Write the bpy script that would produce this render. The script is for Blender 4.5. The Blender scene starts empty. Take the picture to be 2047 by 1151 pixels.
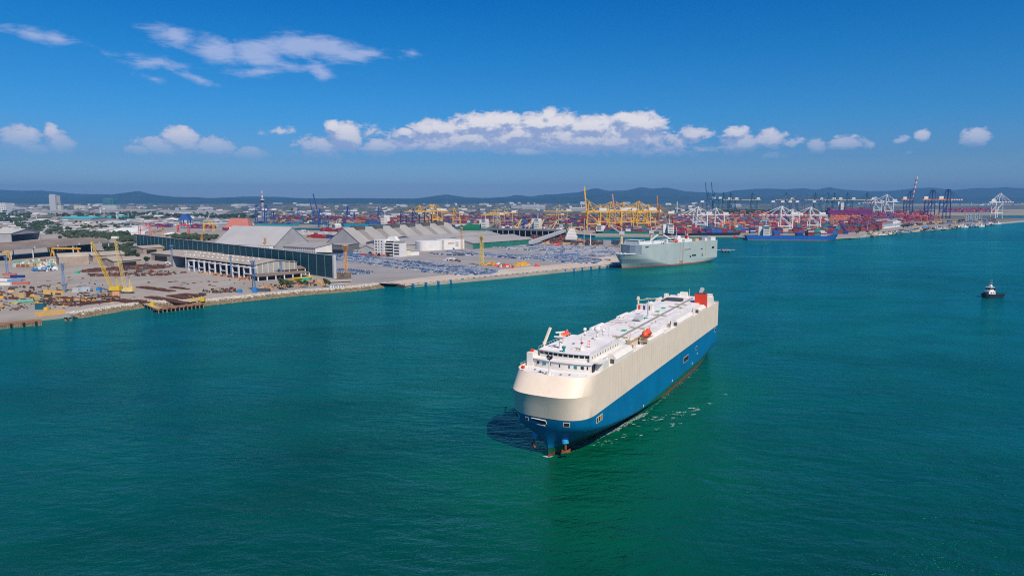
import bpy, math, random
from math import radians as R, sin, cos, pi, atan2, tan, sqrt
from mathutils import Vector, noise as mn
rnd = random.Random(7)
SC = bpy.context.scene
COL = SC.collection
# ------------------------------------------------------------------ camera
CAM_H = 88.0
PITCH = R(7.42)
F = 1366.0                         # focal length in pixels of the 2047 px wide photograph
cd = bpy.data.cameras.new('camera'); cam = bpy.data.objects.new('camera', cd); COL.objects.link(cam)
cd.sensor_width = 36; cd.lens = 36 * F / 2047; cd.clip_start = 1; cd.clip_end = 90000
cam.location = (0, 0, CAM_H); cam.rotation_euler = (R(90) - PITCH, 0, 0)
SC.camera = cam
# ------------------------------------------------------------------ exposure
SC.view_settings.view_transform = 'Standard'; SC.view_settings.look = 'None'
SC.view_settings.exposure = 0.0; SC.view_settings.gamma = 1.0
SC.view_settings.use_curve_mapping = False
SC.cycles.use_denoising = False; SC.cycles.filter_width = 1.1; SC.cycles.sample_clamp_direct = 4.0; SC.cycles.sample_clamp_indirect = 2.0
SC.cycles.max_bounces = 5; SC.cycles.volume_bounces = 0; SC.cycles.diffuse_bounces = 2
SC.cycles.glossy_bounces = 2; SC.cycles.transmission_bounces = 2
SC.cycles.caustics_reflective = False; SC.cycles.caustics_refractive = False
# ------------------------------------------------------------------ pixel <-> ground helpers
def ray(px, py):
    x, y = px - 1023.5, py - 575.5
    return Vector((x, F * cos(PITCH) - y * sin(PITCH), -(F * sin(PITCH) + y * cos(PITCH))))
def G(px, py, z=0.0):
    d = ray(px, py); t = (CAM_H - z) / -d.z
    return Vector((d.x * t, d.y * t, z))
def ZAT(Y, py):
    d = ray(1023.5, py)
    return CAM_H + Y * d.z / d.y
def XAT(Y, z, px):
    fw = Y * cos(PITCH) - (z - CAM_H) * sin(PITCH); return (px - 1023.5) * fw / F
def PXM(Y):
    return F / Y
def PROJ(p):
    x, y, z = p[0], p[1], p[2] - CAM_H
    fw = y * cos(PITCH) - z * sin(PITCH); up = y * sin(PITCH) + z * cos(PITCH)
    return (1023.5 + F * x / fw, 575.5 - F * up / fw)
# ------------------------------------------------------------------ sun
SUN_DIR = Vector((0.466, -0.885, 0)).normalized() * cos(R(48)) + Vector((0, 0, sin(R(48))))
sd = bpy.data.lights.new('sun', 'SUN'); sun = bpy.data.objects.new('sun', sd); COL.objects.link(sun)
sd.energy = 4.8; sd.angle = R(0.53); sd.color = (1.0, 0.88, 0.71)
sun.rotation_euler = SUN_DIR.to_track_quat('Z', 'Y').to_euler(); sun.location = (0, 0, 900)
# ------------------------------------------------------------------ node helper
class NT:
    def __init__(s, nt): s.nt = nt; s.n = nt.nodes; s.l = nt.links
    def new(s, t, **k):
        n = s.n.new(t)
        for a, b in k.items(): setattr(n, a, b)
        return n
    def set(s, sock, v):
        if isinstance(v, bpy.types.NodeSocket): s.l.new(v, sock)
        else: sock.default_value = v
    def math(s, op, a, b=0.0, c=None, clamp=False):
        n = s.new('ShaderNodeMath', operation=op, use_clamp=clamp)
        s.set(n.inputs[0], a); s.set(n.inputs[1], b)
        if c is not None: s.set(n.inputs[2], c)
        return n.outputs[0]
    def vmath(s, op, a, b=(0, 0, 0), out=0):
        n = s.new('ShaderNodeVectorMath', operation=op)
        s.set(n.inputs[0], a); s.set(n.inputs[1], b)
        return n.outputs[out]
    def noise(s, vec, scale, detail=3, rough=0.5, dist=0.0, out='Fac', dims='3D'):
        n = s.new('ShaderNodeTexNoise', noise_dimensions=dims)
        s.set(n.inputs['Vector'], vec); n.inputs['Scale'].default_value = scale
        n.inputs['Detail'].default_value = detail; n.inputs['Roughness'].default_value = rough
        n.inputs['Distortion'].default_value = dist
        return n.outputs[out]
    def ramp(s, fac, stops, interp='LINEAR'):
        n = s.new('ShaderNodeValToRGB'); s.set(n.inputs[0], fac); cr = n.color_ramp; cr.interpolation = interp
        while len(cr.elements) > 1: cr.elements.remove(cr.elements[-1])
        cr.elements[0].position = stops[0][0]; cr.elements[0].color = (*stops[0][1], 1)
        for p_, c in stops[1:]:
            e = cr.elements.new(p_); e.color = (*c, 1)
        return n.outputs[0]
    def mix(s, fac, a, b, mode='MIX'):
        n = s.new('ShaderNodeMix', data_type='RGBA', blend_type=mode)
        s.set(n.inputs[0], fac); s.set(n.inputs[6], a if isinstance(a, bpy.types.NodeSocket) else (*a, 1))
        s.set(n.inputs[7], b if isinstance(b, bpy.types.NodeSocket) else (*b, 1))
        return n.outputs[2]
    def maprange(s, v, a, b, c=0.0, d=1.0, smooth=False):
        n = s.new('ShaderNodeMapRange', interpolation_type='SMOOTHSTEP' if smooth else 'LINEAR')
        s.set(n.inputs[0], v)
        for i, q in enumerate((a, b, c, d)): s.set(n.inputs[i + 1], q)
        return n.outputs[0]
    def sep(s, v):
        n = s.new('ShaderNodeSeparateXYZ'); s.set(n.inputs[0], v); return n.outputs
    def comb(s, x, y, z=0.0):
        n = s.new('ShaderNodeCombineXYZ')
        for i, q in enumerate((x, y, z)): s.set(n.inputs[i], q)
        return n.outputs[0]
# ------------------------------------------------------------------ world: daylight sky with clouds far beyond everything
world = bpy.data.worlds.new('World'); SC.world = world; world.use_nodes = True
w = NT(world.node_tree); w.n.clear()
sky = w.new('ShaderNodeTexSky', sky_type='NISHITA', sun_disc=False)
sky.sun_elevation = R(48); sky.sun_rotation = atan2(SUN_DIR.x, SUN_DIR.y)
sky.altitude = 50; sky.air_density = 1.0; sky.dust_density = 0.6; sky.ozone_density = 2.5
tc = w.new('ShaderNodeTexCoord')
dx, dy, dz = w.sep(tc.outputs['Generated'])[:3]
az = w.math('ARCTAN2', dx, dy)
hor = w.math('SQRT', w.math('ADD', w.math('MULTIPLY', dx, dx), w.math('MULTIPLY', dy, dy)))
el = w.math('DIVIDE', dz, w.math('MAXIMUM', hor, 0.001))
# gradient of the clear sky with height above the horizon (same all round)
tint = w.ramp(w.math('MAXIMUM', el, 0.0), [(0.0, (0.70, 0.88, 1.40)), (0.03, (0.42, 0.68, 1.12)), (0.055, (0.29, 0.56, 1.0)), (0.11, (0.14, 0.57, 1.02)), (0.2, (0.045, 0.53, 0.99)), (0.28, (0.0, 0.47, 1.0)), (0.6, (0.0, 0.50, 1.05)), (1.0, (0.05, 0.55, 1.1))])
base = w.mix(1.0, sky.outputs[0], tint, 'MULTIPLY')
def azel(px, py):
    d = ray(px, py); return atan2(d.x, d.y), d.z / sqrt(d.x ** 2 + d.y ** 2)
# cumulus: (px, py, half width, half height, strength)
CUM = [(45, 285, 38, 32, 1.15), (118, 290, 28, 27, 1.05), (102, 262, 14, 16, 1.0), (80, 300, 50, 16, .8), (360, 283, 38, 28, 1.25), (330, 300, 62, 24, 1.2), (425, 298, 44, 22, 1.1), (500, 309, 34, 14, 1.15), (285, 302, 32, 15, 1.1),
       (665, 256, 15, 16, 1.1), (692, 275, 34, 28, 1.2), (755, 295, 30, 18, 1.05), (735, 262, 24, 14, .35), (640, 298, 46, 22, .8),
       (812, 264, 18, 9, 1), (870, 258, 55, 17, 1), (980, 250, 90, 24, 1.1), (1095, 247, 70, 24, 1.15), (1098, 231, 16, 17, 1.1), (1010, 236, 34, 12, 1), (1180, 254, 80, 22, 1), (1275, 248, 55, 24, 1.15), (1250, 233, 24, 8, 1),
       (950, 278, 165, 24, .95), (1170, 282, 200, 26, .95), (880, 292, 110, 14, .8), (1060, 268, 240, 16, .9), (1330, 300, 90, 13, .5), (1050, 302, 60, 9, .9), (1385, 268, 36, 16, .7),
       (1473, 265, 26, 13, .95), (1480, 288, 42, 20, .8), (1540, 278, 32, 18, .9), (1580, 284, 28, 10, .5), (1548, 311, 22, 7, .5),
       (1630, 292, 18, 15, .7), (1690, 285, 34, 14, .85), (1740, 289, 12, 7, .5), (1802, 280, 16, 8, .6), (1845, 271, 15, 11, 1), (1950, 274, 30, 18, 1), (563, 262, 24, 8, .3), (1818, 305, 8, 4, .4)]
CIR = [(50, 66, 72, 11, .45, 6), (112, 78, 30, 14, .55, 8), (350, 74, 56, 20, .95, 8), (430, 100, 65, 24, .95, 10), (510, 108, 65, 26, .95, -4), (590, 92, 80, 24, .95, 0), (670, 100, 80, 22, 1, 5), (720, 104, 60, 9, .8, 7), (305, 126, 62, 12, .6, 2), (520, 143, 46, 12, .6, -4), (640, 142, 34, 15, .6, 20), (400, 160, 45, 8, .55, 14), (308, 157, 24, 7, .4, 8), (825, 106, 22, 9, .6, 8), (570, 130, 120, 12, .4, 4)]
pos0 = w.comb(az, el)
def cloud_field(shift, items, nz, stretch):
    """height of the cloud mask at azimuth/elevation pos0 + shift"""
    p = w.vmath('ADD', pos0, (shift[0], shift[1], 0))
    acc = None
    for it in items:
        a, e = azel(it[0], it[1]); a2, _ = azel(it[0] + it[2], it[1]); _, e2 = azel(it[0], it[1] - it[3])
        ra, re = a2 - a, e2 - e
        q = w.vmath('SUBTRACT', p, (a, e, 0))
        if len(it) > 5:
            rot = w.new('ShaderNodeVectorRotate', rotation_type='Z_AXIS'); w.set(rot.inputs[0], q); rot.inputs['Angle'].default_value = R(it[5])
            q = rot.outputs[0]
        q = w.vmath('MULTIPLY', q, (1 / ra, 1 / re, 0))
        ln = w.vmath('LENGTH', q, out=1)
        v = w.math('MULTIPLY', w.math('SUBTRACT', 1.25, ln), it[4])
        acc = v if acc is None else w.math('SMOOTH_MAX', acc, v, 0.06)
    v3 = w.vmath('MULTIPLY', p, stretch)
    n1 = w.noise(v3, 1.0, 9, 0.66, 0.35)
    return w.math('ADD', acc, w.math('MULTIPLY', w.math('SUBTRACT', n1, 0.5), nz))
f0 = cloud_field((0, 0), CUM, 2.1, (50, 84, 1))
f1 = cloud_field((0.004, 0.010), CUM, 2.1, (50, 84, 1))
alpha = w.maprange(f0, -0.02, 0.40, 0, 1, True)
lit = w.math('MULTIPLY', w.maprange(w.math('SUBTRACT', f0, f1), -0.34, 0.40, 0.08, 1, True), w.maprange(f0, 0.05, 0.85, 0.40, 1, True))
low = w.maprange(el, 0.066, 0.112, 0, 1, True)
ccol = w.mix(lit, (0.30, 0.39, 0.66), (0.92, 0.87, 0.88))
ccol = w.mix(w.math('MULTIPLY', w.math('SUBTRACT', 1.0, low), 0.6), ccol, (0.32, 0.42, 0.68))
fade = w.maprange(el, 0.045, 0.085, 0.0, 1, True)
g0 = cloud_field((0, 0), CIR, 2.6, (20, 62, 1))
ga = w.math('MULTIPLY', w.maprange(g0, -0.12, 1.0, 0, 1, True), 0.66)
S = 0.1
cir = w.mix(ga, base, (0.52 / S, 0.58 / S, 0.82 / S))
tot = w.mix(w.math('MULTIPLY', w.math('MULTIPLY', alpha, fade), 0.93), cir, w.mix(1.0, ccol, (1 / S, 1 / S, 1 / S), 'MULTIPLY'))
bg = w.new('ShaderNodeBackground'); w.set(bg.inputs[0], tot); bg.inputs[1].default_value = S
wo = w.new('ShaderNodeOutputWorld'); w.l.new(bg.outputs[0], wo.inputs[0])
world.cycles.sampling_method = 'MANUAL'; world.cycles.sample_map_resolution = 512
# ------------------------------------------------------------------ materials
MATS = {}
def mat(name, col, rough=0.6, metal=0.0, var=0.12, scale=0.2, col2=None, bump=0.0, bscale=1.0, streak=0.0, spec=0.4, emit=None):
    if name in MATS: return MATS[name]
    m = bpy.data.materials.new(name); m.use_nodes = True; t = NT(m.node_tree); t.n.clear()
    b = t.new('ShaderNodeBsdfPrincipled'); o = t.new('ShaderNodeOutputMaterial'); t.l.new(b.outputs[0], o.inputs[0])
    b.inputs['Roughness'].default_value = rough; b.inputs['Metallic'].default_value = metal
    b.inputs['Specular IOR Level'].default_value = spec
    tcn = t.new('ShaderNodeTexCoord'); oi = t.new('ShaderNodeObjectInfo')
    vec = t.vmath('ADD', tcn.outputs['Object'], t.vmath('MULTIPLY', oi.outputs['Location'], (0.37, 0.31, 0.2)))
    c = tuple(col)
    if var > 0 or col2:
        n = t.noise(vec, scale, 4, 0.6)
        lo = tuple(max(0, x * (1 - var * 1.5)) for x in c) if col2 is None else tuple(col2)
        hi = tuple(min(1, x * (1 + var)) for x in c) if col2 is None else c
        cc = t.mix(t.maprange(n, 0.3, 0.7), lo, hi)
        n2 = t.noise(vec, scale * 9, 3, 0.7)
        cc = t.mix(t.math('MULTIPLY', t.maprange(n2, 0.45, 0.8), min(1, var * 1.6)), cc, tuple(x * 0.6 for x in c))
        if streak > 0:
            sv = t.vmath('MULTIPLY', vec, (1, 1, 0.03))
            n3 = t.noise(sv, 0.8, 4, 0.7)
            cc = t.mix(t.math('MULTIPLY', t.maprange(n3, 0.5, 0.78), streak), cc, (c[0] * .55, c[1] * .45, c[2] * .35))
        t.set(b.inputs['Base Color'], cc)
    else:
        b.inputs['Base Color'].default_value = (*c, 1)
    if bump > 0:
        bn = t.new('ShaderNodeBump'); bn.inputs['Strength'].default_value = bump; bn.inputs['Distance'].default_value = 0.3
        t.set(bn.inputs['Height'], t.noise(vec, bscale, 4, 0.6)); t.l.new(bn.outputs[0], b.inputs['Normal'])
    MATS[name] = m
    return m
# ------------------------------------------------------------------ mesh builder
class MB:
    def __init__(s): s.v = []; s.f = []; s.mi = []
    def add(s, vs, fs, m=0):
        o = len(s.v); s.v += [tuple(q) for q in vs]
        s.f += [tuple(i + o for i in f) for f in fs]; s.mi += [m] * len(fs)
        return s
    def box(s, c, d, rz=0.0, m=0, top=(1, 1), base=True):
        """box whose c is the centre of its bottom face"""
        x, y, h = d[0] / 2, d[1] / 2, d[2]; cz, sz = cos(rz), sin(rz)
        P = [(-x, -y, 0), (x, -y, 0), (x, y, 0), (-x, y, 0), (-x * top[0], -y * top[1], h), (x * top[0], -y * top[1], h), (x * top[0], y * top[1], h), (-x * top[0], y * top[1], h)]
        vs = [(c[0] + a * cz - b * sz, c[1] + a * sz + b * cz, c[2] + e) for a, b, e in P]
        fs = [(0, 1, 5, 4), (1, 2, 6, 5), (2, 3, 7, 6), (3, 0, 4, 7), (4, 5, 6, 7)]
        if base: fs.append((3, 2, 1, 0))
        return s.add(vs, fs, m)
    def bar(s, a, b, w_, h_=None, m=0):
        a, b = Vector(a), Vector(b); h_ = h_ or w_; d = b - a
        if d.length < 1e-6: return s
        d.normalize(); u = d.cross(Vector((0, 0, 1)))
        if u.length < 1e-3: u = Vector((1, 0, 0))
        u.normalize(); v_ = u.cross(d)
        vs = []
        for p in (a, b):
            for i, j in ((-1, -1), (1, -1), (1, 1), (-1, 1)): vs.append(p + u * (i * w_ / 2) + v_ * (j * h_ / 2))
        return s.add(vs, [(0, 1, 2, 3), (7, 6, 5, 4), (0, 4, 5, 1), (1, 5, 6, 2), (2, 6, 7, 3), (3, 7, 4, 0)], m)
    def tube(s, a, b, r, r2=None, n=8, m=0, caps=True):
        a, b = Vector(a), Vector(b); r2 = r if r2 is None else r2; d = (b - a).normalized()
        u = d.cross(Vector((0, 0, 1))); u = Vector((1, 0, 0)) if u.length < 1e-3 else u.normalized(); v_ = u.cross(d)
        vs = [p + (u * cos(2 * pi * i / n) + v_ * sin(2 * pi * i / n)) * q for p, q in ((a, r), (b, r2)) for i in range(n)]
        fs = [(i, (i + 1) % n, n + (i + 1) % n, n + i) for i in range(n)]
        if caps: fs += [tuple(range(n))[::-1], tuple(range(n, 2 * n))]
        return s.add(vs, fs, m)
    def prism(s, poly, z0, z1, m=0, bottom=False):
        """poly: list of (x, y) counter-clockwise"""
        n = len(poly)
        vs = [(p[0], p[1], z0) for p in poly] + [(p[0], p[1], z1) for p in poly]
        fs = [(i, (i + 1) % n, n + (i + 1) % n, n + i) for i in range(n)] + [tuple(range(n, 2 * n))]
        if bottom: fs.append(tuple(range(n))[::-1])
        return s.add(vs, fs, m)
    def extrude(s, prof, a, b, m=0):
        """prof: list of (u, z) across; swept from ground point a to b (Vectors); u runs to the right of a->b"""
        a, b = Vector(a), Vector(b); d = (b - a); d.z = 0; d.normalize(); u = Vector((d.y, -d.x, 0)); n = len(prof)
        vs = [p + u * q[0] + Vector((0, 0, q[1])) for p in (a, b) for q in prof]
        fs = [(i, (i + 1) % n, n + (i + 1) % n, n + i) for i in range(n)] + [tuple(range(n))[::-1], tuple(range(n, 2 * n))]
        return s.add(vs, fs, m)
    def ball(s, c, r, sub=6, m=0, sc=(1, 1, 1)):
        n, k = sub * 2, sub; vs = [(c[0], c[1], c[2] + r * sc[2])]
        for j in range(1, k):
            for i in range(n):
                t, q = pi * j / k, 2 * pi * i / n
                vs.append((c[0] + r * sc[0] * sin(t) * cos(q), c[1] + r * sc[1] * sin(t) * sin(q), c[2] + r * sc[2] * cos(t)))
        vs.append((c[0], c[1], c[2] - r * sc[2])); L = len(vs) - 1
        fs = [(0, 1 + i, 1 + (i + 1) % n) for i in range(n)]
        for j in range(k - 2):
            for i in range(n):
                a = 1 + j * n + i; b = 1 + j * n + (i + 1) % n
                fs.append((a, a + n, b + n, b))
        fs += [(L, 1 + (k - 2) * n + (i + 1) % n, 1 + (k - 2) * n + i) for i in range(n)]
        return s.add(vs, fs, m)
    def lattice(s, a, b, wa, wb, t, nseg, m=0, wmid=None):
        """four-chord lattice mast/boom from a to b, widths wa/wb, member thickness t"""
        a, b = Vector(a), Vector(b); d = (b - a).normalized()
        u = d.cross(Vector((0, 0, 1))); u = Vector((1, 0, 0)) if u.length < 1e-3 else u.normalized(); v_ = u.cross(d)
        def W(k):
            if wmid is None: return wa + (wb - wa) * k
            return wa + (wmid - wa) * min(1, k * 6) if k < .5 else wb + (wmid - wb) * min(1, (1 - k) * 4)
        def pt(k, i):
            sx, sy = ((-1, -1), (1, -1), (1, 1), (-1, 1))[i % 4]; q = W(k) / 2
            return a + (b - a) * k + u * sx * q + v_ * sy * q
        for k in range(nseg):
            k0, k1 = k / nseg, (k + 1) / nseg
            for i in range(4):
                s.bar(pt(k0, i), pt(k1, i), t, t, m)
                s.bar(pt(k0, i), pt(k1, i + 1) if k % 2 else pt(k1, i + 1), t * .6, t * .6, m)
                s.bar(pt(k1, i), pt(k1, i + 1), t * .5, t * .5, m)
        return s
    def mesh(s, name, mats, smooth=False):
        me = bpy.data.meshes.new(name); me.from_pydata(s.v, [], s.f)
        for q in (mats if isinstance(mats, (list, tuple)) else [mats]): me.materials.append(q)
        if any(s.mi): me.polygons.foreach_set('material_index', s.mi)
        if smooth: me.polygons.foreach_set('use_smooth', [True] * len(s.f))
        me.update(); return me
def props(o, label=None, cat=None, group=None, kind=None):
    if label: o['label'] = label
    if cat: o['category'] = cat
    if group: o['group'] = group
    if kind: o['kind'] = kind
    return o
def thing(name, label, cat, loc=(0, 0, 0), rz=0.0, group=None):
    o = bpy.data.objects.new(name, None); COL.objects.link(o); o.location = loc; o.rotation_euler = (0, 0, rz)
    return props(o, label, cat, group)
def part(name, mb, mats, parent, label=None, kind=None, smooth=False, loc=None):
    me = mb if isinstance(mb, bpy.types.Mesh) else mb.mesh(name, mats, smooth)
    o = bpy.data.objects.new(name, me); COL.objects.link(o); o.parent = parent
    if loc is not None: o.location = loc
    return props(o, label, None, None, kind)
def solo(name, mb, mats, label, cat, loc=(0, 0, 0), rz=0.0, group=None, kind=None, smooth=False, scale=None):
    me = mb if isinstance(mb, bpy.types.Mesh) else mb.mesh(name, mats, smooth)
    o = bpy.data.objects.new(name, me); COL.objects.link(o); o.location = loc; o.rotation_euler = (0, 0, rz)
    if scale: o.scale = scale
    return props(o, label, cat, group, kind)
def struct(name, mb, mats, parent=None, smooth=False, kind='structure'):
    me = mb if isinstance(mb, bpy.types.Mesh) else mb.mesh(name, mats, smooth)
    o = bpy.data.objects.new(name, me); COL.objects.link(o); o.parent = parent
    if parent is None: o['kind'] = kind
    return o
def copytree(o, loc=None, rz=None, label=None, group=None, scale=None, _p=None):
    c = o.copy(); COL.objects.link(c)
    if _p is not None: c.parent = _p
    if loc is not None: c.location = loc
    if rz is not None: c.rotation_euler = (0, 0, rz)
    if scale is not None: c.scale = scale
    if label: c['label'] = label
    if group: c['group'] = group
    for ch in list(o.children): copytree(ch, _p=c)
    return c
ORDN = ['first', 'second', 'third', 'fourth', 'fifth', 'sixth', 'seventh', 'eighth', 'ninth', 'tenth', 'eleventh', 'twelfth', 'thirteenth', 'fourteenth', 'fifteenth', 'sixteenth', 'seventeenth', 'eighteenth', 'nineteenth', 'twentieth']
def ordn(i):
    """ordinal word for 0-based i"""
    if i < 20: return ORDN[i]
    if i >= 100: return 'hundred-and-' + ordn(i - 100)
    if i == 99: return 'hundredth'
    T = ['', '', 'twenty', 'thirty', 'forty', 'fifty', 'sixty', 'seventy', 'eighty', 'ninety']; T2 = ['', '', 'twentieth', 'thirtieth', 'fortieth', 'fiftieth', 'sixtieth', 'seventieth', 'eightieth', 'ninetieth']
    n = i + 1
    return T2[n // 10] if n % 10 == 0 else T[n // 10] + '-' + ORDN[n % 10 - 1]
# ------------------------------------------------------------------ water
def make_water():
    mb = MB(); X0, X1, Y0, Y1 = -24000, 24000, -3000, 24000
    mb.add([(X0, Y0, 0), (X1, Y0, 0), (X1, Y1, 0), (X0, Y1, 0)], [(0, 1, 2, 3)])
    m = bpy.data.materials.new('sea_water'); m.use_nodes = True; t = NT(m.node_tree); t.n.clear()
    o = t.new('ShaderNodeOutputMaterial'); g = t.new('ShaderNodeNewGeometry'); P = g.outputs['Position']
    # colour of the turbid water: big slow patches, greener plume alongside the moving ship and near the shore
    n1 = t.noise(P, 0.0022, 4, 0.55, 0.5); n2 = t.noise(t.vmath('MULTIPLY', P, (1, 1.6, 1)), 0.02, 4, 0.6)
    mixv = t.math('ADD', t.math('MULTIPLY', n1, 0.6), t.math('MULTIPLY', n2, 0.4))
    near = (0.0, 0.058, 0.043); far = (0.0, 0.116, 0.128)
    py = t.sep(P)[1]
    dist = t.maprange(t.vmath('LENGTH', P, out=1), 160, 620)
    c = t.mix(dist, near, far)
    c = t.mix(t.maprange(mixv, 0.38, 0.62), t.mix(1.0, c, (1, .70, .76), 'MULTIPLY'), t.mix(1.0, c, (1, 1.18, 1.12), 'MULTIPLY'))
    # churned water: distance to the line along the ship's port side
    def plume(a, b_, wd, amp, col, cur):
        a, b_ = Vector(a), Vector(b_); d = (b_ - a); L = d.length; d.normalize(); nrm = Vector((d.y, -d.x, 0))
        q = t.vmath('SUBTRACT', P, tuple(a))
        al = t.math('DIVIDE', t.vmath('DOT_PRODUCT', q, tuple(d), out=1), L)
        ac = t.vmath('DOT_PRODUCT', q, tuple(nrm), out=1)
        ac = t.math('ADD', ac, t.math('MULTIPLY', t.math('SUBTRACT', n2, 0.5), wd * 1.4))
        m1 = t.maprange(t.math('ABSOLUTE', ac), wd * .2, wd, 1, 0, True)
        m2 = t.math('MULTIPLY', t.maprange(al, -0.25, 0.15, 0, 1, True), t.maprange(al, 0.75, 1.2, 1, 0, True))
        return t.mix(t.math('MULTIPLY', t.math('MULTIPLY', m1, m2), amp), cur, col)
    for args in PLUMES: c = plume(*args, c)
    # waves: wind waves crossing the view, two finer chops and a long low swell; each direction of its own
    def wv(scale, ang, st, det=3, rg=0.6):
        r_ = t.new('ShaderNodeVectorRotate', rotation_type='Z_AXIS'); t.set(r_.inputs[0], P); r_.inputs['Angle'].default_value = R(ang)
        return t.noise(t.vmath('MULTIPLY', r_.outputs[0], (1, st, 1)), scale, det, rg, 0.35)
    h = t.math('ADD', t.math('MULTIPLY', wv(0.045, 14, 2.4, 2), 2.6), t.math('MULTIPLY', wv(0.17, -12, 2.0, 4, .62), 1.25))
    h = t.math('ADD', h, t.math('MULTIPLY', wv(0.7, 20, 1.6, 4, .65), 0.33))
    bp = t.new('ShaderNodeBump'); bp.inputs['Distance'].default_value = 1.0
    t.set(bp.inputs['Strength'], t.maprange(t.noise(t.vmath('MULTIPLY', P, (1, 1.8, 1)), 0.012, 4, 0.6, 0.8), 0.34, 0.66, 0.55, 1.25)); t.set(bp.inputs['Height'], h); NRM = bp.outputs[0]
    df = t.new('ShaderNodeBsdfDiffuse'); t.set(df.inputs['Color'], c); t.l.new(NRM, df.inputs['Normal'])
    gl = t.new('ShaderNodeBsdfGlossy'); gl.inputs['Color'].default_value = (0.22, 0.95, 1.0, 1); gl.inputs['Roughness'].default_value = 0.13; t.l.new(NRM, gl.inputs['Normal'])
    fr = t.new('ShaderNodeFresnel'); fr.inputs['IOR'].default_value = 1.33; t.l.new(NRM, fr.inputs['Normal'])
    mx = t.new('ShaderNodeMixShader'); t.set(mx.inputs[0], t.math('MINIMUM', t.math('MULTIPLY', fr.outputs[0], t.maprange(t.noise(t.vmath('MULTIPLY', P, (1, 2.2, 1)), 0.006, 4, 0.6, 1.0), 0.35, 0.65, 0.55, 0.95)), 0.6)); t.l.new(df.outputs[0], mx.inputs[1]); t.l.new(gl.outputs[0], mx.inputs[2]); t.l.new(mx.outputs[0], o.inputs[0])
    struct('water', mb, m)
PLUMES = [(G(1110, 935), G(1480, 745), 38, 0.75, (0.0, 0.100, 0.052)), (G(1060, 1090), G(1330, 860), 60, 0.7, (0.0, 0.086, 0.042)),
          (G(0, 650), G(700, 590), 14, 0.35, (0.01, 0.12, 0.10)), (G(1260, 548), G(1440, 530), 32, 0.7, (0.0, 0.15, 0.10)), (G(1490, 513), G(1650, 514), 16, 0.6, (0.03, 0.21, 0.18)), (G(1520, 527), G(1580, 527), 9, 0.4, (0.02, 0.19, 0.16)), (G(760, 592), G(1240, 548), 20, 0.4, (0.0, 0.14, 0.12))]
make_water()
# ------------------------------------------------------------------ land
LZ = 3.2
coastA = [(-260, 668), (0, 640), (85, 632), (140, 626), (230, 612), (290, 604), (415, 600), (600, 581), (700, 574), (748, 568), (765, 563), (808, 569), (1010, 551), (1245, 527), (1300, 521), (1290, 493), (1215, 486), (1160, 486), (1150, 474), (1060, 469), (960, 460), (700, 452), (545, 446)]
coastB = [(560, 438), (700, 446), (860, 451), (960, 453), (1070, 461), (1190, 471), (1340, 472), (1485, 471), (1500, 474), (1640, 473), (1712, 473), (1800, 462), (1900, 455), (1990, 446), (2047, 441), (2090, 438)]
def land_poly():
    pts = [G(x, y, LZ) for x, y in coastA] + [G(x, y, LZ) for x, y in coastB]
    bx = G(2090, 438, LZ)
    pts += [Vector((bx.x + 40, 3600, LZ)), Vector((bx.x - 700, 3650, LZ)), Vector((1500, 4600, LZ)), Vector((23500, 6500, LZ)), Vector((23500, 23500, LZ)), Vector((-23500, 23500, LZ)), Vector((-23500, 900, LZ)), Vector((-1400, 560, LZ))]
    return pts
LP = land_poly()
def filled(pts, z0, name):
    import bmesh
    bm = bmesh.new(); vs = [bm.verts.new(p) for p in pts]; es = [bm.edges.new((vs[i], vs[(i + 1) % len(vs)])) for i in range(len(vs))]
    bmesh.ops.triangle_fill(bm, use_beauty=True, edges=es)
    for f in bm.faces:
        f.normal_update()
        if f.normal.z < 0: f.normal_flip()
    for i in range(len(vs)):
        a, b = pts[i], pts[(i + 1) % len(pts)]
        q = [bm.verts.new(x) for x in (a, b, Vector((b.x, b.y, z0)), Vector((a.x, a.y, z0)))]
        bm.faces.new(q)
    me = bpy.data.meshes.new(name); bm.to_mesh(me); bm.free(); return me
def land_mat():
    m = bpy.data.materials.new('port_ground'); m.use_nodes = True; t = NT(m.node_tree); t.n.clear()
    b = t.new('ShaderNodeBsdfPrincipled'); o = t.new('ShaderNodeOutputMaterial'); t.l.new(b.outputs[0], o.inputs[0])
    g = t.new('ShaderNodeNewGeometry'); P = g.outputs['Position']
    n1 = t.noise(P, 0.006, 5, 0.6, 0.6); n2 = t.noise(t.vmath('MULTIPLY', P, (1, .35, 1)), 0.05, 5, 0.65); n3 = t.noise(P, 0.5, 3, 0.6)
    conc = t.mix(t.maprange(n1, 0.35, 0.65), (0.27, 0.24, 0.21), (0.40, 0.35, 0.30))
    conc = t.mix(t.math('MULTIPLY', t.maprange(n2, 0.45, 0.75), 0.55), conc, (0.22, 0.18, 0.145))
    conc = t.mix(t.math('MULTIPLY', n3, 0.25), conc, (0.48, 0.44, 0.40))
    town = t.mix(t.maprange(t.noise(P, 0.004, 5, 0.65), 0.4, 0.6), (0.055, 0.075, 0.04), (0.20, 0.185, 0.16))
    d = t.maprange(t.sep(P)[1], 1900, 3200)
    t.set(b.inputs['Base Color'], t.mix(d, conc, town)); b.inputs['Roughness'].default_value = 0.9
    b.inputs['Specular IOR Level'].default_value = 0.15
    return m
land = struct('ground', filled(LP, -1.0, 'ground'), land_mat()); land.data.materials.append(land_mat())
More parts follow.
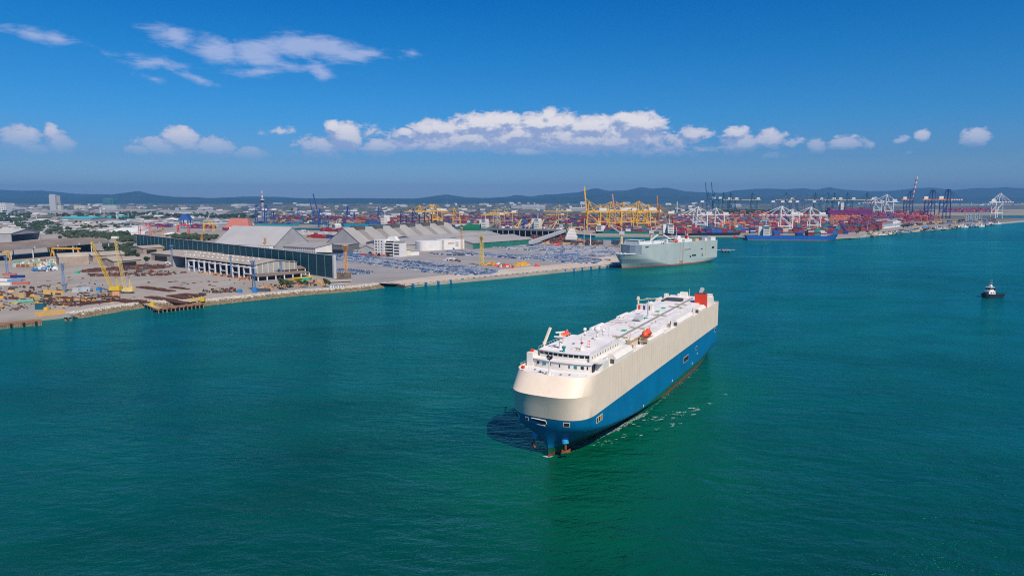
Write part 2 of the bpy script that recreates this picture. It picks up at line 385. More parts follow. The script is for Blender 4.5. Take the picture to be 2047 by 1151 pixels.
# ------------------------------------------------------------------ hills: forested ridges 11-21 km away
RIDGE = [(-300, 380), (0, 376), (60, 380), (110, 381), (160, 387), (230, 389), (265, 384), (285, 382), (310, 387), (350, 392), (390, 396), (450, 396), (490, 393), (560, 394), (620, 397), (700, 396), (760, 396), (830, 397), (870, 392), (895, 390), (930, 395), (980, 397), (1010, 394), (1032, 390), (1060, 393), (1100, 389), (1150, 384), (1190, 376), (1215, 381), (1250, 380), (1280, 373), (1300, 377), (1330, 374), (1370, 381), (1400, 383), (1440, 385), (1465, 379), (1500, 375), (1560, 377), (1600, 375), (1625, 379), (1650, 374), (1700, 379), (1730, 382), (1770, 381), (1810, 376), (1860, 374), (1900, 379), (1960, 375), (2000, 373), (2047, 376), (2350, 380)]
def interp(tab, x):
    for (x0, y0), (x1, y1) in zip(tab, tab[1:]):
        if x0 <= x <= x1: return y0 + (y1 - y0) * (x - x0) / (x1 - x0)
    return tab[-1][1]
def hills(name, dist, depth, ridge, seed, m):
    nx, ny = 420, 22; vs = []
    for j in range(ny):
        t_ = j / (ny - 1); d = dist + (t_ - 0.5) * depth
        prof = max(0, 1 - abs(t_ - 0.5) * 2) ** 1.15
        for i in range(nx):
            px = -250 + 2550 * i / (nx - 1); X = (px - 1023.5) / F * d
            top = ZAT(dist, interp(ridge, px))
            nz = mn.fractal(Vector((X / 900 + seed, d / 900, 0)), 1.0, 2.1, 5)
            h = max(0, top) * prof * (1 + .35 * nz * (1 - prof)) + 26 * nz * prof ** .5
            vs.append((X, d, LZ - 2 + max(0, h)))
    fs = [(j * nx + i, j * nx + i + 1, (j + 1) * nx + i + 1, (j + 1) * nx + i) for j in range(ny - 1) for i in range(nx - 1)]
    mb = MB(); mb.add(vs, fs); struct(name, mb, m, smooth=True)
mh = mat('forested_hills', (0.035, 0.070, 0.075), 0.95, var=0.5, scale=0.004, col2=(0.018, 0.04, 0.045), spec=0.1)
hills('hills', 17500, 5500, RIDGE, 3.1, mh)
RIDGE2 = [(-300, 396), (150, 396), (230, 391), (270, 384), (300, 388), (350, 394), (600, 397), (1100, 397), (1160, 392), (1190, 385), (1240, 391), (1500, 396), (1560, 391), (1640, 388), (1700, 393), (1900, 396), (2047, 392), (2350, 395)]
hills('hills', 13500, 3200, RIDGE2, 8.7, mh)
# ================================================================== the car carrier under way
WHITE = mat('ship_white', (0.80, 0.75, 0.68), 0.45, var=0.05, scale=0.3, streak=0.12)
CREAM = mat('ship_cream', (0.84, 0.70, 0.555), 0.5, var=0.04, scale=0.15, streak=0.16)
DECK = mat('ship_deck', (0.78, 0.74, 0.73), 0.8, var=0.09, scale=0.12)
GLASS = mat('dark_glass', (0.02, 0.03, 0.035), 0.12, var=0)
DARK = mat('dark_opening', (0.015, 0.017, 0.02), 0.7, var=0)
REDORANGE = mat('lifeboat_orange', (0.80, 0.09, 0.03), 0.4, var=0.06)
FUNRED = mat('funnel_red', (0.78, 0.055, 0.02), 0.45, var=0.06)
HBLUE = mat('hull_blue', (0.0, 0.165, 0.36), 0.42, var=0.12, scale=0.08, streak=0.2)
HGREEN = mat('hull_green', (0.01, 0.11, 0.055), 0.5, var=0.2, scale=0.4, streak=0.2)
HRED = mat('hull_red', (0.26, 0.035, 0.025), 0.6, var=0.15, scale=0.4)
LBLUE = mat('bell_blue', (0.03, 0.30, 0.58), 0.4, var=0.05)
RUST = mat('rust', (0.34, 0.12, 0.035), 0.9, var=0.3, scale=0.8)
RUSTB = mat('rust_brown', (0.13, 0.05, 0.03), 0.9, var=0.35, scale=0.5, col2=(0.06, 0.022, 0.016))
YEL = mat('crane_yellow', (0.74, 0.40, 0.035), 0.5, var=0.1, scale=0.2)
GREY = mat('mid_grey', (0.30, 0.30, 0.31), 0.7, var=0.1)
LGREY = mat('light_grey', (0.48, 0.49, 0.50), 0.65, var=0.08)
DGREY = mat('dark_grey', (0.07, 0.075, 0.085), 0.7, var=0.15)
BUFF = mat('buff_paint', (0.60, 0.45, 0.24), 0.6, var=0.1)
GRN = mat('deck_green', (0.02, 0.42, 0.24), 0.6, var=0.1)
TEALP = mat('teal_paint', (0.02, 0.28, 0.26), 0.5, var=0.1)
SHIP_A = R(28.63); SO = G(1096, 912)
SA = Vector((sin(SHIP_A), cos(SHIP_A), 0)); SS = Vector((-cos(SHIP_A), sin(SHIP_A), 0))
BH = 14.5; SL = 198.0; ZB = 15.1; ZD = 28.2
LV = [  # z, front x, shoulder x, exponent, aft end x, aft half breadth
    (-3.0, 2, 100, 1.22, 176, 8), (0.0, 0, 96, 1.27, 190, 11.0), (0.9, 0, 84, 1.30, 191.5, 11.6), (3.2, -.25, 58, 1.38, 195, 13.2), (5.0, -.7, 40, 1.58, 198, 14.3), (8.0, -1.8, 21, 2.05, 198, 14.5),
    (10.5, -2.9, 12, 2.65, 198, 14.5), (12.6, -4.0, 10, 2.9, 198, 14.5), (ZB, -4.5, 9, 3.0, 198, 14.5), (ZB + .02, -4.6, 9, 3.0, 198, 14.5), (19.2, -5.7, 9, 3.0, 198, 14.5), (23.2, -7.0, 8.5, 3.0, 198, 14.5), (23.3, -7.05, 8.5, 3.0, 198, 14.5), (ZD + 0.9, -1.2, 10, 3.0, 198, 14.5)]
LMAT = [2, 2, 1, 0, 0, 0, 0, 0, 0, 3, 3, 3, 3]
def outline(l, nb=26, ns=22):
    z, fx, xs, n, xe, ye = l; P = []
    for i in range(nb):
        a = (pi / 2) * i / nb
        P.append((xs - (xs - fx) * cos(a) ** (2 / n), BH * sin(a) ** (2 / n)))
    for i in range(ns + 1):
        x = xs + (xe - xs) * i / ns; u = max(0, (x - 140) / (xe - 140))
        P.append((x, BH - (BH - ye) * u ** 2.2))
    return P
def hull_mesh():
    mb = MB(); rings = []
    for l in LV:
        P = outline(l); ring = [(x, y, l[0]) for x, y in reversed(P)] + [(x, -y, l[0]) for x, y in P[1:]]
        rings.append(ring)
    n = len(rings[0]); vs = [p for r_ in rings for p in r_]; mb.v = vs
    for j in range(len(rings) - 1):
        for i in range(n):
            a, b = j * n + i, j * n + (i + 1) % n
            mb.f.append((a, a + n, b + n, b)); mb.mi.append(LMAT[j])
    return mb
def hull_pt(x, z, side):
    """point and outward normal on the hull at local x, height z (side -1 port, +1 starboard)"""
    def yy(x_, z_):
        for a, b in zip(LV, LV[1:]):
            if a[0] <= z_ <= b[0] and b[0] > a[0]:
                k = (z_ - a[0]) / (b[0] - a[0]); fx, xs, n = (a[i] + (b[i] - a[i]) * k for i in (1, 2, 3))
                if x_ >= xs: return BH
                q = min(1, max(0, (xs - x_) / (xs - fx))); return BH * (1 - q ** n) ** (1 / n)
        return BH
    y = yy(x, z); dxx = (yy(x + .3, z) - yy(x - .3, z)) / .6; dzz = (yy(x, z + .3) - yy(x, z - .3)) / .6
    nrm = Vector((-dxx, side, -dzz)).normalized()
    return Vector((x, side * y, z)), nrm
def LC(px, py, z):
    d = G(px, py, z) - SO; return Vector((min(194.5, d.x * SA.x + d.y * SA.y), min(12.6, max(-13.2, d.x * SS.x + d.y * SS.y)), z))
ship = thing('car_carrier', 'cream and blue car carrier steaming toward the viewer across open water', 'ship', SO, pi / 2 - SHIP_A)
me = hull_mesh().mesh('hull', [HBLUE, HGREEN, HRED, CREAM])
me.polygons.foreach_set('use_smooth', [True] * len(me.polygons))
try: me.set_sharp_from_angle(angle=R(28))
except Exception: pass
part('hull', me, None, ship)
# main deck plate
P = outline((ZD, -1.9, 10, 3.0, 198, 14.5)); P = [(x, y * .985) for x, y in P]
poly = [(x, y) for x, y in reversed(P)] + [(x, -y) for x, y in P[1:]]
dm = MB(); dm.add([(x, y, ZD) for x, y in poly], [tuple(range(len(poly)))]); part('main_deck', dm, DECK, ship)
tm = MB(); tm.add([(198, 14.5, 4.9), (198, -14.5, 4.9), (198, -14.5, ZB), (198, 14.5, ZB)], [(0, 1, 2, 3)], 0).add([(198, 14.5, ZB), (198, -14.5, ZB), (198, -14.5, ZD + .9), (198, 14.5, ZD + .9)], [(0, 1, 2, 3)], 1)
tm.add([(190, 11, 0), (190, -11, 0), (198, -14.3, 5), (198, 14.3, 5)], [(0, 1, 2, 3)], 2)
part('transom', tm, [HBLUE, CREAM, HGREEN], ship)
# raised centre deck with seams
um = MB(); um.prism([(44, -9.6), (194, -10.4), (194, 12.4), (150, 13.2), (44, 13.2)], ZD + .02, ZD + 3.3)
part('upper_deck', um, DECK, ship)
UD = ZD + 3.3
sm = MB()
for i in range(12):
    sm.box((50 + i * 12, 1, UD), (0.18, 22, 0.06))
for yy in (-6.5, 8.5): sm.box((118, yy, UD), (140, 0.16, 0.05))
part('deck_seams', sm, mat('seam_grey', (0.36, .37, .39), .8, var=.1), ship, kind='stuff')
# forward accommodation block with curved front
def bowed(x0, x1, y0, y1, z0, z1, bulge=1.6, m=0, lean=0.0):
    n = 10; F0 = [(x0 - bulge * (1 - ((i / n) * 2 - 1) ** 2), y0 + (y1 - y0) * i / n) for i in range(n + 1)]
    b = MB(); lo = [(x, y, z0) for x, y in F0] + [(x1, y1, z0), (x1, y0, z0)]; hi = [(x + lean, y, z1) for x, y in F0] + [(x1, y1, z1), (x1, y0, z1)]; k = len(lo)
    b.add(lo + hi, [(i, i + k, (i + 1) % k + k, (i + 1) % k) for i in range(k)] + [tuple(range(2 * k - 1, k - 1, -1))])
    return b, F0
b, F0 = bowed(11.0, 46, -10.8, 11.4, ZD + .01, ZD + 2.9); part('deckhouse', b, WHITE, ship)
b, _ = bowed(10.6, 46.3, -11.1, 11.7, ZD + 2.9, ZD + 3.1); part('bridge_deck', b, DECK, ship)
b, F1 = bowed(14.4, 44, -9.2, 10.6, ZD + 3.1, ZD + 5.5, 1.4); wh = part('wheelhouse', b, WHITE, ship)
b, _ = bowed(14.0, 44.3, -9.5, 10.9, ZD + 5.5, ZD + 5.75, 1.5); part('wheelhouse_roof', b, DECK, ship)
BR = ZD + 5.75
for i in range(10):     # bridge windows, each a pane
    k0, k1 = (i + .10) / 10, (i + .90) / 10
    def fp(k, x0=14.4, y0=-9.2, y1=10.6, bl=1.4): return (x0 - .04 - bl * (1 - (2 * k - 1) ** 2), y0 + (y1 - y0) * k)
    a, c = fp(k0), fp(k1); w_ = MB()
    w_.add([(a[0], a[1], ZD + 4.2), (c[0], c[1], ZD + 4.2), (c[0], c[1], ZD + 5.1), (a[0], a[1], ZD + 5.1), (a[0] + .1, a[1], ZD + 4.2), (c[0] + .1, c[1], ZD + 4.2), (c[0] + .1, c[1], ZD + 5.1), (a[0] + .1, a[1], ZD + 5.1)],
           [(3, 2, 1, 0), (0, 1, 5, 4), (2, 3, 7, 6)])
    part('bridge_window', w_, GLASS, wh)
for k, ww, col in ((.10, .9, GLASS), (.22, 1.3, TEALP), (.33, .4, DARK), (.5, .4, DARK), (.66, .45, DARK), (.76, 1.2, TEALP), (.87, 1.2, GLASS), (.95, .5, DARK)):
    x, y = 11.0 - .05 - 1.6 * (1 - (2 * k - 1) ** 2), -10.8 + 22.2 * (1 - k)
    w_ = MB(); w_.box((x, y, ZD + 1.2), (.12, ww, 1.0)); part('cabin_window', w_, col, ship)
# port side wall of the long upper house with scuttles, wings
wm = MB(); wm.box((28.6, -9.35, ZD + 3.1), (30.8, .12, 2.5)); part('side_wall', wm, WHITE, ship)
for i in range(11):
    w_ = MB(); w_.box((15.6 + i * 2.6, -9.44, ZD + 4.0), (.5, .06, .8)); part('scuttle', w_, DGREY, ship)
wg = MB(); wg.box((12.8, 12.6, ZD), (5.0, 2.4, 4.9)); part('bridge_wing', wg, WHITE, ship)
wg = MB(); wg.box((17.0, -12.4, ZD), (6.5, 3.4, 3.5), top=(.7, 1)).box((14.2, -12.0, ZD + 3.12), (3.2, 4.0, .45)); part('bridge_wing', wg, WHITE, ship, kind='stuff')
od = MB(); od.box((13.2, -10.95, ZD + .2), (2.8, .5, 2.2)); part('wing_opening', od, DARK, ship)
# port side casings along the deck edge
for (x0, x1, hh) in ((27, 46, 3.6), (66, 88, 3.0), (112, 140, 3.0), (154, 168, 2.8)):
    cb = MB(); cb.extrude([(-2.0, 0), (1.7, 0), (1.7, hh * .55), (0.3, hh), (-2.0, hh)], (x0, -12.6, ZD), (x1, -12.6, ZD)); part('side_casing', cb, WHITE, ship)
    ds = MB(); ds.box((x0 - .06, -12.7, ZD + .3), (.1, 1.5, 1.6)); part('casing_door', ds, DGREY, ship)
for (x0, x1, hh) in ((70, 86, 3.8), (104, 120, 3.7), (150, 160, 3.9), (168, 178, 4.0)):
    cb = MB(); cb.box(((x0 + x1) / 2, 13.6, ZD), (x1 - x0, 1.6, hh), top=(.9, .6)); part('side_casing', cb, WHITE, ship)
sl = MB()
for x in (48, 54, 90, 96, 102, 142, 146): sl.box((x, -12.4, ZD), (1.6, 1.2, 1.1 + (x % 3) * .4))
part('deck_lockers', sl, WHITE, ship, kind='stuff')
# lifeboats in their davits
def lifeboat(x, y, z, side):
    g = MB(); n, k = 12, 8; vs = []
    for i in range(n + 1):
        u = i / n * 2 - 1; r_ = (1 - abs(u) ** 2.6) ** .5 * 1.75 + .02
        for j in range(k): vs.append((u * 3.9, cos(2 * pi * j / k) * r_, sin(2 * pi * j / k) * r_ * (1.15 if sin(2 * pi * j / k) > 0 else .85)))
    g.add(vs, [(i * k + j, i * k + (j + 1) % k, (i + 1) * k + (j + 1) % k, (i + 1) * k + j) for i in range(n) for j in range(k)])
    g.box((1.6, 0, 1.2), (1.5, 1.3, .8), top=(.8, .8))
    lb = thing('lifeboat', 'orange enclosed lifeboat in the davits on the cream and blue ship\'s ' + ('port deck edge' if side < 0 else 'far deck edge'), 'lifeboat', ship.matrix_basis @ Vector((x, y, z)), pi / 2 - SHIP_A, 'lifeboats of the cream and blue car carrier')
    part('boat_hull', g, REDORANGE, lb, smooth=True)
    for u in (-2, -.6, .9):
        w_ = MB(); w_.box((u, -1.7, .3), (.6, .2, .4)); part('window', w_, DARK, lb)
    dv = MB()
    for u in (-2.9, 2.9):
        dv.bar((x + u, y - side * 2.2, z - 2.6), (x + u, y + side * .4, z + 2.2), .45, .5).bar((x + u, y - side * .4, z - 2.6), (x + u, y + side * 1.7, z - .9), .4)
        dv.bar((x + u, y - side * 2.2, z - 2.6), (x + u, y + side * 1.4, z - 2.6), .4)
    dv.bar((x - 2.9, y - side * 2, z - 1), (x + 2.9, y - side * 2, z - 1), .3)
    part('davit', dv, BUFF, ship)
p = LC(1290, 680, ZD + 1.5); lifeboat(p.x, -12.8, ZD + 4.2, -1)
p = LC(1141, 676, ZD + 3); lifeboat(43, 13.6, ZD + 5.0, 1)
# masts, radars, domes
def mast(px, py, z, pytop, r=.28, name='mast', m=WHITE, extra=None):
    p = LC(px, py, z); Yw = G(px, py, z).y; top = ZAT(Yw, pytop); g = MB(); g.tube(p, (p.x, p.y, top), r * 1.6, r * .8, 8)
    if extra: extra(g, p, top)
    part(name, g, m, ship); return p, top
p, t_ = mast(1098, 751, ZD, 718, .22, 'foremast', WHITE, lambda g, p, t: g.tube((p.x, p.y, p.z), (p.x, p.y, p.z + 1.3), .9, .35, 8))
g = MB(); g.box((p.x, p.y, t_), (1.2, 1.2, .25)).tube((p.x, p.y - .6, t_ + .3), (p.x, p.y + .6, t_ + 1.5), .28).tube((p.x, p.y + .7, t_ + .4), (p.x, p.y + .7, t_ + 1.2), .4).tube((p.x, p.y - .8, t_ + .4), (p.x, p.y - .8, t_ + 1.3), .4); part('mast_lights', g, DARK, ship)
def radar(g, p, t):
    g.box((p.x, p.y, t - 2.2), (1.6, 2.2, .3)).box((p.x - .8, p.y, t - .6), (.5, 4.2, .45), rz=.3).box((p.x, p.y + .4, t + .9), (.5, 3.6, .45), rz=.9).tube((p.x, p.y + .4, t - .3), (p.x, p.y + .4, t + .9), .35)
    g.bar((p.x + 1.5, p.y + 1, p.z), (p.x, p.y, t - 2), .25).bar((p.x + 1.5, p.y - 1, p.z), (p.x, p.y, t - 2), .25)
mast(1121, 696, BR, 670, .55, 'radar_mast', WHITE, radar)
p, t_ = mast(1163, 699, BR, 672, .32, 'signal_mast', WHITE, lambda g, p, t: (g.tube(p, (p.x, p.y, p.z + 1.2), .9, .4), g.bar((p.x, p.y - 1.4, t - 1), (p.x, p.y + 1.4, t - 1), .14)))
g = MB(); g.ball((p.x, p.y, t_ - 2.4), .55); part('red_ball', g, mat('signal_red', (.6, .02, .04), .5, var=0), ship)
for px, py, rr, hh in ((1194, 675, 1.35, 2.4), (1169, 671, .75, 2.0), (1206, 669, .7, 1.2)):
    p = LC(px, py, BR - .2); g = MB(); g.tube(p, (p.x, p.y, p.z + hh), .5, .3).ball((p.x, p.y, p.z + hh + rr * .8), rr, 6); part('radome', g, WHITE, ship, smooth=True)
mast(1218, 672, UD + 2.5, 653, .2, 'antenna_mast')
mast(1295, 632, UD, 597, .26, 'light_mast', LGREY, lambda g, p, t: g.box((p.x, p.y, t), (1.2, 2.2, .3)))
mast(1378, 592, UD, 577, .12, 'flag_mast', LGREY)
mast(1421, 592, ZD, 580, .1, 'antenna_mast')
g = MB(); p = LC(1127, 703, BR); g.tube(p, (p.x, p.y, p.z + 1.4), .45).tube((p.x, p.y, p.z + 1.4), (p.x, p.y, p.z + 2.0), .8, .8); part('vent_head', g, TEALP, ship)
for o_ in (-.6, .6):
    g = MB(); p = LC(1177 + o_ * 2.5, 694, BR)
    for q in range(5): g.tube((p.x, p.y, p.z + q * .5), (p.x, p.y, p.z + q * .5 + .5), .16, m=q % 2)
    part('striped_post', g, [FUNRED, WHITE], ship)
# provision crane by the wheelhouse
g = MB(); p = LC(1087, 697, BR - 1); g.tube(p, (p.x, p.y, p.z + 2.5), .5).bar((p.x, p.y, p.z + 1.5), (p.x + 3.5, p.y - 1.0, p.z + 7.5), .75, .75); part('provision_crane', g, CREAM, ship)
# gear standing along the port walkway and small fittings over the deck
g = MB(); rr = random.Random(77)
for i in range(46):
    x = rr.uniform(20, 186); g.box((x, rr.uniform(-11.2, -10.2), ZD), (rr.uniform(.3, 1.1), rr.uniform(.3, .8), rr.uniform(.5, 2.2)), m=rr.randrange(3))
for i in range(64):
    x = rr.uniform(50, 188); y = rr.uniform(-9, 12) if i % 3 else rr.choice((-9.2, 12.0)); g.box((x, y, UD), (rr.uniform(.25, .9), rr.uniform(.25, .7), rr.uniform(.15, .7)), m=rr.choice((0, 2, 1, 2)))
for i in range(16): g.box((rr.uniform(16, 42), rr.uniform(-8.5, 10), BR), (rr.uniform(.3, .9), rr.uniform(.3, .8), rr.uniform(.2, .9)), m=rr.choice((0, 2, 1, 2)))
for i in range(9): a = i / 8; g.box((2.6 + abs(a - .5) * 9, -11 + 22 * a, ZD), (.8, .5, .45), m=rr.randrange(3))
part('deck_fittings', g, [BUFF, GREY, WHITE, DGREY], ship, kind='stuff')
g = MB(); g.box((50, -11.0, ZD), (1.2, 1.2, 4.5)).bar((50, -11, ZD + 4), (54, -10.2, ZD + 6.5), .4); part('stores_crane', g, BUFF, ship)
g = MB(); g.bar((47, -10.3, ZD + 3.2), (66, -10.3, ZD + 3.2), .3, .4)
for k in range(8): g.bar((47 + k * 2.7, -10.3, ZD), (47 + k * 2.7, -10.3, ZD + 3.2), .25)
part('gangway_rail', g, BUFF, ship)
# lashed deck gear: pipe run, walkway crosses, green hatches
p0, p1 = LC(1226, 682, UD), LC(1386, 596, UD); n = 60; g = MB()
for i in range(n):
    a, b_ = p0 + (p1 - p0) * (i / n), p0 + (p1 - p0) * ((i + .72) / n); g.bar(a + Vector((0, 0, .22)), b_ + Vector((0, 0, .22)), .55, .35)
g.bar(p0 + Vector((0, .9, .15)), p1 + Vector((0, .9, .15)), .2)
part('deck_pipe_run', g, GREY, ship, kind='stuff')
for px, py in ((1240, 674), (1274, 656), (1319, 631), (1350, 614), (1361, 609)):
    p = LC(px, py, UD); g = MB(); g.bar((p.x - 1.6, p.y - 4, UD + .15), (p.x + 1.6, p.y + 4, UD + .15), .35, .2).bar((p.x + 2, p.y - 2.8, UD + .17), (p.x - 2, p.y + 2.8, UD + .17), .3, .2).box((p.x, p.y, UD), (1.1, 1.1, .45)); part('deck_fitting', g, mat('olive_yellow', (.42, .36, .16), .7, var=.15), ship)
for px, py in ((1247, 661), (1290, 636), (1314, 623), (1326, 616.5)):
    p = LC(px, py, UD); g = MB(); g.box((p.x, p.y, UD), (2.6, 2.0, .35)); part('deck_hatch', g, GRN, ship)
p = LC(1229, 654, BR - 4.6); g = MB(); g.box((p.x, p.y, UD), (1.6, 7, .06)); part('deck_marking', g, mat('faded_orange', (.60, .38, .28), .8, var=.1), ship)
# reel, cable drum and lines
p = LC(1276, 641, UD); g = MB()
for q in range(5): g.tube((p.x - 1.6 + q * .8, p.y - 1.5, UD + 1.2), (p.x - 1.3 + q * .8, p.y + 1.5, UD + 1.2), 1.1, 1.1, 10)
part('rope_reel', g, LGREY, ship)
a = LC(1218, 640, UD); g = MB(); g.bar(a, LC(1272, 641, UD), .4, .5).bar(LC(1222, 643, UD), LC(1270, 645, UD), .25, .3); part('deck_line', g, GREY, ship)
# starboard house with doors, post crane with yellow jib
p = LC(1272, 617, UD); p.y = 9.0; g = MB(); g.box((p.x, p.y, UD), (4, 8, 2.6)); part('stores_house', g, WHITE, ship)
for k, c in ((-2.6, FUNRED), (.0, mat('door_blue', (.03, .06, .28), .5, var=0)), (2.4, DARK)):
    w_ = MB(); w_.box((p.x - 2.05, p.y - k, UD + .2), (.1, 1.1, 2.1)); part('door', w_, c, ship)
q = Vector((p.x - 1, 12.6, ZD)); g = MB(); g.tube((q.x, q.y, ZD), (q.x, q.y, ZD + 8.2), .65, .5).box((q.x, q.y, ZD + 8.2), (1.2, 1.4, 1.8), top=(.6, .6)); part('crane_post', g, CREAM, ship)
e = Vector((p.x + 9, 5, ZD)); g = MB(); g.bar((q.x, q.y, ZD + 8.0), (e.x, e.y, ZD + 8.4), .3, .35); part('crane_jib', g, BUFF, ship)
g = MB()
for k in range(8): g.bar((p.x - 1.9, p.y - 4 + k * 1.1, UD + 2.6), (p.x - 1.9, p.y - 4 + k * 1.1, UD + 3.6), .12)
g.bar((p.x - 1.9, p.y - 4, UD + 3.6), (p.x - 1.9, p.y + 4, UD + 3.6), .12); part('railing', g, TEALP, ship)
# funnel with sloping exhaust, aft houses
p = LC(1399, 611, ZD + 1.4); g = MB(); g.box((p.x, p.y - .5, ZD), (6.4, 5.6, 8.4), top=(.96, .96)); fn = part('funnel', g, FUNRED, ship)
g = MB(); g.box((p.x, p.y - .5, ZD + 8.41), (6.3, 5.5, .25)).tube((p.x + 1, p.y + 1, ZD + 7.8), (p.x + 3, p.y - .6, ZD + 9.6), .5).tube((p.x + 1.6, p.y - 1.4, ZD + 7.8), (p.x + 1.8, p.y - 1.4, ZD + 9.4), .4); part('funnel_top', g, DGREY, fn)
g = MB(); g.bar((p.x + .5, p.y, ZD + 7.8), (p.x + 2.5, p.y - .6, ZD + 11.0), 1.7, 1.4); part('exhaust_pipe', g, LGREY, fn)
for px, py, dx_, dy_, dz_ in ((1417, 599, 5, 4, 4.6), (1367, 592, 4, 5, 3.8), (1429, 600, 7, 3.4, 3.2), (1357, 592, 1.6, 1.6, 3), (1329, 593, 1.6, 1.6, 3.4), (1318, 594, 1.6, 1.6, 3.8), (1311, 600, 7, 2.4, 2.0)):
    p = LC(px, py, UD); g = MB(); g.box((p.x, min(max(p.y, -12.6), 12), ZD + .04), (dx_, dy_, dz_ + 1.9), top=(.7, .8)); part('vent_house', g, WHITE, ship)
p = LC(1348, 601, UD); g = MB()
g.box((p.x, p.y, UD), (5, 9, 1.5)).box((p.x - 1, p.y + 5, UD), (11, 1.2, .9)); part('vehicle_ramp_housing', g, DGREY, ship)
# railings round the deck edge
g = MB()
Pp = outline((ZD, -1.1, 10, 3.0, 198, 14.5))
pts = [(x, y * .99) for x, y in reversed(Pp)] + [(x, -y * .99) for x, y in Pp[1:]]
for (a, b_) in zip(pts, pts[1:]):
    if a[1] > 0 and a[0] > 6:
        g.bar((a[0], a[1], ZD + 1.75), (b_[0], b_[1], ZD + 1.75), .07)
        L_ = sqrt((a[0] - b_[0]) ** 2 + (a[1] - b_[1]) ** 2); nn = max(1, int(L_ / 2.2))
        for k in range(nn): g.bar((a[0] + (b_[0] - a[0]) * k / nn, a[1] + (b_[1] - a[1]) * k / nn, ZD + .9), (a[0] + (b_[0] - a[0]) * k / nn, a[1] + (b_[1] - a[1]) * k / nn, ZD + 1.75), .08)
for yy, z_ in ((-9.6, BR), (10.8, BR)):
    for k in range(14): g.bar((14 + k * 2.2, yy, z_), (14 + k * 2.2, yy, z_ + 1), .08)
    g.bar((14, yy, z_ + 1), (43, yy, z_ + 1), .08)
part('railing', g, mat('rail_grey', (.45, .50, .50), .5, var=0), ship, kind='stuff')
g = MB(); p = LC(1063, 704, ZD + 5.6); g.box((12.5, 12.7, ZD + 4.9), (1.2, .9, .9)); part('life_raft', g, FUNRED, ship)
g = MB(); g.box((2.8, 11.4, ZD + .9), (1.2, .9, .9)); part('life_raft', g, FUNRED, ship)
# openings in the shell
def shell_box(x, z, side, w_, h_, m, d=.12, name='shell_opening', z0off=0):
    p, nrm = hull_pt(x, z, side); tang = Vector((0, 0, 1)).cross(nrm).normalized(); up = nrm.cross(tang).normalized(); g = MB(); vs = []
    for dd in (-.25, d):
        for i, j in ((-1, -1), (1, -1), (1, 1), (-1, 1)): vs.append(p + nrm * dd + tang * (i * w_ / 2) + up * (j * h_ / 2))
    g.add(vs, [(4, 5, 6, 7), (0, 1, 5, 4), (1, 2, 6, 5), (2, 3, 7, 6), (3, 0, 4, 7)]); return part(name, g, m, ship)
def opening(x, z, side, w_, h_):
    shell_box(x, z, side, w_ + .4, h_ + .4, CREAM, .06, 'opening_frame'); shell_box(x, z, side, w_, h_, DARK, .1, 'shell_opening')
def x_of_y(y, z, side):
    lo, hi = -12.0, 12.0
    for _ in range(40):
        m_ = (lo + hi) / 2
        if abs(hull_pt(m_, z, side)[0].y) < abs(y): lo = m_
        else: hi = m_
    return hi
for y_, z, w_, h_ in ((1.6, 13.6, 5.4, 1.3), (-8.2, 13.6, 1.8, 1.2), (6.3, 13.6, .9, .9), (11.6, 13.5, 3.6, 1.3)):
    s_ = 1 if y_ > 0 else -1; opening(x_of_y(y_, z, s_), z, s_, w_, h_)
for x, z, s_, w_, h_ in ((10.5, 12.8, -1, 5.2, 1.7), (127, 9.7, -1, 8.5, 2.3), (148, 11, -1, 2.2, 1.5), (192, 13.2, -1, 2.4, 2.0)):
    try: opening(x, z, s_, w_, h_)
    except Exception: pass
for x in (9.2, 11.2, 12.4): shell_box(x, 12.8, -1, .5, 1.6, BUFF, .2, 'fairlead')
shell_box(x_of_y(1.2, 12.2, 1), 12.2, 1, 3.6, .4, WHITE, .1, 'name_strip')
for x, z in ((60, 3.9), (103, 4.3), (140, 4.6), (150, 7.8)):
    shell_box(x, z, -1, .8, .9, WHITE, .06, 'hull_mark')
# hawse bells with rusty stockless anchors
for s_ in (-1, 1):
    p, nrm = hull_pt(1.6, 6.6, s_); d = (nrm + Vector((-.1, 0, -.9))).normalized(); g = MB(); g.tube(p - nrm * 1.0 + Vector((0, 0, 1.2)), p + nrm * 1.1 + Vector((0, 0, -.6)), 1.5, 1.15, 14)
    hb = part('hawse_bell', g, LBLUE, ship, smooth=False); e = p + nrm * 1.5 + Vector((0, 0, -1.2))
    g = MB(); g.bar(e + Vector((0, 0, 1.2)), e + Vector((0, 0, -1.7)), .5, .5)
    tang = Vector((0, 0, 1)).cross(nrm).normalized()
    g.bar(e + Vector((0, 0, -1.7)) - tang * 1.3, e + Vector((0, 0, -1.7)) + tang * 1.3, .6, .6)
    for k in (-1, 1):
        q = e + Vector((0, 0, -1.7)) + tang * 1.1 * k; g.add([q + tang * .5 * k - nrm * .3, q - tang * .7 * k - nrm * .3, q - tang * .7 * k + nrm * .5, q + tang * .5 * k + nrm * .5, q + nrm * .9 + tang * .5 * k + Vector((0, 0, 1.9))], [(0, 1, 2, 3), (0, 1, 4), (1, 2, 4), (2, 3, 4), (3, 0, 4)])
    part('anchor', g, RUST, ship)
# plating welds: shallow vertical frames on the cream side
g = MB()
for i in range(58):
    x = 20 + i * 3.05; g.box((x, -14.51, ZB + .3), (.10, .05, ZD - ZB - .2))
part('plate_seams', g, mat('seam_cream', (.56, .48, .38), .5, var=.1), ship, kind='stuff')
